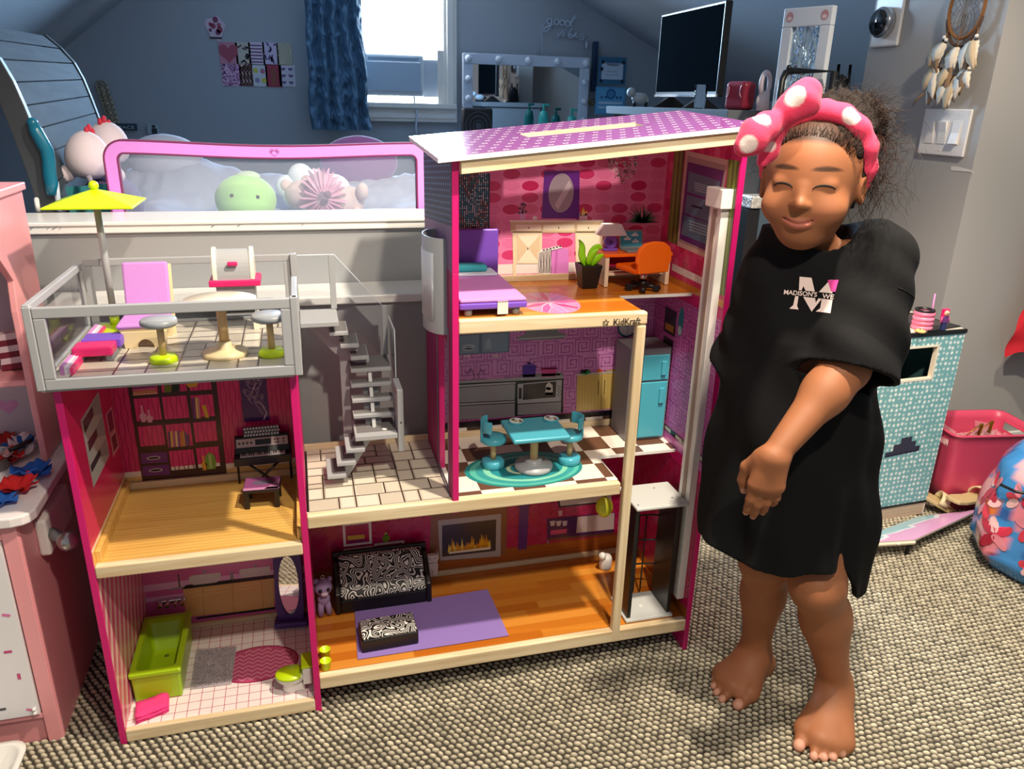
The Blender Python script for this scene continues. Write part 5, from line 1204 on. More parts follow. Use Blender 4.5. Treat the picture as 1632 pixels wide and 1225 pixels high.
for k in range(3): b = MB(); b.ball((.006+.004*k, -.004+.012*k, .112+.006*math.sin(k*2)), .0075, 10, .7, 1, 1.25); b.build('comb', red_f, ck)
b = MB(); b.cyl((.006, -.05, .012), (.014, -.058, -.014), .006, .004, 10); b.build('leg', chick, ck)
ck2 = thing('chicken_plush', 'second cream chicken plush leaning behind the first', 'plush', (-.052, .905, 1.012), -14)
b = MB(); b.lathe([(.001, 0), (.036, .004), (.050, .028), (.050, .055), (.040, .082), (.022, .099), (.001, .104)], seg=28); b.build('body', chick, ck2, sub=1)
for k in range(3): b = MB(); b.ball((-.002+.006*k, -.02+.010*k, .102+.006*math.sin(k*2)), .0075, 10, .7, 1, 1.3); b.build('comb', red_f, ck2)
o = MB().ball((-.055, .86, .915), 1, 20, .072, .14, .074).build('plum_cushion', mat('plum_cushion_cloth', '5a4a6a', .9)); tag(o, 'dark plum cushion under the chicken plushes', 'cushion')
bear = thing('bear_plush', 'pale teddy bear plush in a ruffled pink tutu lying on the bed', 'plush', (.455, .93, .855))
bm_ = mat('beige_plush', 'c9b8b4', .95, bump=(300, .5, .001))
blob('body', [((.035, .02, .055), .055, (1.2, .9, .9)), ((.085, .03, .052), .040, (1, .9, 1.1))], bm_, bear)
blob('head', [((-.052, .01, .075), .040, (1, .9, .95))], bm_, bear)
for dx, dz in ((-.085, .100), (-.030, .112)): blob('ear', [((dx, .01, dz), .016, (1, .6, 1))], bm_, bear)
for dx, dz in ((.118, .084), (.10, .02)): blob('foot', [((dx, 0, dz), .022, (.8, 1, 1.1))], bm_, bear)
tm = mat('pink_tulle', 'd9a5be', .8, alpha=.8)
for k in range(9):
    a0 = 40*k
    def ruf(u, v, a0=a0, k=k):
        an = R(a0+46*(u-.5)); r = .020+.056*v; w_ = .012*v*math.sin(u*22+k); return (.008+(r+w_)*math.cos(an)*.75, -.020-.030*(1-v)+.02*v*math.sin(u*15+k*2), .070+(r+w_*.6)*math.sin(an))
    cloth('tutu_ruffle', ruf, 22, 5, tm, bear)
blob('rosette', [((.022, -.052, .082), .010, (1, .6, 1))], mat('mauve', '7a5a70', .9), bear)
uni = thing('cloud_plush', 'white plush with scalloped edge behind the teddy bear', 'plush', (.40, 1.08, .862))
wm = mat('white_plush', 'd9e2ee', .95, bump=(300, .4, .001))
blob('body', [((-.03, 0, .075), .034, (1, .7, 1)), ((.01, 0, .105), .036, (1, .7, 1)), ((.05, 0, .09), .036, (1, .7, 1)), ((.02, 0, .045), .060, (1.1, .7, .8)), ((.10, 0, .07), .042, (1.2, .7, 1))], wm, uni)
# ladder handle and posts at the near bed corner
hd = thing('ladder_handle', 'dark teal curved plastic ladder handle on a white post beside the headboard', 'handle', (0, .64, 0))
tp = mat('petrol_plastic', '0f6a86', .25)
pts = [P(x, y, Y=.64) for x, y in ((52, 196), (57, 208), (66, 224), (75, 240), (78, 258), (79, 276), (82, 292), (82, 310))]
b = MB(); b.tube([p-Vector((0, .64, 0)) for p in pts], lambda t: .0135 if .02 < t < .98 else .010, 14); b.build('grip', tp, hd)
b = MB(); b.ball(pts[0]-Vector((0, .64, 0)), .0115, 12); b.build('cap', tp, hd)
a, c = P(89, 290, Y=.645), P(97, 352, Y=.645); b = MB(); b.cyl((a.x, .006, a.z), (c.x, .006, .9302), .0058, seg=12); b.build('post', mat('pale_blue_tube', 'b9c6d2', .3), hd)
a, c = P(58, 318, Y=.645), P(63, 345, Y=.645); o = MB().cyl((a.x, .646, a.z), (c.x-.001, .646, .9302), .0052, seg=12).ball((a.x, .646, a.z), .0054, 10).build('white_peg', white_pl); tag(o, 'short white peg on the cap of the half wall by the toy kitchen', 'peg')
o = cloth('teal_blanket', lambda u, v: (-.105+.11*u, .672+.012*math.sin(u*14)+.006*nz(u*6, v*6), .935-.12*v+.010*u+.045*(1-v)), 24, 14, mat('teal_blanket_cloth', '1f6a70', .9)); tag(o, 'dark teal blanket hanging at the bed corner under the plushes', 'blanket')
# ornament, small cards on the gable side
def PB(px, py, d=.012): return P(px, py, Y=YB-d)
pk = PB(158, 130); orn = thing('pearl_ornament', 'narrow ornate pale lattice strip on the wall by the headboard', 'ornament', PB(163, 165))
b = MB(); rs = random.Random(8)
for i in range(9):
    for j in range(2):
        c = PB(158+i*2.6+j*7, 136+i*8.0, .02)-orn.location; b.tube([(c.x+.018*math.cos(R(40*k)), c.y, c.z+.022*math.sin(R(40*k))) for k in range(10)], .0045, 6)
b.build('lattice', mat('antique_silver', 'b9a98c', .3, metal=.6), orn, kind='stuff')
a, c = PB(183, 207), PB(218, 197); t = thing('word_sign', 'small dark sign lettered PEACE on the wall past the plushes', 'sign', (a.x, YB-.03, a.z))
b = MB(); b.box(0, c.x-a.x, 0, .016, 0, c.z-a.z); b.build('board', mat('slate_sign', '2c4050', .6), t)
lettering('lettering', 'PEACE', .024, (.012, -.001, .008), (1, 0, 0), (0, 0, 1), mat('pale_letters', '9fb4bd', .6), t, fit=(c.x-a.x)*.8)
a, c = PB(236, 213), PB(253, 197); t = thing('picture_card', 'small pale framed card with a dark figure on the gable wall', 'picture', (a.x, YB-.02, a.z))
b = MB(); b.box(0, c.x-a.x, 0, .01, 0, c.z-a.z); b.build('card', mat('pale_card', 'a9bfc6', .6), t)
pr = Print((0, -.0004, 0), (1, 0, 0), (0, 0, 1), .0005); W_, H_ = c.x-a.x, c.z-a.z; pr.rect(W_*.35, 0, W_*.8, H_*.55, '1c2a30').ell(W_*.55, H_*.72, W_*.16, H_*.16, '1c2a30', 14); pr.build('figure_print', t)
# curtain
cu = mat('slate_voile', '5c7f9c', .75, bump=(60, .4, .004))
xL, xR = P(492, 100, Y=YB-.16).x, P(566, 100, Y=YB-.16).x
def cur(u, v):
    z = 2.40-1.40*v; w_ = 1+.16*v; f = u*9*math.pi
    x = xL+(xR-xL)*(u*w_-.02)+.02*nz(u*3, v*5)+(.05*v*u); y = YB-.16-.030*math.sin(f+2*nz(u*2, v*4))-.028*nz(u*14, v*26)-.02*nz(u*30, v*50, 3)
    return (x, y, z)
o = cloth('curtain', cur, 120, 160, cu); tag(o, 'ruffled slate blue curtain hanging left of the window', 'curtain')
# window air conditioner
a, c = P(580, 152, Y=YB-.07), P(675, 87, Y=YB-.07); acw, ach = c.x-a.x, c.z-a.z
ac = thing('air_conditioner', 'pale window air conditioner filling the lower sash', 'air conditioner', (a.x, YB-.07, a.z))
acm = mat('ac_plastic', 'c9d3dc', .4)
b = MB(); b.box(0, acw, 0, .10, 0, ach); b.build('body', acm, ac, bevel=.018, seg=4)
b = MB(); b.box(.022, acw-.022, -.012, .0, .03, ach-.045); b.build('front_grille', mat('ac_front', 'a9bccf', .5), ac, bevel=.010, seg=3)
b = MB(); b.box(.030, acw-.030, -.0135, -.011, ach-.040, ach-.022); b.build('vent', mat('ac_vent', '8fa6bc', .5), ac)
for x0, x1, s in ((wx0-a.x, 0, 'l'), (acw, wx1-a.x-.03, 'r')): b = MB(); b.box(x0, x1, .055, .062, -.0, zmid-a.z-.02); b.build('side_curtain', mat('ac_side_'+s, 'b9c6d4', .5), ac)
b = MB(); b.box(wx0-a.x, wx1-a.x-.03, .050, .064, ach, zmid-a.z-.04); b.build('top_rail', acm, ac)
pts = [P(x, y, Y=YB-.06)-ac.location for x, y in ((660, 154), (661, 168), (665, 182), (663, 200), (664, 225))]
b = MB(); b.tube(pts, .006, 8); b.build('power_cord', mat('cord_white', 'c9d6e4', .5), ac)
# postcards
cards = [(360, 505, 590, 800), (590, 505, 770, 800), (770, 505, 965, 815), (965, 510, 1160, 815), (1160, 515, 1345, 820), (400, 815, 640, 1110), (640, 800, 800, 1110), (800, 815, 1005, 1115), (1005, 815, 1205, 1120), (1190, 820, 1395, 1115)]
zC = zf(310, 10, 8.75); pc0 = PB(410, 103); col = thing('postcard_collage', 'two rows of five pink and white art cards on the gable wall', 'poster', (pc0.x, YB-.004, pc0.z))
rs = random.Random(6)
for k, (x0, y0, x1, y1) in enumerate(cards):
    sh = 40*(y0-505)/310; A = PB(*zC(x0, y1), .003)-col.location; C_ = PB(*zC(x1, y0), .003)-col.location
    A.x += .0; b = MB(); b.box(A.x, C_.x, -.0006, .003, A.z, C_.z); base = ('c98aa0', 'c9c3b8', 'd9cde0', 'cfc3e0', 'c9c9b4', 'e0b4d4', 'cbb2a8', 'd3d6de', 'a8324e', 'd6d3e4')[k]
    b.build('card', mat('card_%d' % k, base, .5), col)
    pr = Print((A.x, -.0007, A.z), (1, 0, 0), (0, 0, 1), .0003); w_, h_ = C_.x-A.x, C_.z-A.z; pr.clip = (0, 0, w_, h_); cx, cz = w_/2, h_*.52
    if k == 0:
        for s in (1.9, 1.55, 1.2, .85, .5): pr.poly([(cx+s*w_*.30*(16*math.sin(t)**3)/16, cz+s*w_*.30*(13*math.cos(t)-5*math.cos(2*t)-2*math.cos(3*t)-math.cos(4*t))/16) for t in [2*math.pi*i/28 for i in range(28)]], 'a84a66' if int(s*20) % 14 == 3 or s in (1.9, 1.2, .5) else 'd9a0b0'); pr.up()
    elif k in (1, 3):
        for i in range(11): x, z = rs.uniform(.1, .9)*w_, rs.uniform(.08, .92)*h_; a_ = rs.uniform(-1, 1)+(1.2 if k == 3 else 0); pr.line([(x, z), (x+.022*math.cos(a_), z+.022*math.sin(a_))], .009, '5c4a78' if k == 3 else '4a4a50')
    elif k == 2:
        for i in range(6): pr.rect(w_*.12, h_*(.10+.145*i), w_*.86, h_*(.16+.145*i), '7a4a78')
    elif k == 4:
        for i in range(6): pr.line([(w_*(.1+.16*i)+.01*math.sin(j), h_*j/8) for j in range(9)], .004, 'b0a894')
    elif k == 5:
        for i in range(170): x, z = rs.random()*w_, rs.random()*h_; pr.ell(x, z, .0045, .0035, '9c5a9c', 6)
    elif k == 6:
        for i in range(6): pr.line([(w_*(-.3+.25*i)+.03*math.sin(j*.8)+w_*.05*j, h_*j/10) for j in range(11)], .010, '6a4a4c')
    elif k == 7:
        for i, (u_, v_) in enumerate(((.3, .72), (.72, .7), (.36, .28), (.78, .28))): pr.ell(w_*u_, h_*v_, w_*.15, w_*.15, ('c9c850', 'b06a8a', '8a8ab0', 'c9c850')[i], 16)
    elif k == 9:
        for i in range(6): x, z = w_*(.28+.44*(i % 2)), h_*(.18+.31*(i//2)); pr.poly([(x-w_*.15, z+h_*.06), (x+w_*.15, z+h_*.06), (x+w_*.13, z-h_*.02), (x, z-h_*.09), (x-w_*.13, z-h_*.02)], '6a5a8c')
    if k == 8: pr.rect(w_*.35, h_*.1, w_*.65, h_*.8, '8a4a40')
    pr.build('art_print', col)['kind'] = 'stuff'
for ch in list(col.children):
    if ch.name.startswith('print'): pass
s0 = PB(343, 45); t = thing('wall_sticker', 'small pink and white flower bear shaped wall sticker', 'sticker', (s0.x, YB-.004, s0.z))
b = MB(); b.prism([(.05*math.cos(R(a_))*(1+.2*math.sin(3*R(a_))), .062*math.sin(R(a_))*(1+.12*math.cos(5*R(a_)))) for a_ in range(0, 360, 12)], 0, .003, 'xz'); b.build('backing', mat('sticker_white', 'd9c6d8', .5), t)
pr = Print((0, -.0002, 0), (1, 0, 0), (0, 0, 1), .0004)
for x, z, r_ in ((.004, .045, .015), (-.01, .012, .014), (.02, .018, .011), (.022, -.006, .016), (-.025, .02, .01), (.012, -.02, .014), (-.028, -.01, .009)): pr.ell(x, z, r_, r_*1.1, rs.choice(('7a2a5a', '9c3a5c', 'b04a5c')), 14)
pr.rect(-.035, -.055, .03, -.045, '2a2030'); pr.build('print', t)
# neon sign: unlit white tubing
zN = zf(840, 0, 11.13); ns = thing('neon_sign', 'unlit white tube sign spelling good vibes above the vanity mirror', 'sign', (PB(900, 45).x, YB-.02, PB(900, 45).z))
tubem = mat('white_tubing', 'c3d2e0', .35)
def stroke(nm, pts, r=.0048, closed=False):
    pts = [PB(*zN(*p), .02)-ns.location for p in pts]; b = MB(); b.tube(pts, r, 8, closed); b.build(nm, tubem, ns)
def circ(cx, cy, rx, ry, n=16): return [(cx+rx*math.cos(2*math.pi*i/n), cy+ry*math.sin(2*math.pi*i/n)) for i in range(n)]
stroke('letter_g', circ(398, 375, 42, 50), closed=True); stroke('letter_g_tail', [(442, 345), (432, 420), (400, 500), (355, 553), (300, 552), (296, 520), (340, 480), (420, 445), (470, 432)])
stroke('letter_o', circ(525, 390, 42, 46), closed=True); stroke('letter_o', circ(625, 402, 40, 44), closed=True); stroke('letter_d', circ(722, 415, 44, 46), closed=True)
stroke('letter_d_stem', [(765, 440), (790, 380), (830, 300), (870, 280), (872, 310), (830, 350), (785, 410), (775, 465), (800, 460)])
stroke('letter_v', [(548, 570), (545, 655), (600, 590), (640, 540)]); stroke('letter_i', [(655, 580), (640, 650), (700, 640)]); stroke('dot', [(672, 530), (680, 522)], .006)
stroke('letter_b', [(795, 495), (760, 570), (735, 650), (770, 682), (815, 650), (800, 610), (760, 630)]); stroke('letter_e', [(815, 650), (870, 610), (880, 585), (850, 590), (845, 640), (890, 660), (930, 630)])
stroke('letter_s', [(930, 640), (980, 600), (1000, 640), (1010, 685), (960, 712), (930, 690), (980, 650), (1080, 650)])
stroke('cable', [(330, 390), (275, 470), (262, 560), (272, 700), (262, 850), (255, 985)], .0022); stroke('cable', [(1060, 660), (1062, 740), (1060, 1020)], .0018); stroke('plug', [(1062, 745), (1055, 850)], .009)
# vanity mirror with bulbs, on a desk
a, c = P(738, 225, Y=YB-.10), P(941, 92, Y=YB-.10); vm = thing('vanity_mirror', 'white framed vanity mirror edged with round bulbs', 'mirror', (a.x, YB-.10, a.z)); W_, H_ = c.x-a.x, c.z-a.z
fwm = mat('vanity_white', 'c9d3e2', .35); fw = .062
for bx in ((0, W_, 0, .04, H_-fw, H_), (0, W_, 0, .04, 0, fw), (0, fw, 0, .04, fw, H_-fw), (W_-fw, W_, 0, .04, fw, H_-fw)): b = MB(); b.box(*bx); b.build('frame', fwm, vm, bevel=.004)
b = MB(); b.box(fw, W_-fw, .012, .02, fw, H_-fw); b.build('glass', mat('vanity_glass', 'c3cad2', .02, metal=1), vm)
bulb = mat('frosted_bulb', 'dfe8f2', .3)
for i in range(5): b = MB(); b.ball((fw/2+(W_-fw)*i/4, -.010, H_-fw/2), .022, 14); b.build('bulb', bulb, vm)
for s in (0, 1):
    for j in range(1, 5): b = MB(); b.ball((fw/2+(W_-fw)*s, -.010, H_-fw/2-.115*j), .020, 14); b.build('bulb', bulb, vm)
dzk = a.z+.002
b = MB(); b.box(a.x-.15, c.x+.3, YB-.52, YB-.02, dzk-.035, dzk-.001); t = thing('vanity_desk', 'white desk below the bulb edged vanity mirror', 'desk'); b.build('top', fwm, t, bevel=.004)
for x0 in (a.x-.13, c.x+.0): b = MB(); b.box(x0, x0+.26, YB-.50, YB-.04, 0, dzk-.035); b.build('drawer_cabinet', fwm, t)
a = P(690, 232, Y=YB-.36); c = P(746, 163, Y=YB-.36); t = thing('desk_fan', 'square black box fan in front of the vanity mirror', 'fan', ((P(760, 200, Y=YB-.30)).x, YB-.30, dzk))
sF = .20
b = MB(); b.box(-.09, .09, -.04, .04, 0, sF); b.build('housing', black_pl, t, bevel=.012)
for r_ in (.03, .055, .078): b = MB(); b.tube([(r_*math.cos(R(15*k)), -.042, .1+r_*math.sin(R(15*k))) for k in range(24)], .003, 6, True); b.build('grille_ring', grey_fr, t)
b = MB(); b.cyl((0, -.04, .1), (0, -.05, .1), .018); b.build('hub', grey_fr, t)
for px, lb in ((866, 'teal pump bottle nearer the middle of the vanity mirror'), (911, 'teal pump bottle towards the right end of the vanity mirror')):
    q = P(px, 190, Y=YB-.25); t = thing('pump_bottle', lb, 'bottle', (q.x, YB-.25, dzk), 0, 'teal pump bottles on the vanity desk'); tm2 = mat('teal_bottle_%d' % px, '2fa8a0', .3)
    hb = P(px, 176 if px < 900 else 184, Y=YB-.25).z-dzk
    b = MB(); b.lathe([(.001, 0), (.030, 0), (.032, .006), (.032, hb*.75), (.024, hb*.95), (.010, hb), (.001, hb)], seg=18); b.build('body', tm2, t)
    b = MB(); b.cyl((0, 0, hb), (0, 0, hb+.03), .008); b.box(-.008, .034, -.008, .008, hb+.026, hb+.040); b.build('pump', tm2, t, bevel=.002)
# certificates on the right hand slope
for (x0, y0, x1, y1), nm, lb in (((953, 92, 999, 134), 'a', 'certificate titled Preschool with a white sheet on a blue backing'), ((948, 139, 998, 182), 'b', 'blue printed certificate with a round seal below the white one')):
    A = P(x0, y1, Y=YB-.14); C_ = P(x1, y0, Y=YB-.14); w_, h_ = C_.x-A.x, C_.z-A.z
    t = thing('certificate', lb, 'certificate', (A.x, YB-.14, A.z), 0, 'certificates by the vanity mirror')
    b = MB(); b.box(0, w_, 0, .008, 0, h_); b.build('backing', mat('cert_back_'+nm, '2f6a8c' if nm == 'a' else '4a94c4', .5), t)
    pr = Print((0, -.0003, 0), (1, 0, 0), (0, 0, 1), .0004)
    if nm == 'a':
        pr.rect(.02, .03, w_-.02, h_-.035, 'c3d2e2').up()
        for z_, q_ in ((.12, .3), (.075, .2), (.055, .24)): pr.rect(w_*(.5-q_), z_, w_*(.5+q_), z_+.004, '8a9db4')
        for x_, z_ in ((.02, .02), (.02, .09), (w_-.02, .02), (w_-.02, h_-.03), (.025, h_-.03)): pr.ell(x_, z_, .012, .012, '1a2a3c', 8)
        pr.build('print', t); lettering('title', 'Preschool', .02, (w_*.3, -.0015, h_*.68), (1, 0, 0), (0, 0, 1), ink, t, fit=w_*.4)
    else:
        pr.rect(.01, .01, w_-.01, h_-.01, '5aa6d0').up().ell(w_*.5, h_*.74, .032, .032, '1f5a8a', 22).rect(.02, h_*.38, w_-.02, h_*.46, 'b4d0e4').rect(.02, h_*.22, w_-.02, h_*.29, 'b4d0e4').rect(w_*.5, h_*.1, w_*.9, h_*.14, '2a4a6c').up().ell(w_*.5, h_*.74, .022, .022, '3f86b8', 22)
        for x_ in (.04, .07, w_-.06, w_-.035): pr.ell(x_, h_*.62, .009, .009, '1f5a8a', 8)
        pr.build('print', t)
    b = MB(); b.cyl((w_*.5, .008, h_*.5), (w_*.5, .12, h_*.5), .006); b.build('hook', black_pl, t)
a, c = P(947, 145, Y=YB-.06), P(949, 66, Y=YB-.06); o = MB().box(a.x-.010, a.x+.012, YB-.06, YB-.005, a.z, c.z).build('navy_pole', mat('navy_paint', '173a5c', .4)); tag(o, 'slim navy pole standing between mirror and certificates', 'pole')
q = P(943, 163, Y=YB-.12); t = thing('brass_knob', 'small round brass knob hook right of the vanity mirror', 'hook', (q.x, YB-.12, q.z)); b = MB(); b.tube([(.02*math.cos(R(20*k)), 0, .02*math.sin(R(20*k))) for k in range(18)], .005, 8, True); b.cyl((0, 0, 0), (0, .115, 0), .007); b.build('ring', mat('brass', '6a5a3a', .3, metal=1), t)
# television and its dresser
tA, tB = PW(1044, 151, 3.55), PW(1141, 158, 3.02); ztv = (tA.z+tB.z)/2; yaw = facing(tA, tB); LW_ = (Vector((tB.x, tB.y))-Vector((tA.x, tA.y))).length
tv = thing('television', 'large black flat screen television on the white dresser', 'television', (tA.x, tA.y, ztv), yaw)
hT = ((PW(1052, 25, 3.55).z-tA.z)+(PW(1158, 10, 3.02).z-tB.z))/2
b = MB(); b.box(0, LW_, 0, .03, 0, hT); b.build('case', black_pl, tv, bevel=.004)
b = MB(); b.box(.010, LW_-.010, -.0015, 0, .020, hT-.010); b.build('screen', mat('tv_glass', '0b1014', 1.0, spec=0), tv)
b = MB(); b.box(0, LW_, -.004, .004, 0, .010); b.build('chrome_strip', chrome, tv)
dz = ztv-.045
for x in (LW_*.25, LW_*.75): b = MB(); b.prism([(-.07, -.045), (.09, -.045), (.02, .0), (.0, .0)], x-.012, x+.012, 'yz'); b.build('stand_foot', black_pl, tv)
drm = mat('dresser_grey', '6e7377', .9, spec=.1)
dr = thing('dresser', 'white dresser with drawers carrying the television', 'dresser', (tA.x, tA.y, 0), yaw)
b = MB(); b.box(-.20, LW_+.40, -.16, .34, dz-.035, dz); b.build('top', drm, dr, bevel=.004)
b = MB(); b.box(-.18, LW_+.38, -.13, .33, .06, dz-.035); b.build('carcass', drm, dr)
for i in range(2):
    for j in range(3):
        x0 = -.16+i*(LW_+.54)/2; x1 = x0+(LW_+.50)/2; z0 = .10+j*.33; b = MB(); b.box(x0, x1, -.146, -.13, z0, z0+.31); d_ = b.build('drawer', drm, dr, bevel=.004)
        b = MB(); b.cyl(((x0+x1)/2-.05, -.158, z0+.16), ((x0+x1)/2+.05, -.158, z0+.16), .006, seg=8); b.build('handle', black_mt, d_)
def on_dresser(name, label, cat, px, py, dpt):
    q = P(px, py, Z=dz+.0) if False else PW(px, py, dpt); return thing(name, label, cat, (q.x, q.y, dz))
t = on_dresser('toy_cow', 'small black and white ornament left of the television', 'ornament', 1020, 158, 3.45)
b = MB(); b.ball((0, 0, .035), .03, 12, 1.4, .8, .8); b.ball((-.045, 0, .06), .02, 12); b.build('body', mat('grey_white', '9aa6ac', .5), t)
for x in (-.025, .03): b = MB(); b.cyl((x, 0, 0), (x, 0, .03), .008); b.build('leg', black_pl, t)
t = on_dresser('drinking_glass', 'clear drinking glass standing in front of the television', 'glass', 1115, 165, 2.92); b = MB(); b.lathe([(.001, .003), (.018, .003), (.024, .085), (.026, .085), (.020, 0), (.001, 0)], seg=20, caps=False); b.build('glass', clear, t)
q = PW(1177, 176, 2.70); t = thing('red_case', 'dark red rounded carry case on the dresser', 'case', (q.x, q.y, dz), yaw+20); b = MB(); hh = PW(1177, 130, 2.70).z-dz; b.box(-.045, .045, -.03, .03, 0, hh); b.build('body', mat('maroon_vinyl', '8a1a30', .35), t, bevel=.014, seg=4)
for s in (-1, 1): b = MB(); b.tube([(s*.034-s*.010*math.cos(R(a_)), -.032, hh*.65+.020*math.sin(R(a_))) for a_ in range(-80, 81, 20)], .002, 6); b.build('trim', mat('rose_metal', 'b98a90', .3, metal=.7), t)
q = PW(1216, 165, 2.62); t = thing('table_fan', 'white oval bladeless fan beside the red case', 'fan', (q.x, q.y, dz), 25); b = MB(); b.cyl((0, 0, 0), (0, 0, .06), .022, .018); b.build('base', mat('blush_white', 'd9c6c6', .4), t)
b = MB(); b.tube([(.024*math.cos(R(15*k)), 0, .085+.036*math.sin(R(15*k))) for k in range(24)], .0085, 10, True, .9); b.build('ring', mat('blush_ring', 'cdbcbe', .4), t); b = MB(); b.tube([(.018*math.cos(R(15*k)), .01, .03+.02*math.sin(R(15*k))) for k in range(24)], .006, 8, True); b.build('lower_ring', mat('blush_ring2', 'cdbcbe', .4), t)
# leaning framed mirror
mA, mB = PW(1230, 168, 2.55), PW(1304, 172, 2.43); mT = PW(1246, 20, 2.55); yaw2 = facing(mA, mB); w_ = (mB-mA).length; hh = mT.z-mA.z+.20
t = thing('framed_mirror', 'tall white framed mirror leaning by the bedroom corner', 'mirror', (mA.x, mA.y, mA.z-.20), yaw2)
for bx in ((0, w_, 0, .025, hh-.055, hh), (0, w_, 0, .025, 0, .05), (0, .036, 0, .025, .05, hh-.055), (w_-.036, w_, 0, .025, .05, hh-.055)): b = MB(); b.box(*bx); b.build('frame', mat('mirror_white', 'ccd3da', .4) if 'mirror_white' not in MATS else MATS['mirror_white'], t, bevel=.003)
foil = mat('crinkled_film', 'b9d3e6', .12, metal=.9); nt = foil.node_tree; tc = nt.nodes.new('ShaderNodeTexCoord'); mp = nt.nodes.new('ShaderNodeMapping'); mp.inputs['Scale'].default_value = (34, 10, 12); n = nt.nodes.new('ShaderNodeTexNoise'); n.inputs['Scale'].default_value = 1; n.inputs['Distortion'].default_value = 1.2; bp = nt.nodes.new('ShaderNodeBump'); bp.inputs['Distance'].default_value = .05
nt.links.new(tc.outputs['Object'], mp.inputs[0]); nt.links.new(mp.outputs[0], n.inputs[0]); nt.links.new(n.outputs[0], bp.inputs['Height']); nt.links.new(bp.outputs[0], nt.nodes['Principled BSDF'].inputs['Normal'])
b = MB(); b.box(.036, w_-.036, .010, .016, .05, hh-.055); b.build('glass', foil, t)
pr = Print((0, -.0004, 0), (1, 0, 0), (0, 0, 1), .0004)
for x_ in (.024, w_-.024):
    pr.ell(x_, hh-.026, .013, .015, 'b98a8e', 14).up().ell(x_, hh-.030, .008, .006, 'd9c3c4', 12); pr.k -= 1
pr.build('corner_sticker', t)
b = MB(); b.box(.05, w_-.05, .03, .06, dz-t.location.z, hh*.9); b.build('easel_leg', grey_fr, t)
# black rail of a garment rack in front of it
a, c = PW(1243, 150, 2.45), PW(1252, 116, 2.45); d_ = PW(1330, 114, 2.35)
t = thing('garment_rack', 'black tube rail of a garment rack behind the child', 'rack', (a.x, a.y, 0))
q = [Vector((a.x, a.y, .0)), Vector((a.x, a.y, a.z)), PW(1246, 128, 2.45), c, PW(1262, 113, 2.44), d_, Vector((d_.x, d_.y, 0))]
b = MB(); b.tube([p-Vector((a.x, a.y, 0)) for p in q], .011, 10); b.build('tube', black_mt, t); b = MB(); b.ball(PW(1257, 108, 2.44)-Vector((a.x, a.y, 0)), .009, 10); b.build('knob', black_mt, t)
# bags hanging on the end of the switch wall
t = thing('hanging_bags', 'black bags hanging on the hidden side of the switch wall', 'bag', (2.36, 1.37, 1.1))
b = MB(); b.ball((.03, .0, .08), .05, 16, 1, .8, 2.6); b.ball((-.035, .02, -.02), .055, 16, 1, .8, 2.0); b.build('body', black_pl, t)
for x in (-.02, .03): b = MB(); b.tube([(x, 0, .05), (x+.01, -.03, .15), (x+.03, 0, .24), (x+.04, .0, .10)], .006, 6); b.build('strap', grey_fr, t)
# shelf of toys seen between the house and the child
q = P(1205, 335, Y=.95); t = thing('toy_shelf', 'black and grey shelf unit half hidden behind the child', 'shelf', (q.x-.03, .95, 0))
b = MB(); b.box(0, .045, 0, .12, 0, q.z); b.build('side', black_pl, t); b = MB(); b.box(.045, .085, 0, .12, 0, q.z+.004); b.build('side', mat('blue_grey', '3a4a56', .5), t)
b = MB(); b.box(.085, .36, .0, .12, 0, q.z-.035); b.build('front', mat('lilac_panel', 'c3a5c8', .5), t)
pr = Print((.085, -.0004, q.z-.30), (1, 0, 0), (0, 0, 1), .0004)
for i in range(3):
    for j in range(4): pr.ell(.03+.075*i, .04+.06*j, .013, .016, '5a3a58', 12); pr.rect(.0+.075*i, .015+.06*j, .06+.075*i, .02+.06*j, '6a5a78')
pr.build('print', t)
o = MB().box(q.x-.02, q.x+.05, .95, 1.02, q.z+.0045, q.z+.045).build('silver_box', mat('silver_foil', 'c9c6c0', .35, metal=.5, bump=(60, .8, .01)), bevel=.006); tag(o, 'crumpled silver box on top of the black shelf', 'box')
# ================================================================== RIGHT HAND SIDE
XW = 2.45
def WX(px, py, d=.0): return P(px, py, X=XW-d)
# thermostat
t = thing('thermostat', 'round black and silver thermostat on a white wall plate', 'thermostat', (XW, 1.235, 1.475))
b = MB(); b.box(-.012, 0, -.068, .070, -.078, .10); b.build('wall_plate', white_pl, t, bevel=.008, seg=3)
MX = Matrix.Rotation(R(-90), 4, 'Y')
b = MB(); b.lathe([(.001, .012), (.046, .012), (.050, .018), (.050, .040), (.046, .046), (.001, .046)], seg=40, M=MX); b.build('ring', mat('brushed_steel', 'b9b9bc', .25, metal=1), t)
b = MB(); b.lathe([(.001, .046), (.042, .046), (.040, .052), (.001, .056)], seg=40, M=MX); b.build('display', mat('black_display', '050a0d', .08, spec=.8), t)
# light switch plate with three rockers
t = thing('light_switch', 'white three gang light switch plate with rocker paddles', 'switch', (XW, .879, 1.123))
b = MB(); b.box(-.009, 0, -.098, .098, -.072, .072); b.build('plate', white_pl, t, bevel=.004, seg=3)
for k in range(3):
    y = .056-.054*k; b = MB(); b.box(-.0105, -.008, y-.020, y+.020, -.036, .036); b.build('bezel', white_pl, t, bevel=.0008)
    b = MB(); s = 1 if k < 2 else -1
    b.prism([(-.0105, -.033), (-.0105-.009*(s < 0), -.033), (-.0125, 0), (-.0105-.009*(s > 0), .033), (-.0105, .033)], y-.0165, y+.0165, 'xz'); b.build('rocker', mat('rocker_white_%d' % k, 'efece8', .3), t, bevel=.0006)
for y in (.054, 0, -.054):
    for z in (-.056, .056): b = MB(); b.cyl((-.009, y, z), (-.0098, y, z), .0035, seg=12); b.build('screw', trim_paint, t)
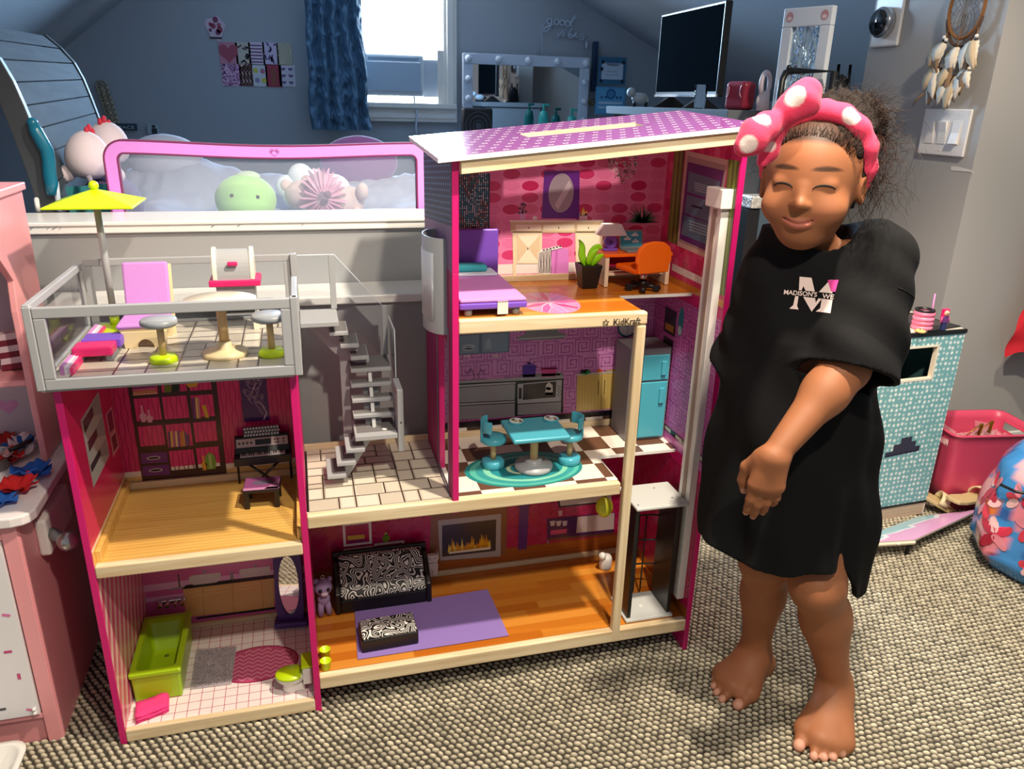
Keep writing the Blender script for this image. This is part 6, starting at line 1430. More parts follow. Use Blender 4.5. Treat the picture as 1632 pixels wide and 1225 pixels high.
# dreamcatcher
t = thing('dreamcatcher', 'brown hooped dreamcatcher with beads and cream feathers on the grey wall', 'dreamcatcher', (XW-.022, .872, 1.49))
hoop = mat('suede', '8a5a2e', .8); cordm = mat('web_cord', '6e5f52', .8)
def ringp(ry, rzz, n=40, dz=0): return [(.0, ry*math.cos(2*math.pi*i/n), dz+rzz*math.sin(2*math.pi*i/n)) for i in range(n)]
b = MB(); b.tube(ringp(.068, .088), .0055, 8, True); b.build('hoop', hoop, t)
b = MB(); prev = ringp(.066, .086, 14)
lines = []
for lv in range(4):
    k = .8-.19*lv; cur_ = [(0, p[1]*k/(1 if lv == 0 else 1), p[2]*k) for p in ringp(.066, .086, 14)]; cur_ = cur_[lv % 2:]+cur_[:lv % 2]
    n = 14
    base = ringp(.066*(1 if lv == 0 else .8-.19*(lv-1)), .086*(1 if lv == 0 else .8-.19*(lv-1)), 28)
    inn = ringp(.066*k, .086*k, 28); pts = []
    for i in range(14): pts += [base[(2*i+lv) % 28], inn[(2*i+1+lv) % 28]]
    b.tube(pts+[pts[0]], .0009, 5)
b.build('web', cordm, t)
b = MB(); b.tube([(0, .070*math.cos(R(a_)), -.012+.098*math.sin(R(a_))) for a_ in range(190, 351, 10)], .005, 8); b.build('lower_band', mat('dark_suede', '5a4030', .8), t)
fea = [mat('feather_cream', 'e6dccb', .9), mat('feather_brown', '8a6e55', .9), mat('feather_buff', 'cdb797', .9)]
rs = random.Random(12)
def feather(y, z, ly, lz, w_, m_):
    b = MB(); L = Vector((-.006, ly, lz)); d = L.normalized(); sd = Vector((0, -d.z, d.y)); n = 9; lf, rt = [], []
    o_ = Vector((-.008-rs.random()*.014, y, z))
    for i in range(n):
        tt = i/(n-1); k = w_*math.sin(math.pi*(.08+.92*tt)**.8)*(1 if i % 2 else .82)+.0008; c = o_+L*tt+Vector((-.010*math.sin(math.pi*tt), 0, 0)); lf.append([c+sd*k, c+Vector((-.002, 0, 0)), c-sd*k, c+Vector((.0012, 0, 0))])
    b.rings(lf); return b.build('feather', m_, t)
for y, z in ((.055, -.10), (-.068, -.10), (.0, -.115)):
    for k in range(6): feather(y+rs.uniform(-.012, .012), z, rs.uniform(-.03, .03)+(.02 if y > .02 else -.015 if y < -.02 else 0), -rs.uniform(.055, .085), .021, fea[0 if k % 2 else 2])
    feather(y, z-.03, rs.uniform(-.02, .03), -.06, .014, fea[1])
for y, z in ((.058, -.175), (-.062, -.175), (.005, -.17), (.03, -.19), (-.02, -.20)):
    for k in range(4): feather(y+rs.uniform(-.012, .012), z, rs.uniform(-.03, .03), -rs.uniform(.06, .105), .022, fea[(0, 2, 0, 1)[k]])
feather(.07, -.24, .05, -.05, .006, fea[1])
bead_d, bead_w = mat('dark_bead', '1a1718', .2), mat('white_bead', 'f0eeea', .25)
for y, z in ((.060, -.082), (.050, -.090), (-.070, -.086), (.064, -.162), (.046, -.166), (-.066, -.164)):
    b = MB(); b.ball((-.008, y, z), .0062, 12); b.build('bead', bead_w, t); b = MB(); b.ball((-.008, y, z-.010), .0052, 12); b.build('bead', bead_d, t)
for y in (.055, -.068, .0): b = MB(); b.tube([(-.004, y*.95, -.06), (-.007, y, -.09), (-.008, y*1.02, -.19)], .0014, 5); b.build('thong', hoop, t)
b = MB(); b.tube([(0, 0, .088), (.012, 0, .2)], .002, 6); b.build('hanger', hoop, t)
# filler scuff on the wall
o = MB().poly([(XW-.0008, y, z) for y, z in ((.825, 1.021), (.80, 1.022), (.742, 1.016), (.726, 1.006), (.745, 1.010), (.79, 1.009), (.822, 1.008))]); b = MB(); b.poly([(XW-.0008, y, z) for y, z in ((.825, 1.021), (.80, 1.022), (.742, 1.016), (.726, 1.006), (.745, 1.010), (.79, 1.009), (.822, 1.008))]); struct(b.build('trim_4', mat('spackle', 'd6d3cf', .8), solid=.0005))
# teal papered play box
tb = thing('play_box', 'teal patterned cardboard doll box with a square window and black top', 'box', (1.735, .382, 0), 3)
teal_m = mat('teal_paper', '8fc4c4', .5); nt = teal_m.node_tree
tc = nt.nodes.new('ShaderNodeTexCoord'); mp = nt.nodes.new('ShaderNodeMapping'); mp.inputs['Scale'].default_value = (62, 62, 62); vo = nt.nodes.new('ShaderNodeTexVoronoi'); vo.inputs['Scale'].default_value = 1; vo.inputs['Randomness'].default_value = .3
cr = nt.nodes.new('ShaderNodeValToRGB'); cr.color_ramp.elements[0].color = (*lin('f2fbfa'), 1); cr.color_ramp.elements[0].position = .16; cr.color_ramp.elements[1].color = (*lin('77b2b6'), 1); cr.color_ramp.elements[1].position = .42
nt.links.new(tc.outputs['Object'], mp.inputs[0]); nt.links.new(mp.outputs[0], vo.inputs['Vector']); nt.links.new(vo.outputs['Distance'], cr.inputs[0]); nt.links.new(cr.outputs[0], nt.nodes['Principled BSDF'].inputs['Base Color'])
W_, H0, H1 = .487, .052, .592
wx = (.275, .397, .462, .560)
b = MB()
for bx in ((0, wx[0], H0, H1), (wx[1], W_, H0, H1), (wx[0], wx[1], H0, wx[2]), (wx[0], wx[1], wx[3], H1)): b.box(bx[0], bx[1], 0, .012, bx[2], bx[3])
bmesh.ops.remove_doubles(b.bm, verts=b.bm.verts[:], dist=1e-5); b.build('front_panel', teal_m, tb)
for x0 in (0, W_-.008): b = MB(); b.box(x0, x0+.008, .012, .32, 0, H1); b.build('side_panel', teal_m, tb)
b = MB(); b.box(0, W_, .31, .32, 0, H1); b.build('back_panel', mat('box_inside', '5a4038', .7), tb)
b = MB(); b.box(-.003, W_+.003, -.003, .323, H1, H1+.012); b.build('top_edge', black_pl, tb, bevel=.001)
b = MB(); b.box(.004, W_-.004, .004, .316, H1+.012, H1+.0128); b.build('top_print', mat('box_top_paper', 'e6dccf', .4), tb)
for bx in ((wx[0]-.004, wx[0]+.002, -.001, .013, wx[2]-.004, wx[3]+.004), (wx[1]-.002, wx[1]+.004, -.001, .013, wx[2]-.004, wx[3]+.004), (wx[0], wx[1], -.001, .013, wx[2]-.004, wx[2]+.002), (wx[0], wx[1], -.001, .013, wx[3]-.002, wx[3]+.004)): b = MB(); b.box(*bx); b.build('window_trim', cream_m, tb)
b = MB(); b.box(0, W_, .001, .012, .004, .046); b.build('skirting', mat('cream_grid', 'f4e9de', .5), tb)
b = MB(); b.box(0, W_, -.001, .012, .046, .053); b.build('skirting_edge', black_pl, tb)
pr = Print((0, .0009, 0), (1, 0, 0), (0, 0, 1), .0002)
for k in range(40): pr.rect(.012*k, .004, .0126+.012*k, .046, 'd3bda8')
for k in range(4): pr.rect(0, .006+.011*k, W_, .0066+.011*k, 'd3bda8')
pr.build('grid_print', tb)
pr = Print((0, -.0002, 0), (1, 0, 0), (0, 0, 1), .0003); x0, z0 = .285, .222
pr.poly([(x0, z0), (x0+.126, z0+.008), (x0+.126, z0+.026), (x0+.108, z0+.026), (x0+.108, z0+.044), (x0+.090, z0+.043), (x0+.090, z0+.060), (x0+.050, z0+.058), (x0+.050, z0+.040), (x0+.026, z0+.038), (x0+.026, z0+.018), (x0, z0+.016)], '3a3c4c').up().line([(x0+.004, z0+.004), (x0+.120, z0+.012), (x0+.122, z0+.022)], .002, '20222c')
pr.build('stair_print', tb)
b = MB(); b.box(.33, .35, .2, .24, .30, .52); b.build('inside_bar', black_pl, tb)
b = MB(); b.ball((.288, .05, .462), .026, 16, 1, 1, .8); b.build('inside_dome', mat('turquoise', '2fb9d9', .4), tb)
# things on the box top
zt = H1+.0132
t = thing('play_mat_card', 'black printed card lying on the teal box', 'card', (2.145, .47, zt), 12); b = MB(); b.box(-.075, .06, -.06, .10, 0, .004); b.build('card', black_pl, t, bevel=.001)
pr = Print((0, 0, .0041), (1, 0, 0), (0, 1, 0)); pr.rect(-.06, -.03, .05, .09, '3a2a34').ell(.0, .0, .012, .010, 'd9a0a8', 14).ell(.03, .05, .010, .008, 'c98a6a', 12); pr.build('print', t)
t = thing('stacked_cups', 'stack of pink round toy pots with a black rim on the teal box', 'cup', (2.085, .43, zt), 0)
for k in range(4): b = MB(); b.lathe([(.001, 0), (.026, 0), (.029, .005), (.027, .0125), (.001, .013)], (0, 0, .013*k), 24); b.build('pot', mat('pot_pink_%d' % k, ('f08aa8', 'ee7a9c', 'f48fb0', 'ee7a9c')[k], .35), t)
b = MB(); b.lathe([(.020, .052), (.0265, .052), (.0265, .058), (.020, .058), (.020, .052)], seg=24, caps=False); b.build('rim', black_pl, t)
b = MB(); b.cyl((.026, .0, .03), (.042, .02, .095), .0022, seg=8); b.build('straw', pale_pink, t)
t = thing('doll_figure', 'tiny pink haired doll figure standing on the teal box', 'doll', (2.135, .405, zt), 0)
b = MB(); b.box(-.007, .007, -.005, .005, 0, .022); b.build('legs', mat('doll_navy', '2c3566', .5), t, bevel=.002)
b = MB(); b.box(-.0085, .0085, -.006, .006, .022, .042); b.build('body', mat('doll_purple', '6a3a7a', .5), t, bevel=.002)
b = MB(); b.ball((0, -.001, .050), .0085, 14); b.build('head', mat('doll_face', 'f0b49a', .5), t)
b = MB(); b.box(-.011, .011, -.002, .008, .030, .062); b.build('hair', hotpink, t, bevel=.003)
for s in (-1, 1): b = MB(); b.ball((s*.0035, -.009, .0505), .0016, 8); b.build('eye', black_pl, t)
for s in (-1, 1): b = MB(); b.cyl((s*.010, 0, .040), (s*.014, -.002, .024), .0026, seg=8); b.build('arm', mat('doll_sleeve', 'e0508c', .5) if 'doll_sleeve' not in MATS else MATS['doll_sleeve'], t)
t = thing('cookie_toy', 'small tan toy cookie beside the pink pots', 'toy', (2.055, .40, zt)); b = MB(); b.lathe([(.001, 0), (.014, 0), (.015, .004), (.010, .008), (.001, .009)], seg=18); b.build('biscuit', mat('biscuit', 'e3c07a', .7), t)
for x, y in ((.004, -.006), (-.005, -.004), (.002, .005)): b = MB(); b.ball((x, y, .0085), .002, 8); b.build('chip', mat('chip_brown', '3a2418', .6) if 'chip_brown' not in MATS else MATS['chip_brown'], t)
t = thing('folding_partition', 'pale grey folded card panel standing at the back of the teal box', 'panel', (2.06, .62, zt), 6)
pm = mat('pale_card_panel', 'b9aeb0', .5); b = MB(); b.box(-.02, .11, 0, .004, 0, .155); b.build('panel', pm, t); b = MB(); b.box(-.024, -.02, -.12, .004, 0, .10); b.build('panel', pm, t)
# open flap lying in front of the box, propped above the carpet
t = thing('box_flap', 'pastel painted open flap panel on the carpet in front of the teal box', 'panel', (0, 0, 0))
q = [Vector(p) for p in ((2.165, .372, .014), (2.355, .330, .040), (2.005, .212, .050), (1.80, .243, .046))]
b = MB(); b.rings([q, [p+Vector((0, 0, .006)) for p in q]], smooth=False); b.build('board', mat('flap_board', 'd9cfc0', .5), t)
def onq(u, v): a = q[3].lerp(q[0], v); c = q[2].lerp(q[1], v); return a.lerp(c, u)+Vector((0, 0, .0063))
b = MB()
for (u0, u1), c in (((0, .34), '9fc3cc'), ((.34, .42), 'dfe0ea'), ((.42, 1), 'd9a3cf')):
    for k in range(12):
        v0, v1 = k/12, (k+1)/12; wv = lambda v: .07*math.sin(v*17)+.04*math.sin(v*41); s0 = (u0+wv(v0) if u0 else 0), (u0+wv(v1) if u0 else 0); s1 = (u1+wv(v0) if u1 < 1 else 1), (u1+wv(v1) if u1 < 1 else 1)
        b.col(c); b.poly([onq(s0[0], v0), onq(s1[0], v0), onq(s1[1], v1), onq(s0[1], v1)])
b.build('paint', mat('flap_print', 'ffffff', .18, attr=True), t, fix=False)
e0, e1 = q[3]+Vector((0, -.002, -.006)), q[2]+Vector((0, -.002, -.006)); b = MB(); b.rings([[e0, e1], [e0+Vector((0, 0, .010)), e1+Vector((0, 0, .010))], [e0+Vector((0, -.004, .010)), e1+Vector((0, -.004, .010))], [e0+Vector((0, -.004, 0)), e1+Vector((0, -.004, 0))], [e0, e1]], close=False, caps=False); b.build('edge_strip', cream_m, t)
for u in (.3, .75): p = e0.lerp(e1, u); b = MB(); b.ball(p+Vector((0, -.005, .006)), .004, 10); b.build('rivet', white_pl, t)
for p in ((1.83, .25, 0), (2.0, .222, 0)): b = MB(); b.cyl(p, (p[0], p[1], .044), .006, seg=10); b.build('foot', black_pl, t)
# pink bin
bn = thing('storage_bin', 'deep pink plastic bin with cut out handles, filled with clear packets', 'bin', (2.425, .47, 0), -9)
binm = mat('raspberry_plastic', 'd64a6a', .35, trans=.0)
def rr(hx, hy, r, z, n=5): return rrect(-hx, hx, -hy, hy, r, z, n)
def bin_shell():
    b = MB(); hz, segs = .262, 11
    prof = [(.118, .078, 0), (.128, .085, .10), (.137, .092, .20), (.140, .094, .218), (.144, .097, .244), (.146, .099, hz), (.152, .104, hz+.003), (.152, .104, hz+.008), (.144, .097, hz+.008), (.141, .094, .244), (.137, .091, .218), (.133, .088, .20), (.113, .074, .006)]
    b.rings([rr(hx, hy, .03, z, 6) for hx, hy, z in prof], caps=True)
    # hand holes in the two short sides
    kill = []
    for f in b.bm.faces:
        c = f.calc_center_median()
        if .219 < c.z < .243 and abs(c.x) > .138 and abs(c.y) < .062: kill.append(f)
    bmesh.ops.delete(b.bm, geom=kill, context='FACES'); return b
bin_shell().build('shell', binm, bn)
for s in (-1, 1): b = MB(); b.box(s*.1415-.004, s*.1415+.004, -.062, .062, .2425, .2465); b.build('handle_bar', binm, bn, bevel=.001)
rs = random.Random(21)
t = thing('packet_heap', 'clear crinkled packets with gold ribbon heaped in the pink bin', 'packets', (2.425, .47, .12), -9)
cello = mat('cellophane', 'f6eeee', .08, trans=.85, ior=1.15)
b = MB()
for k in range(46):
    c = Vector((rs.uniform(-.10, .10), rs.uniform(-.06, .06), rs.uniform(.03, .10))); u_ = Vector((rs.gauss(0, 1), rs.gauss(0, 1), rs.gauss(0, .6))).normalized()*.035; v_ = u_.orthogonal().normalized()*.03
    b.poly([c-u_-v_, c+u_-v_*.6, c+u_*.7+v_, c-u_*.8+v_*.9])
b.build('cellophane', cello, t, fix=False, kind='stuff')
b = MB()
for k in range(16): c = Vector((rs.uniform(-.09, .09), rs.uniform(-.05, .05), rs.uniform(.0, .07))); b.ball(c, .02, 10, 1.3, 1, .7)
b.build('sweets', mat('pale_pink_sweets', 'e3a9ae', .5), t, kind='stuff')
for a_ in ((-.02, 0), (.03, .02)): b = MB(); b.tube([(a_[0]-.03, a_[1], .09), (a_[0]-.01, a_[1]-.01, .125), (a_[0]+.03, a_[1], .145), (a_[0]+.035, a_[1]+.01, .10)], .005, 6, flat=.3); b.build('gold_ribbon', mat('gold_foil', 'c9a22a', .25, metal=.8) if 'gold_foil' not in MATS else MATS['gold_foil'], t)
# sandal
def sandal(name, label, loc, rz, tilt):
    t = thing(name, label, 'sandal', loc, rz, 'gold sandals by the pink bin'); gm = MATS.get('gold_sandal') or mat('gold_sandal', 'c9b383', .5)
    prof = [(-.085, .012), (-.080, .026), (-.05, .030), (-.01, .026), (.04, .032), (.075, .030), (.092, .012), (.092, -.008), (.075, -.026), (.04, -.030), (-.01, -.026), (-.05, -.028), (-.08, -.022), (-.085, -.008)]
    M = Matrix.Rotation(R(tilt), 4, 'Y')
    b = MB(); b.rings([[M @ Vector((x, y, z)) for x, y in prof] for z in (0, .012)], smooth=False); b.build('sole', gm, t, bevel=.003)
    b = MB(); b.rings([[M @ Vector((x, .031*math.cos(R(a_)), .012+.030*math.sin(R(a_)))) for a_ in range(0, 181, 15)] for x in (.030, .058)], close=False, caps=False); b.build('strap', mat('strap_cream_'+name, 'd9cba2', .5), t, solid=.004); return t
sandal('sandal', 'gold sandal standing up against the pink bin', (2.235, .428, .050), -32, 26)
sandal('sandal', 'gold sandal lying flat on the end of the pastel flap', (2.335, .36, .062), 10, 8)
# blue flowered bag
bg = thing('flowered_bag', 'shiny blue bag printed with red flowers slumped at the right edge', 'bag', (2.375, .085, 0), 0)
bgm = mat('blue_vinyl', '3f8fd6', .22, spec=.6, attr=True, coat=.3)
b = MB(); rings = []; rs = random.Random(3)
for j in range(31):
    v = j/30; z = .345*v; r = .235*(1-.20*v**2)*(.72+.28*min(1, v*6)**.5)*(1 if v < .86 else 1-(v-.86)*1.2); ring = []
    for i in range(64):
        a_ = 2*math.pi*i/64; rr_ = r*(1+.06*nz(math.cos(a_)*2.2, math.sin(a_)*2.2, z*9)+.025*nz(math.cos(a_)*7, math.sin(a_)*7, z*22)); ring.append((rr_*math.cos(a_), rr_*.86*math.sin(a_), z+.008*nz(a_*2, z*14)))
    rings.append(ring)
b.rings(rings); o = b.build('sack', bgm, bg, sub=0)
at = o.data.color_attributes['Col']; fl = []
for k in range(26): a_ = rs.uniform(2.2, 5.2); fl.append((a_, rs.uniform(.02, .32), rs.uniform(.018, .04), rs.choice(('b01c3c', 'd83a54', 'e8889a', 'f0b3bc', 'e07a3a', '8a1432'))))
sub = o.modifiers.new('s', 'SUBSURF'); sub.levels = sub.render_levels = 0
blue, dark = lin('3f8fd6'), lin('1f5ca8')
for pol in o.data.polygons:
    for li in pol.loop_indices:
        co = o.data.vertices[o.data.loops[li].vertex_index].co; a_ = math.atan2(co.y, co.x) % (2*math.pi); c = blue
        if nz(co.x*14, co.y*14, co.z*14) > .35: c = dark
        for fa_, fz, fr_, fc in fl:
            if ((a_-fa_)*.21)**2+((co.z-fz)*.8)**2 < (fr_*(1+.3*math.sin(5*math.atan2(co.z-fz, a_-fa_))))**2: c = lin(fc)
        at.data[li].color = (*c, 1)
b = MB()  # petals with real edges on the camera side
for k in range(9):
    a0, z0 = R(180+rs.uniform(-35, 75)), rs.uniform(.05, .27)
    for pet in range(5):
        t0 = pet*1.256+rs.random(); c = ('b01c3c', 'e48a9c', 'd83a54', 'f2c0c4', 'c02848')[(pet+k) % 5]; pts = []
        for i in range(9):
            th = 2*math.pi*i/9; du = .026*math.cos(t0)+.022*math.cos(th)*math.cos(t0)-.012*math.sin(th)*math.sin(t0); dv = .026*math.sin(t0)+.022*math.cos(th)*math.sin(t0)+.012*math.sin(th)*math.cos(t0)
            a_ = a0+du/.21; z = z0+dv; vv = max(0, min(.999, z/.345)); r = .235*(1-.20*vv**2)*(.72+.28*min(1, vv*6)**.5)*(1 if vv < .86 else 1-(vv-.86)*1.2)
            rr_ = r*(1+.06*nz(math.cos(a_)*2.2, math.sin(a_)*2.2, z*9)+.025*nz(math.cos(a_)*7, math.sin(a_)*7, z*22))+.0022+.0003*pet; pts.append((rr_*math.cos(a_), rr_*.86*math.sin(a_), z))
        b.col(c); b.poly(pts)
b.build('flower_print', bgm, bg, fix=False, kind='stuff')
b = MB(); b.box(-.232, -.215, -.05, .03, .262, .31, rot('Z', 18)); b.build('label_patch', mat('bag_label', 'eee6e4', .4), bg, bevel=.002)
b = MB(); b.tube([(-.20, -.06, .275), (-.235, -.02, .268), (-.245, .02, .27)], .004, 8); b.build('drawstring', black_pl, bg)
# red clothes hanging at the right edge
t = thing('red_jacket', 'red jacket with a black band hanging at the right edge', 'clothing', (2.86, .70, .4))
cloth('jacket', lambda u, v: (-.13+.26*u+.03*math.sin(v*5), -.02-.045*math.sin(math.pi*u)-.012*nz(u*9, v*7), .42-.42*v*(1-.06*math.sin(u*9))), 30, 30, mat('red_cloth', 'c21a2a', .85), t)
cloth('band', lambda u, v: (-.115+.24*u, -.030-.047*math.sin(math.pi*u), .175-.03*v), 16, 4, black_pl, t)
# ================================================================== LEFT: PLAY KITCHEN
pk_ = mat('candy_pink_paint', 'eda0a4', .4); pk2 = mat('candy_pink_side', 'e2999e', .42)
kt = thing('play_kitchen', 'pink and white toy kitchen standing left of the dollhouse', 'toy kitchen', (0, 0, 0))
XK = -.112; XF = -.75
b = MB(); b.prism([(.045, 0), (.40, 0), (.40, .478), (.045, .478)], XK-.012, XK, 'yz'); b.build('side_panel', pk2, kt, bevel=.002)
b = MB(); b.prism([(.252, .50), (.40, .50), (.40, 1.006), (.10, 1.006), (.10, .90), (.215, .905), (.262, .856), (.252, .80)], XK-.012, XK, 'yz'); b.build('hutch_side', pk2, kt, bevel=.002)
b = MB(); b.box(XF, XK+.006, .10, .405, 1.004, 1.018); b.build('top_cap', pk_, kt, bevel=.002)
b = MB(); b.box(XF, XK-.012, .385, .40, .49, 1.004); b.build('back_panel', mat('lilac_grey_panel', 'bdb4c2', .4), kt)
b = MB(); b.box(XF, XK-.012, .10, .115, .90, 1.004); b.build('hood_front', pk_, kt, bevel=.002)
b = MB(); b.box(XF, XK-.012, .255, .385, .655, .667); b.build('shelf', pk_, kt, bevel=.002)
b = MB(); b.prism([(XF, .025), (-.115, .025), (-.098, .030), (-.088, .040), (-.082, .055), (-.082, .30), (-.105, .385), (XF, .385)], .478, .497, 'xy'); b.build('counter_top', mat('counter_white', 'ece6e6', .3), kt, bevel=.003)
b = MB(); b.box(XK-.026, XK-.001, .040, .052, 0, .478); b.build('stile', pk_, kt, bevel=.001)
b = MB(); b.box(XF, XK-.026, .042, .055, .447, .478); b.build('control_panel', pk_, kt, bevel=.001)
b = MB(); b.box(XF, XK-.012, .048, .060, 0, .058); b.build('kick_board', pk2, kt)
b = MB(); b.box(XF, XK-.026, .041, .056, .058, .070); b.build('bottom_rail', pk_, kt, bevel=.002)
wd = mat('white_door', 'eceaec', .3)
dx1, wx1_, wz0, wz1 = XK-.029, XK-.095, .135, .36
b = MB()
for bx in ((wx1_, dx1, .073, .444), (XF, wx1_, .073, wz0), (XF, wx1_, wz1, .444)): b.box(bx[0], bx[1], .036, .050, bx[2], bx[3])
bmesh.ops.remove_doubles(b.bm, verts=b.bm.verts[:], dist=1e-5); dro = b.build('oven_door', wd, kt, bevel=0)
b = MB(); b.box(XF, wx1_, .043, .046, wz0, wz1); b.build('door_glass', mat('smoked_glass', '3a3034', .05, trans=.7, ior=1.2), dro)
pr = Print((0, .0358, 0), (1, 0, 0), (0, 0, 1), .0003)
for x, z, a_, c in ((-.163, .415, -20, 'c9407a'), (-.157, .300, -18, 'e07ab0'), (-.168, .222, 0, 'c9407a'), (-.160, .165, 90, 'c9407a'), (-.155, .086, -25, 'd880a0'), (-.200, .097, 2, '4a4a4e')):
    d_ = Vector((math.cos(R(a_)), math.sin(R(a_)))); pr.line([Vector((x, z))-d_*.005, Vector((x, z))+d_*.005], .0055, c)
pr.build('sprinkle_print', dro)
for z in (.437, .427, .087, .078): b = MB(); b.ball((XK-.036, .034, z), .0038, 12); b.build('door_bolt', white_pl, dro)
for k in range(5): b = MB(); b.cyl((XF, .075, .16+.038*k), (wx1_+.01, .075, .16+.038*k), .002, seg=6); b.build('oven_rack', chrome, kt)
b = MB(); b.box(XF, XK-.03, .20, .21, .08, .44); b.build('oven_back', mat('oven_dark', '2a2024', .6), kt)
pr = Print((0, .0418, 0), (1, 0, 0), (0, 0, 1), .0002); pr.line([(-.192, .452), (-.192, .470)], .0016, '2a2022').line([(-.200, .461), (-.182, .461)], .0016, '2a2022')
for x, z in ((-.186, .452), (-.178, .450), (-.190, .475), (-.180, .473)): pr.ell(x, z, .0014, .0014, '2a2022', 8)
pr.build('dial_print', kt)
pr = Print((0, .3848, 0), (1, 0, 0), (0, 0, 1), .0003); hx, hz_ = P(12, 647, Y=.385).x, P(12, 647, Y=.385).z
pr.poly([(hx+.020*math.sin(t)**3, hz_+.018*(13*math.cos(t)-5*math.cos(2*t)-2*math.cos(3*t)-math.cos(4*t))/16) for t in [2*math.pi*i/30 for i in range(30)]], 'c98ac0'); pr.build('heart_print', kt)
t = thing('towel_holder', 'white bracket with a silver ball on the side of the play kitchen', 'holder', (XK, .0, 0))
b = MB(); b.box(0, .020, .115, .27, .365, .440); b.build('bracket', white_pl, t, bevel=.005)
b = MB(); b.cyl((.020, .13, .405), (.052, .105, .400), .011, seg=14); b.build('arm', grey_dk, t)
b = MB(); b.ball((.056, .098, .402), .0185, 20); b.build('ball', mat('pearl_silver', 'bdbab8', .22, metal=.8), t)
# silk flowers and pan on the counter
def silk(loc, c, r, label, rz=0, seed=0):
    rs = random.Random(seed); t = thing('silk_flower', label, 'flower', loc, rz, 'garland flowers on the play kitchen counter'); m_ = MATS.get('silk_'+c) or mat('silk_'+c, c, .8)
    for k in range(6):
        a0 = 60*k+rs.uniform(-15, 15); ph = rs.uniform(0, 6); tl = rs.uniform(.2, .75)
        def pf(u, v, a0=a0, ph=ph, tl=tl):
            w_ = (v**.6)*(1-.25*v)*r*.75*(u-.5)*2; d_ = r*v; a_ = R(a0); z = .004+r*tl*v**1.4+.10*r*math.sin(u*8+ph)*v
            return (d_*math.cos(a_)-w_*math.sin(a_), d_*math.sin(a_)+w_*math.cos(a_), z)
        cloth('petal', pf, 8, 6, m_, t, solid=.0008)
    return t
zc = .4975
for px, py, c, r, lb, sd in ((28, 710, '1f5fb0', .034, 'blue silk flower at the back of the counter', 1), (44, 706, 'e9e2e4', .034, 'upper white silk flower on the toy counter', 2), (32, 722, 'd8d0d6', .030, 'lower white silk flower on the toy counter', 3), (16, 728, 'd0261e', .030, 'red silk flower next to the white ones', 4), (52, 752, '1f62c0', .036, 'large blue silk flower in the middle of the counter', 5), (30, 775, 'c4161a', .034, 'red silk flower near the counter front', 6), (3, 795, '2a6cc8', .030, 'blue silk flower at the front left edge', 7), (6, 700, 'b01c1c', .026, 'dark red silk flower behind the pan', 8)):
    q = P(px, py+8, Z=zc); silk((q.x, q.y, zc), c, r*.9, lb, sd*37, sd)
q = P(-14, 745, Z=zc); t = thing('toy_pan', 'silver toy pan at the left edge of the counter', 'pan', (q.x, q.y, zc)); b = MB(); b.lathe([(.001, 0), (.034, 0), (.040, .026), (.042, .027), (.038, .024), (.032, .003), (.001, .003)], seg=28); b.build('body', mat('pan_steel', 'b9b4b4', .25, metal=1), t); b = MB(); b.cyl((.03, .02, .024), (.06, .05, .03), .005, seg=10); b.build('handle', black_pl, t)
q = P(22, 545, Y=.33); t = thing('striped_paper_bag', 'small red and white striped paper bag on the toy kitchen shelf', 'bag', (q.x, .33, .668))
for k in range(6):
    b = MB(); b.prism([(-.026+.0*k, .012*k), (.026, .012*k+.006), (.024, .012*k+.018), (-.024, .012*k+.012)], -.012, .012, 'xz'); b.build('stripe', mat('stripe_%d' % k, ('7a1a34', 'e6d2d6')[k % 2], .6), t)
# white tray at the lower left corner
t = thing('white_tray', 'white plastic tray on the carpet at the lower left corner', 'tray', (-.285, -.13, 0.0)); b = MB()
b.rings([rr(.11, .10, .02, .004), rr(.128, .118, .026, .05), rr(.136, .126, .03, .052), rr(.136, .126, .03, .056), rr(.124, .114, .026, .056), rr(.106, .096, .02, .010)], caps=True); b.build('shell', mat('tray_plastic', 'e3e0da', .35), t)
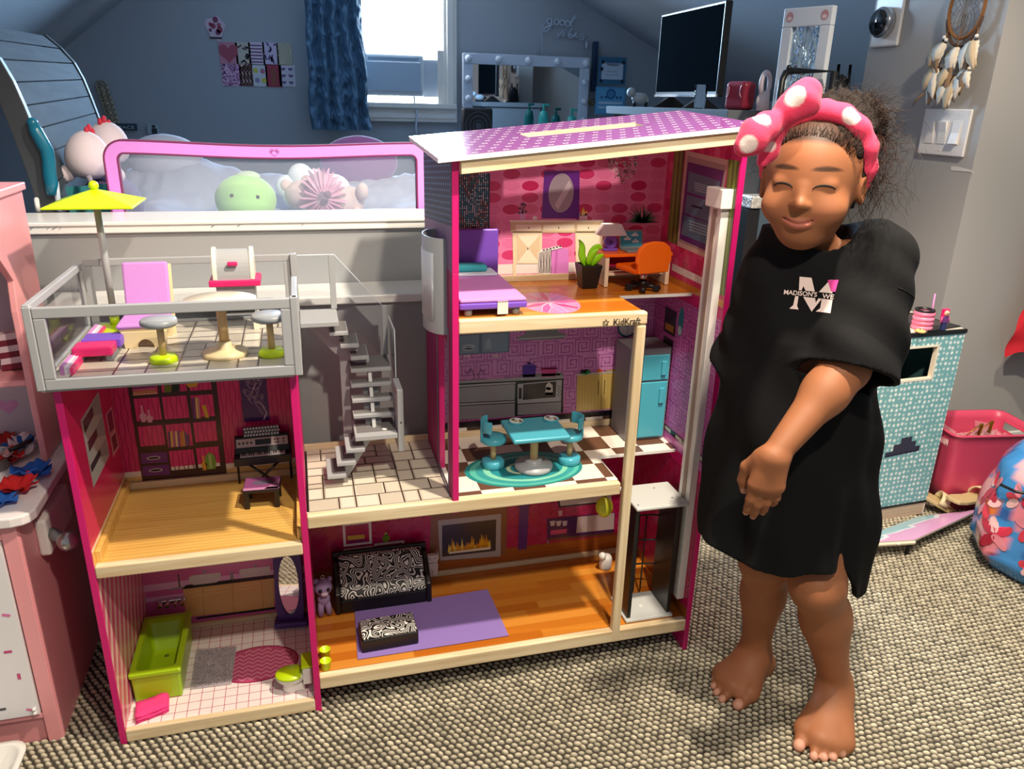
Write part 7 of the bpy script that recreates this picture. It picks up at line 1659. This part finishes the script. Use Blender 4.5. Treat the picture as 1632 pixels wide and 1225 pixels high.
# ================================================================== THE CHILD (one implicit surface per body / garment)
class SDF:
    def __init__(s, h): s.h = h; s.ops = []
    def cone(s, a, b, ra, rb=None, k=.012, neg=False):
        a, b = np.array(a, float), np.array(b, float); rb = ra if rb is None else rb; ab = b-a; L2 = max(1e-12, ab@ab)
        def f(p): t = np.clip(((p-a)@ab)/L2, 0, 1); return np.linalg.norm(p-a-t[:, None]*ab, axis=1)-(ra+(rb-ra)*t)
        s.ops.append((f, (a+b)/2, np.sqrt(L2)/2+max(ra, rb), k, neg)); return s
    def chain(s, pts, rs, k=.012):
        for i in range(len(pts)-1): s.cone(pts[i], pts[i+1], rs[i], rs[i+1], k)
        return s
    def ell(s, c, r, axes=None, k=.012, neg=False):
        c, r = np.array(c, float), np.array(r, float); A = np.eye(3) if axes is None else np.array(axes, float)
        def f(p): q = (p-c)@A.T; k0 = np.linalg.norm(q/r, axis=1); k1 = np.linalg.norm(q/(r*r), axis=1); return k0*(k0-1)/np.maximum(k1, 1e-9)
        s.ops.append((f, c, max(r), k, neg)); return s
    def fn(s, f, c, rad, k=.012, neg=False): s.ops.append((f, np.array(c, float), rad, k, neg)); return s
    def ev(s, p, ops=None):
        d = np.full(len(p), .5)
        for f, c, r, k, neg in (s.ops if ops is None else ops):
            q = f(p)
            if neg: q = -q; hh = np.maximum(k-np.abs(d-q), 0)/k; d = np.maximum(d, q)+hh*hh*k*.25
            else: hh = np.maximum(k-np.abs(d-q), 0)/k; d = np.minimum(d, q)-hh*hh*k*.25
        return d
    def mesh(s, post=None, N=16):
        h = s.h; lo = np.min([c-r for _, c, r, _, n in s.ops if not n], 0)-.02; hi = np.max([c+r for _, c, r, _, n in s.ops if not n], 0)+.02
        nb = np.ceil((hi-lo)/(h*N)).astype(int); I = np.stack(np.meshgrid(*[np.arange(n) for n in nb], indexing='ij'), -1).reshape(-1, 3)
        cen = lo+(I+.5)*h*N; d = s.ev(cen)
        if post: d = post(cen, d)
        I = I[np.abs(d) < h*N*.87*1.25+.012]; keys, vs, quads = [], [], []
        g = np.stack(np.meshgrid(*[np.arange(N+2)]*3, indexing='ij'), -1).reshape(-1, 3); DIM = np.int64(nb*N+4).max()+1
        ck = lambda a: (a[..., 0].astype(np.int64)*DIM+a[..., 1])*DIM+a[..., 2]
        cs = np.stack(np.meshgrid(*[np.arange(2)]*3, indexing='ij'), -1).reshape(-1, 3)
        edges = [(i, j) for i in range(8) for j in range(8) if j > i and np.abs(cs[i]-cs[j]).sum() == 1]
        for b in I:
            base = b*N; p = lo+(base+g)*h; ctr = lo+(base+N/2)*h
            ops = [o for o in s.ops if np.linalg.norm(o[1]-ctr) < o[2]+h*N*.9+.06]
            if not ops: continue
            D_ = s.ev(p, ops)
            if post: D_ = post(p, D_)
            D_ = D_.reshape((N+2,)*3); S = D_ < 0
            if S.all() or not S.any(): continue
            C = [D_[c[0]:N+1+c[0], c[1]:N+1+c[1], c[2]:N+1+c[2]] for c in cs]; cnt = sum((c < 0).astype(int) for c in C); mix = np.argwhere((cnt > 0) & (cnt < 8))
            if len(mix) == 0: continue
            V = np.stack([c[mix[:, 0], mix[:, 1], mix[:, 2]] for c in C], 1); acc = np.zeros((len(mix), 3)); n = np.zeros(len(mix))
            for i, j in edges:
                a, e = V[:, i], V[:, j]; x = (a < 0) != (e < 0); t = np.where(x, a/np.where(x, a-e, 1), 0); acc += np.where(x[:, None], cs[i]+t[:, None]*(cs[j]-cs[i]), 0); n += x
            vs.append(lo+(base+mix+acc/n[:, None])*h); keys.append(ck(base+mix))
            R1 = slice(1, N+1)
            for ax in range(3):
                o = [(1, 2), (2, 0), (0, 1)][ax]; sl0 = [R1]*3; sl1 = list(sl0); sl1[ax] = slice(2, N+2)
                A_, B_ = S[tuple(sl0)], S[tuple(sl1)]; E = np.argwhere(A_ != B_)+1
                if len(E) == 0: continue
                sg = S[E[:, 0], E[:, 1], E[:, 2]]; u = np.zeros(3, int); u[o[0]] = 1; v = np.zeros(3, int); v[o[1]] = 1
                q = np.stack([ck(base+E-u-v), ck(base+E-v), ck(base+E), ck(base+E-u)], 1); q = np.where(sg[:, None], q, q[:, ::-1]); quads.append(q)
        K = np.concatenate(keys); Vv = np.concatenate(vs); U, ix = np.unique(K, return_index=True); Q = np.searchsorted(U, np.concatenate(quads))
        return Vv[ix], Q
def mk(name, V, Q, mats, parent, colors=None):
    me = bpy.data.meshes.new(name); me.vertices.add(len(V)); me.vertices.foreach_set('co', V.astype(np.float32).ravel()); me.loops.add(Q.size); me.loops.foreach_set('vertex_index', Q.ravel().astype(np.int32))
    me.polygons.add(len(Q)); me.polygons.foreach_set('loop_start', np.arange(len(Q))*4); me.polygons.foreach_set('use_smooth', np.ones(len(Q), bool)); me.update(calc_edges=True)
    if colors is not None:
        at = me.attributes.new('Col', 'FLOAT_COLOR', 'POINT'); at.data.foreach_set('color', np.concatenate([colors, np.ones((len(V), 1))], 1).astype(np.float32).ravel())
    me.materials.append(mats); o = bpy.data.objects.new(name, me); COL.objects.link(o); o.parent = parent; return o
def A3(v): return np.array(v, float)
kid = thing('person', 'barefoot child in an oversized black t-shirt and pink dotted headband beside the dollhouse', 'person', (0, 0, 0))
# ---- joints, metres
HC = A3((1.196, -.205, 1.070)); f_ = A3((-.70, -.715, -.05)); f_ /= np.linalg.norm(f_); l_ = np.cross((0, 0, 1.), f_); l_ /= np.linalg.norm(l_); u_ = np.cross(f_, l_)
AX = [l_, f_, u_]
def HP(l, f, u): return HC+l*l_+f*f_+u*u_
neck0, neck1 = A3((1.243, -.165, .955)), A3((1.215, -.190, 1.01))
shL, shR = A3((1.328, -.228, .952)), A3((1.188, -.140, .905)); elL, wrL = A3((1.248, -.295, .788)), A3((1.105, -.340, .662))
elR, wrR = A3((1.185, -.085, .770)), A3((1.26, -.09, .70))
hipL, hipR = A3((1.308, -.205, .560)), A3((1.245, -.135, .560)); knL, knR = A3((1.304, -.258, .335)), A3((1.262, -.150, .325)); anL, anR = A3((1.412, -.238, .060)), A3((1.303, -.108, .060))
body = SDF(.0021)
# torso under the shirt
body.cone((1.262, -.180, .56), (1.250, -.168, .86), .085, .080, .04); body.cone(shL, shR, .038, .038, .04); body.cone(neck0, neck1, .040, .036, .03)
# head
body.ell(HP(0, -.008, .030), (.074, .086, .078), AX, .03); body.ell(HP(0, .018, -.030), (.058, .062, .062), AX, .035); body.ell(HP(0, .044, -.072), (.024, .022, .018), AX, .03)
for s in (-1, 1):
    body.ell(HP(s*.036, .052, -.028), (.026, .022, .022), AX, .022)      # cheek
    body.ell(HP(s*.030, .0625, .0105), (.0150, .0095, .0095), AX, .008)  # closed smiling lid
    body.ell(HP(s*.076, -.004, -.002), (.007, .017, .025), AX, .010); body.ell(HP(s*.082, .004, -.002), (.006, .009, .015), AX, .006, neg=True)
body.cone(HP(0, .074, .006), HP(0, .083, -.016), .0055, .0075, .012); body.ell(HP(0, .0875, -.018), (.0085, .0080, .0075), AX, .007)
for s in (-1, 1): body.ell(HP(s*.0085, .0810, -.0205), (.0056, .0062, .0050), AX, .006)
SM = [HP(x, .0765-.0095*(x/.024)**2, -.0485+.0085*(x/.024)**2) for x in np.linspace(-.028, .028, 9)]
for i in range(8):
    body.cone(SM[i]+u_*.0028, SM[i+1]+u_*.0028, .0040*(1-.5*abs(i-3.5)/3.5)+.0008, k=.005); body.cone(SM[i]-u_*.0040, SM[i+1]-u_*.0040, .0052*(1-.55*abs(i-3.5)/3.5)+.0008, k=.005)
for i in range(8): body.cone(SM[i]+f_*.0055, SM[i+1]+f_*.0055, .0011, k=.002, neg=True)
# legs
body.chain([hipL, knL, knL*.62+anL*.38+A3((.010, .012, 0)), anL], [.060, .047, .043, .029], .03); body.ell(knL+A3((-.018, -.022, .004)), (.031, .031, .034), None, .03)
body.cone(knL*.72+anL*.28+A3((.022, .014, 0)), knL*.45+anL*.55+A3((.012, .012, 0)), .034, .026, .03)
body.chain([hipR, knR, knR*.62+anR*.38+A3((.010, .010, 0)), anR], [.060, .045, .040, .028], .03); body.ell(knR+A3((-.018, -.014, .004)), (.029, .029, .032), None, .03)
body.cone(knR*.72+anR*.28+A3((.018, .012, 0)), knR*.45+anR*.55+A3((.012, .010, 0)), .031, .025, .03)
NAILS = []
def foot(an, heel, tips, rt, base):
    heel = A3(heel); body.cone(an, heel+A3((0, 0, .026)), .030, .026, .03); body.ell(heel+A3((0, 0, .021)), (.026, .026, .022), None, .02)
    tips = [A3(t) for t in tips]; fw = (tips[1]+tips[2])/2-heel; fw[2] = 0; L = np.linalg.norm(fw); fw /= L
    for i, (t, r) in enumerate(zip(tips, rt)):
        bk = t-fw*(.046 if i == 0 else .042-.003*i); bk[2] = base+.004*(2-abs(i-1)); root = heel*.52+bk*.48; root[2] = .030+(.012 if i < 2 else .002)
        body.cone(an*.55+root*.45+A3((0, 0, -.004)), bk, .026 if i < 2 else .022, .0165 if i == 0 else .0135, .022); body.cone(heel+A3((0, 0, .018)), bk, .020, .0135, .022)
        mid = bk*.45+t*.55; mid[2] = t[2]+.005; tt = t.copy(); tt[2] = r*.95
        body.cone(bk, mid, .0125 if i == 0 else .0092, r*1.0, .009); body.cone(mid, tt-fw*.004, r*1.0, r, .004); NAILS.append((tt+fw*r*.15+A3((0, 0, r*.75)), r*.78))
Gd = lambda px, py: A3(P(px, py, Z=.006))
foot(anL, (1.437, -.222, 0), [Gd(1272, 1194), Gd(1296, 1209), Gd(1312, 1211), Gd(1327, 1210), Gd(1341, 1204)], (.0120, .0088, .0084, .0080, .0076), .016)
foot(anR, (1.326, -.098, 0), [Gd(1174, 1128), Gd(1149, 1117), Gd(1140, 1106), Gd(1136, 1096), Gd(1137, 1086)], (.0118, .0086, .0082, .0078, .0074), .016)
# arms
body.chain([shL, elL, elL*.72+wrL*.28, wrL], [.045, .034, .0335, .0205], .025); body.chain([shR, elR, wrR], [.042, .034, .022], .025); body.ell(elL+A3((.010, .010, -.010)), (.027, .025, .025), None, .025)
# left hand: seen from its back and outer edge, fingers hanging and curled
hd_ = A3((-.10, -.02, -1.0)); hd_ /= np.linalg.norm(hd_); hs = A3((.66, -.42, -.10)); hs -= hd_*(hs@hd_); hs /= np.linalg.norm(hs); hn = np.cross(hd_, hs)   # hs: towards the little finger
cam_v = A3(CAM)-wrL; hn = hn if hn@cam_v > 0 else -hn                                            # hn: back of the hand
WR = wrL
def HD(s, d, n): return WR+hs*s+hd_*d+hn*n
for i, (s0, r) in enumerate(((-.019, .0135), (-.0065, .0135), (.0065, .0130), (.018, .0120))):
    body.cone(HD(s0*.55, .004, 0), HD(s0, .052-(.004 if i == 3 else 0), .003), .0145, r*.82, .014)
FIN = ((-.0200, .052, .031, .022, .018, .0068), (-.0068, .055, .035, .025, .019, .0070), (.0068, .053, .032, .023, .019, .0068), (.0195, .047, .026, .018, .016, .0061))
for i, (s0, d0, a, b_, c, r) in enumerate(FIN):
    p0 = HD(s0, d0, .002); t1, t2, t3 = (R(10+4*i), R(26+5*i), R(40+5*i)); dr = lambda t: hd_*math.cos(t)-hn*math.sin(t)
    p1 = p0+dr(t1)*a; p2 = p1+dr(t2)*b_; p3 = p2+dr(t3)*c
    body.cone(p0, p1, r*1.12, r*1.02, .006); body.cone(p1, p2, r*1.02, r*.95, .002); body.cone(p2, p3, r*.95, r*.80, .002); body.ell(p1+hn*.0015, (r*1.05,)*3, None, .004); NAILS.append((p3+(hn*math.cos(t3)+hd_*math.sin(t3))*r*.55, r*.62))
p0 = HD(-.018, .012, -.008); p1 = HD(-.034, .034, -.018); p2 = HD(-.036, .060, -.024); p3 = HD(-.030, .078, -.028); body.cone(p0, p1, .015, .0115, .012); body.cone(p1, p2, .0112, .0092, .004); body.cone(p2, p3, .0092, .0076, .003); NAILS.append((p3+hn*.005, .005))
V, Q = body.mesh()
skin, dk, lipc, nailc = lin('9c6340'), lin('7f4c32'), lin('a4584c'), lin('d9a28c')
C = np.tile(np.array(skin), (len(V), 1)); mixc = lambda C, w_, c: C*(1-w_[:, None])+np.array(c)*w_[:, None]
fq = np.array([nz(*(v*30)) for v in V[::1]]) if False else np.sin(V[:, 0]*90)*np.sin(V[:, 1]*80)*np.sin(V[:, 2]*60); C *= (1+.05*fq)[:, None]
loc = lambda q: np.stack([(q-HC)@l_, (q-HC)@f_, (q-HC)@u_], 1); q = loc(V)
lw = np.clip(1.3-np.sqrt((q[:, 0]/.027)**2+((q[:, 2]+.0495-.0085*(q[:, 0]/.024)**2)/.0080)**2), 0, 1)*(q[:, 1] > .05); C = mixc(C, np.minimum(1, lw*1.6)*.75, lipc)
for s in (-1, 1):
    bw = np.clip(1.35-np.sqrt(((q[:, 0]-s*.030)/.018)**2+((q[:, 2]-.0345+5.0*(np.abs(q[:, 0])-.028)**2)/.0034)**2), 0, 1)*(q[:, 1] > .05); C = mixc(C, np.minimum(1, bw*2)*.85, lin('22140e'))
    ck_ = np.clip(1-np.sqrt(((q[:, 0]-s*.04)/.024)**2+((q[:, 2]+.028)/.02)**2), 0, 1)*(q[:, 1] > .03); C = mixc(C, ck_*.35, lin('b06a50'))
hw_ = np.clip((q[:, 2]-(.069-3.2*q[:, 0]**2))/.007, 0, 1)*(np.linalg.norm(q, axis=1) < .14); C = mixc(C, hw_*.88, lin('241610'))
for c, r in NAILS: w_ = np.clip(1.6-np.linalg.norm(V-c, axis=1)/r, 0, 1); C = mixc(C, np.minimum(1, w_*2)*.8, nailc)
skm = mat('skin', '9a6242', .6, attr=True, spec=.45, bump=(500, .12, .0006)); skm.node_tree.nodes['Principled BSDF'].inputs['Subsurface Weight'].default_value = .12; skm.node_tree.nodes['Principled BSDF'].inputs['Subsurface Radius'].default_value = (.01, .004, .002); skm.node_tree.nodes['Principled BSDF'].inputs['Subsurface Scale'].default_value = .5
mk('body', V, Q, skm, kid, C)
# lashes of the closed, smiling eyes
for s in (-1, 1):
    ring = []
    for a_ in range(10, 171, 10):
        l, u = s*.030+.0155*math.cos(R(a_)), .0035+.0075*math.sin(R(a_)); ff = np.linspace(.095, .04, 111); dd = body.ev(np.array([HP(l, f, u) for f in ff]))
        k_ = int(np.argmax(dd < 0)); ring.append(Vector(HP(l, ff[k_]+.0004, u)))
    b = MB(); b.tube(ring, lambda t: .0007+.0008*math.sin(math.pi*t), 6); b.build('eyelashes', MATS.get('lash_dark') or mat('lash_dark', '160d09', .8), kid)
# ---- t-shirt
tee = SDF(.0032); hemC = A3((1.272, -.178)); topC = A3((1.245, -.172)); lat = A3((.955, -.297)); dep = A3((-.297, -.955))
def body_d(p, grow=0., ext=0.):
    z = p[:, 2]; t = np.clip((.97-z)/.62, -.1, 1.15); cx = topC+(hemC-topC)*t[:, None]; r = p[:, :2]-cx; u = r@lat; v = r@dep
    a = np.interp(t, [0, .25, .55, .8, 1.1], [.090, .122, .150, .160, .166])-grow; b = np.interp(t, [0, .25, .55, .8, 1.1], [.070, .098, .114, .122, .130])-grow
    th = np.arctan2(v/b, u/a); fold = np.clip((t-.25)*1.3, 0, 1)
    w_ = fold*(.0085*np.sin(5*th+6*t+1.0)+.006*np.sin(9*th-4*t)+.004*np.sin(3*th+14*t)+.0045*np.sin(14*th+3*t))+.0028*np.sin(23*t+4*th)
    rr_ = np.sqrt((u/a)**2+(v/b)**2); d = (rr_-1)*np.minimum(a, b)*1.05-w_
    return np.maximum(d, np.maximum(z-.995, .22-z))
slL0, slL1 = shL+A3((.006, 0, .002)), A3((1.262, -.286, .775)); slR0, slR1 = shR+A3((-.004, 0, .002)), A3((1.170, -.105, .735))
def sleeve(p, a, b, ra, rb, ph, cut=True, grow=0., ext=0.):
    ab = b-a; L = np.linalg.norm(ab); d_ = ab/L; s_ = (p-a)@d_; t = np.clip(s_/L, 0, 1+ext); q = p-a-np.outer(t*L, d_); r = ra+(rb-ra)*t-grow
    an = np.arctan2(q@np.cross(d_, (0, 0, 1.)), q[:, 2]-(q@d_)*d_[2]); w_ = .004*np.sin(3*an+ph+9*t)*t+.003*np.sin(17*t+2*an)
    d = np.linalg.norm(q, axis=1)-r-w_
    return np.maximum(d, s_-L*(1+ext)) if cut else d
outer = SDF(.0032); outer.fn(lambda p: body_d(p), (1.26, -.175, .62), .46, .02); outer.cone(shL+A3((-.012, 0, .002)), shR+A3((.012, 0, .004)), .049, .045, .05)
outer.fn(lambda p: sleeve(p, slL0, slL1, 0.058, .082, .5), (slL0+slL1)/2, .22, .022); outer.fn(lambda p: sleeve(p, slR0, slR1, .046, .050, 1.5), (slR0+slR1)/2, .20, .03)
inner = SDF(.0036); inner.fn(lambda p: np.maximum(body_d(p, .013), p[:, 2]-.50), (1.26, -.175, .62), .5, .004)
inner.fn(lambda p: np.maximum(sleeve(p, slL0, slL1, .047, 0.071, .5, True, 0, .10), .55*np.linalg.norm(slL1-slL0)-(p-slL0)@((slL1-slL0)/np.linalg.norm(slL1-slL0))), (slL0+slL1)/2, .24, .004)
def post(p, d):
    di = inner.ev(p); d = np.maximum(d, -di)
    sx = np.clip((p[:, 0]-1.325)/.07, 0, 1); hem = .376+.010*np.sin(p[:, 0]*30+1)-.075*sx*sx*(3-2*sx)+.10*np.maximum(0, (-.20-p[:, 1]))+.25*np.maximum(0, 1.22-p[:, 0])
    d = np.maximum(d, hem-p[:, 2])
    nk = np.linalg.norm((p-A3((1.232, -.192, .998)))/A3((1, 1, .75)), axis=1)-.060; return np.maximum(d, -nk)
V, Q = outer.mesh(post)
teem = mat('black_jersey', '101012', .85, spec=.2, sheen=0, bump=(350, .35, .0012))
shirt = mk('t_shirt', V, Q, teem, kid)
# seams: cuff, hem and shoulder stitching as raised ribs
from mathutils.bvhtree import BVHTree
bv = BVHTree.FromPolygons([Vector(v) for v in V], Q.tolist())
def onto(p, d, off=.0012):
    hit = bv.ray_cast(Vector(p)-Vector(d)*.35, Vector(d)); return (hit[0]-Vector(d)*off) if hit[0] is not None else None
ab = (slL1-slL0)/np.linalg.norm(slL1-slL0); e1 = np.cross(ab, (0, 0, 1.)); e1 /= np.linalg.norm(e1); e2 = np.cross(ab, e1)
for tq, nm in ((.93, 'cuff_seam'), (.30, 'sleeve_seam')):
    c = slL0+(slL1-slL0)*tq; ring = []
    for k in range(48):
        dr_ = e1*math.cos(k*math.pi/24)+e2*math.sin(k*math.pi/24); hit = bv.ray_cast(Vector(c+dr_*.14), Vector(-dr_))
        if hit[0] is not None and (hit[0]-Vector(c)).length < .115: ring.append(hit[0])
        elif ring: break
    if len(ring) > 5: b = MB(); b.tube(ring, .0013, 6); b.build(nm, teem, shirt)
# chest print: big letter M with the name set across it
cdir = Vector((P(1297, 470, Y=-.3)-CAM)).normalized()
def decal(name, me, o, u, v, m, off):
    n = u.cross(v).normalized()
    bm = bmesh.new(); bm.from_mesh(me); bmesh.ops.triangulate(bm, faces=bm.faces[:])
    for _ in range(2): bmesh.ops.subdivide_edges(bm, edges=[e for e in bm.edges if e.calc_length() > .006], cuts=1); bmesh.ops.triangulate(bm, faces=bm.faces[:])
    for q in bm.verts:
        p = o+u*q.co.x+v*q.co.y; hit = bv.ray_cast(p+n*.2, -n); q.co = (hit[0]+n*off) if hit[0] is not None and (hit[0]-p).length < .10 else p
    bm.to_mesh(me); bm.free(); ob = bpy.data.objects.new(name, me); COL.objects.link(ob); me.materials.append(m); ob.parent = shirt; return ob
oz = P(1302, 470, Y=-.285); hit = bv.ray_cast(CAM, (oz-CAM).normalized()); oz = hit[0] if hit[0] is not None else oz
nrm = -cdir; uu = Vector((0, 0, 1)).cross(nrm).normalized(); vv = nrm.cross(uu).normalized(); pxm = (oz-CAM).dot(FWD)/F
def poly_me(polys):
    me = bpy.data.meshes.new('print'); vs, fs = [], []
    for pl in polys: fs.append(list(range(len(vs), len(vs)+len(pl)))); vs += [(x*pxm, y*pxm, 0) for x, y in pl]
    me.from_pydata(vs, [], fs); return me
ivory, hot = mat('ivory_print', 'f0d9d2', .6), mat('pink_print', 'e0409a', .6)
# serif M, cut through the middle by the name; numbers are picture-scale units about the centre of the mark
top = [[(-30, 26), (-12, 26), (-4, 5), (-18, 5), (-22, 12), (-24, 5), (-28, 5)], [(16, 26), (22, 26), (22, 5), (8, 5), (2, 5)], [(-1, 5), (3, 5), (10, 14), (16, 26)]]
bot = [[(-32, -5), (-27, -5), (-27, -20), (-24, -26), (-38, -26), (-33, -20)], [(-20, -5), (-2, -5), (0, -12), (3, -5), (8, -5), (-4, -27)], [(8, -5), (24, -5), (24, -26), (2, -26), (8, -20)]]
decal('letter_m', poly_me([top[0], top[1]]), oz, uu, vv, ivory, .0010); decal('letter_m', poly_me([bot[0], bot[1], bot[2]]), oz, uu, vv, ivory, .0010)
decal('letter_m_corner', poly_me([[(12, 25), (28, 27), (26, 8), (20, 8)]]), oz, uu, vv, hot, .0014)
for s, x0, wd_ in (("MADISON'S", -50, 50), ("WE", 8, 17)):
    me = text_mesh(s, 10.5); xs = [q.co.x for q in me.vertices]; k = wd_/(max(xs)-min(xs)); mn = min(xs)
    for q in me.vertices: q.co = Vector(((x0+(q.co.x-mn)*k)*pxm, (-4.0+.02*q.co.x+q.co.y*.98)*pxm, 0))
    decal('name_lettering', me, oz, uu, vv, ivory, .0012)
# ---- hair: scalp cap, puff, loose frizzy strands
hair = SDF(.0034)
hair.ell(HP(0, -.020, .038), (.080, .080, .078), AX, .02); hair.ell(HP(0, -.045, .005), (.074, .062, .075), AX, .03); hair.ell(HP(.018, -.075, .080), (.074, .060, .062), AX, .03)
def hpost(p, d):
    q = loc(p); cut = q[:, 1]-(.038+.55*(q[:, 2]-.055))-.30*np.maximum(0, np.abs(q[:, 0])-.045)*0; face = .018+.62*(q[:, 2]-.0)-.0
    d = np.maximum(d, q[:, 1]-np.minimum(.060, .012+.62*np.maximum(q[:, 2], -.02))); w_ = .0035*np.sin(q[:, 0]*160+q[:, 2]*60)*np.sin(q[:, 1]*120+q[:, 2]*90)+.002*np.sin(q[:, 0]*310)*np.sin(q[:, 2]*260)
    return d-w_
V, Q = hair.mesh(hpost)
hairm = mat('dark_curly_hair', '1c120d', .7, spec=.2, bump=(260, .9, .004)); hairm2 = mat('hair_strand', '2c1c13', .5, spec=.3)
hr = mk('hair', V, Q, hairm, kid)
rs = random.Random(31); b = MB()
def strand(p, d, L, curl, r=.00042, n=9, grav=.25):
    pts = [Vector(p)]; d = Vector(d).normalized(); ax = d.orthogonal().normalized(); ph = rs.random()*6.28
    for i in range(n):
        t = i/n; w_ = ax*math.cos(ph+t*curl)+d.cross(ax)*math.sin(ph+t*curl); d = (d+w_*.55*min(1, curl/6)+Vector((0, 0, -grav*t))).normalized(); pts.append(pts[-1]+d*(L/n))
    b.tube(pts, lambda t: r*(1-.6*t), 3)
for i in range(1100):   # halo over the crown and puff
    a_ = rs.uniform(-1.5, 1.5); e_ = rs.uniform(.15, 1.5); o_ = Vector(HP(.012+.074*math.sin(a_)*math.cos(e_*.6), -.050-.02*rs.random(), .050+.070*math.sin(e_))); d_ = Vector(l_)*math.sin(a_)*.9+Vector(u_)*math.sin(e_)*.8+Vector(f_)*rs.uniform(-.5, .1)
    strand(o_, d_+Vector((rs.gauss(0, .3), rs.gauss(0, .3), rs.gauss(0, .3))), rs.uniform(.02, .062), rs.uniform(4, 12))
for i in range(150):    # wisps hanging at the child's left side
    o_ = Vector(HP(.076+rs.uniform(-.004, .012), -.030+rs.uniform(-.02, .03), rs.uniform(-.01, .08))); strand(o_, Vector(l_)*rs.uniform(.3, 1)+Vector(u_)*rs.uniform(-1.2, .2), rs.uniform(.05, .13), rs.uniform(3, 9), .00045, 12, .55)
for i in range(70):    # flyaways on the other side, by the bow
    o_ = Vector(HP(-.070+rs.uniform(-.01, .01), -.03+rs.uniform(-.03, .03), rs.uniform(.02, .10))); strand(o_, -Vector(l_)*rs.uniform(.4, 1)+Vector(u_)*rs.uniform(-.2, .8), rs.uniform(.02, .06), rs.uniform(5, 12))
for i in range(320):   # baby hair on the hairline
    l0 = rs.uniform(-.06, .062); o_ = Vector(HP(l0, .060-.0025*abs(l0)*100*.1-4.2*l0*l0, .066+rs.uniform(-.004, .01)-3.0*l0*l0)); strand(o_, -Vector(f_)*.4+Vector(u_)*.9+Vector(l_)*l0*6, rs.uniform(.018, .034), 2, .0004, 5, .0)
o = b.build('loose_hair', hairm2, hr, fix=False, kind='stuff')
# ---- headband with bow
band = SDF(.0030)
bp = [HP(.0765, -.012, .004), HP(.0795, -.008, .028), HP(.074, -.002, .060), HP(.058, .008, .090), HP(.032, .016, .108), HP(.004, .020, .114), HP(-.024, .020, .106), HP(-.046, .018, .092), HP(-.066, .008, .066), HP(-.076, -.002, .036), HP(-.078, -.012, .010)]
for i in range(len(bp)-1):
    m_ = [.009, .013, .016, .0175, .018, .0175, .016, .015, .014, .012, .009]; band.cone(bp[i], bp[i+1], m_[i]*.82, m_[i+1]*.82, .010)
    band.cone(bp[i]-f_*m_[i]*.7, bp[i+1]-f_*m_[i+1]*.7, m_[i]*.66, m_[i+1]*.66, .012)
kn = A3(P(1243, 192, Y=-.268)); K = lambda px, py, y: A3(P(px, py, Y=y))
band.ell(kn, (.018, .016, .018), None, .008)
band.chain([kn, K(1258, 172, -.285), K(1278, 155, -.293), K(1288, 140, -.292)], [.011, .0175, .0200, .0130], .012); band.chain([K(1262, 182, -.285), K(1284, 166, -.292), K(1292, 146, -.292)], [.010, .0150, .0120], .014)
band.chain([kn, K(1222, 200, -.283), K(1202, 212, -.292), K(1187, 232, -.292)], [.010, .0175, .0185, .0120], .012); band.chain([K(1222, 208, -.283), K(1200, 226, -.292), K(1184, 238, -.290)], [.010, .0140, .0085], .014)
band.chain([kn, K(1232, 215, -.262), K(1226, 240, -.258), K(1215, 258, -.258)], [.010, .0125, .0125, .0085], .012)
def bpost(p, d): return d-.0009*np.sin(p[:, 0]*110+p[:, 2]*70)*np.sin(p[:, 1]*100+p[:, 2]*120)
V, Q = band.mesh(bpost)
pk, wt = np.array(lin('f0466a')), np.array(lin('f4ded6')); C = np.tile(pk, (len(V), 1))
dots = [K(1267, 153, -.305), K(1213, 192, -.298), K(1193, 230, -.305), K(1300, 164, -.25), K(1358, 184, -.262), K(1385, 218, -.25), K(1240, 204, -.285), K(1226, 232, -.268), HP(.074, -.015, .02), HP(-.05, .022, .095)]
for c, r in zip(dots, (.0125, .0110, .0110, .0135, .0120, .0095, .0060, .0085, .010, .010)): w_ = np.clip((1.25-np.linalg.norm(V-c, axis=1)/r)*4, 0, 1); C = mixc(C, w_, wt)
mk('headband', V, Q, mat('pink_plush_band', 'f04a6c', .95, attr=True, spec=.1, sheen=.12, bump=(700, .6, .0015)), kid, C)
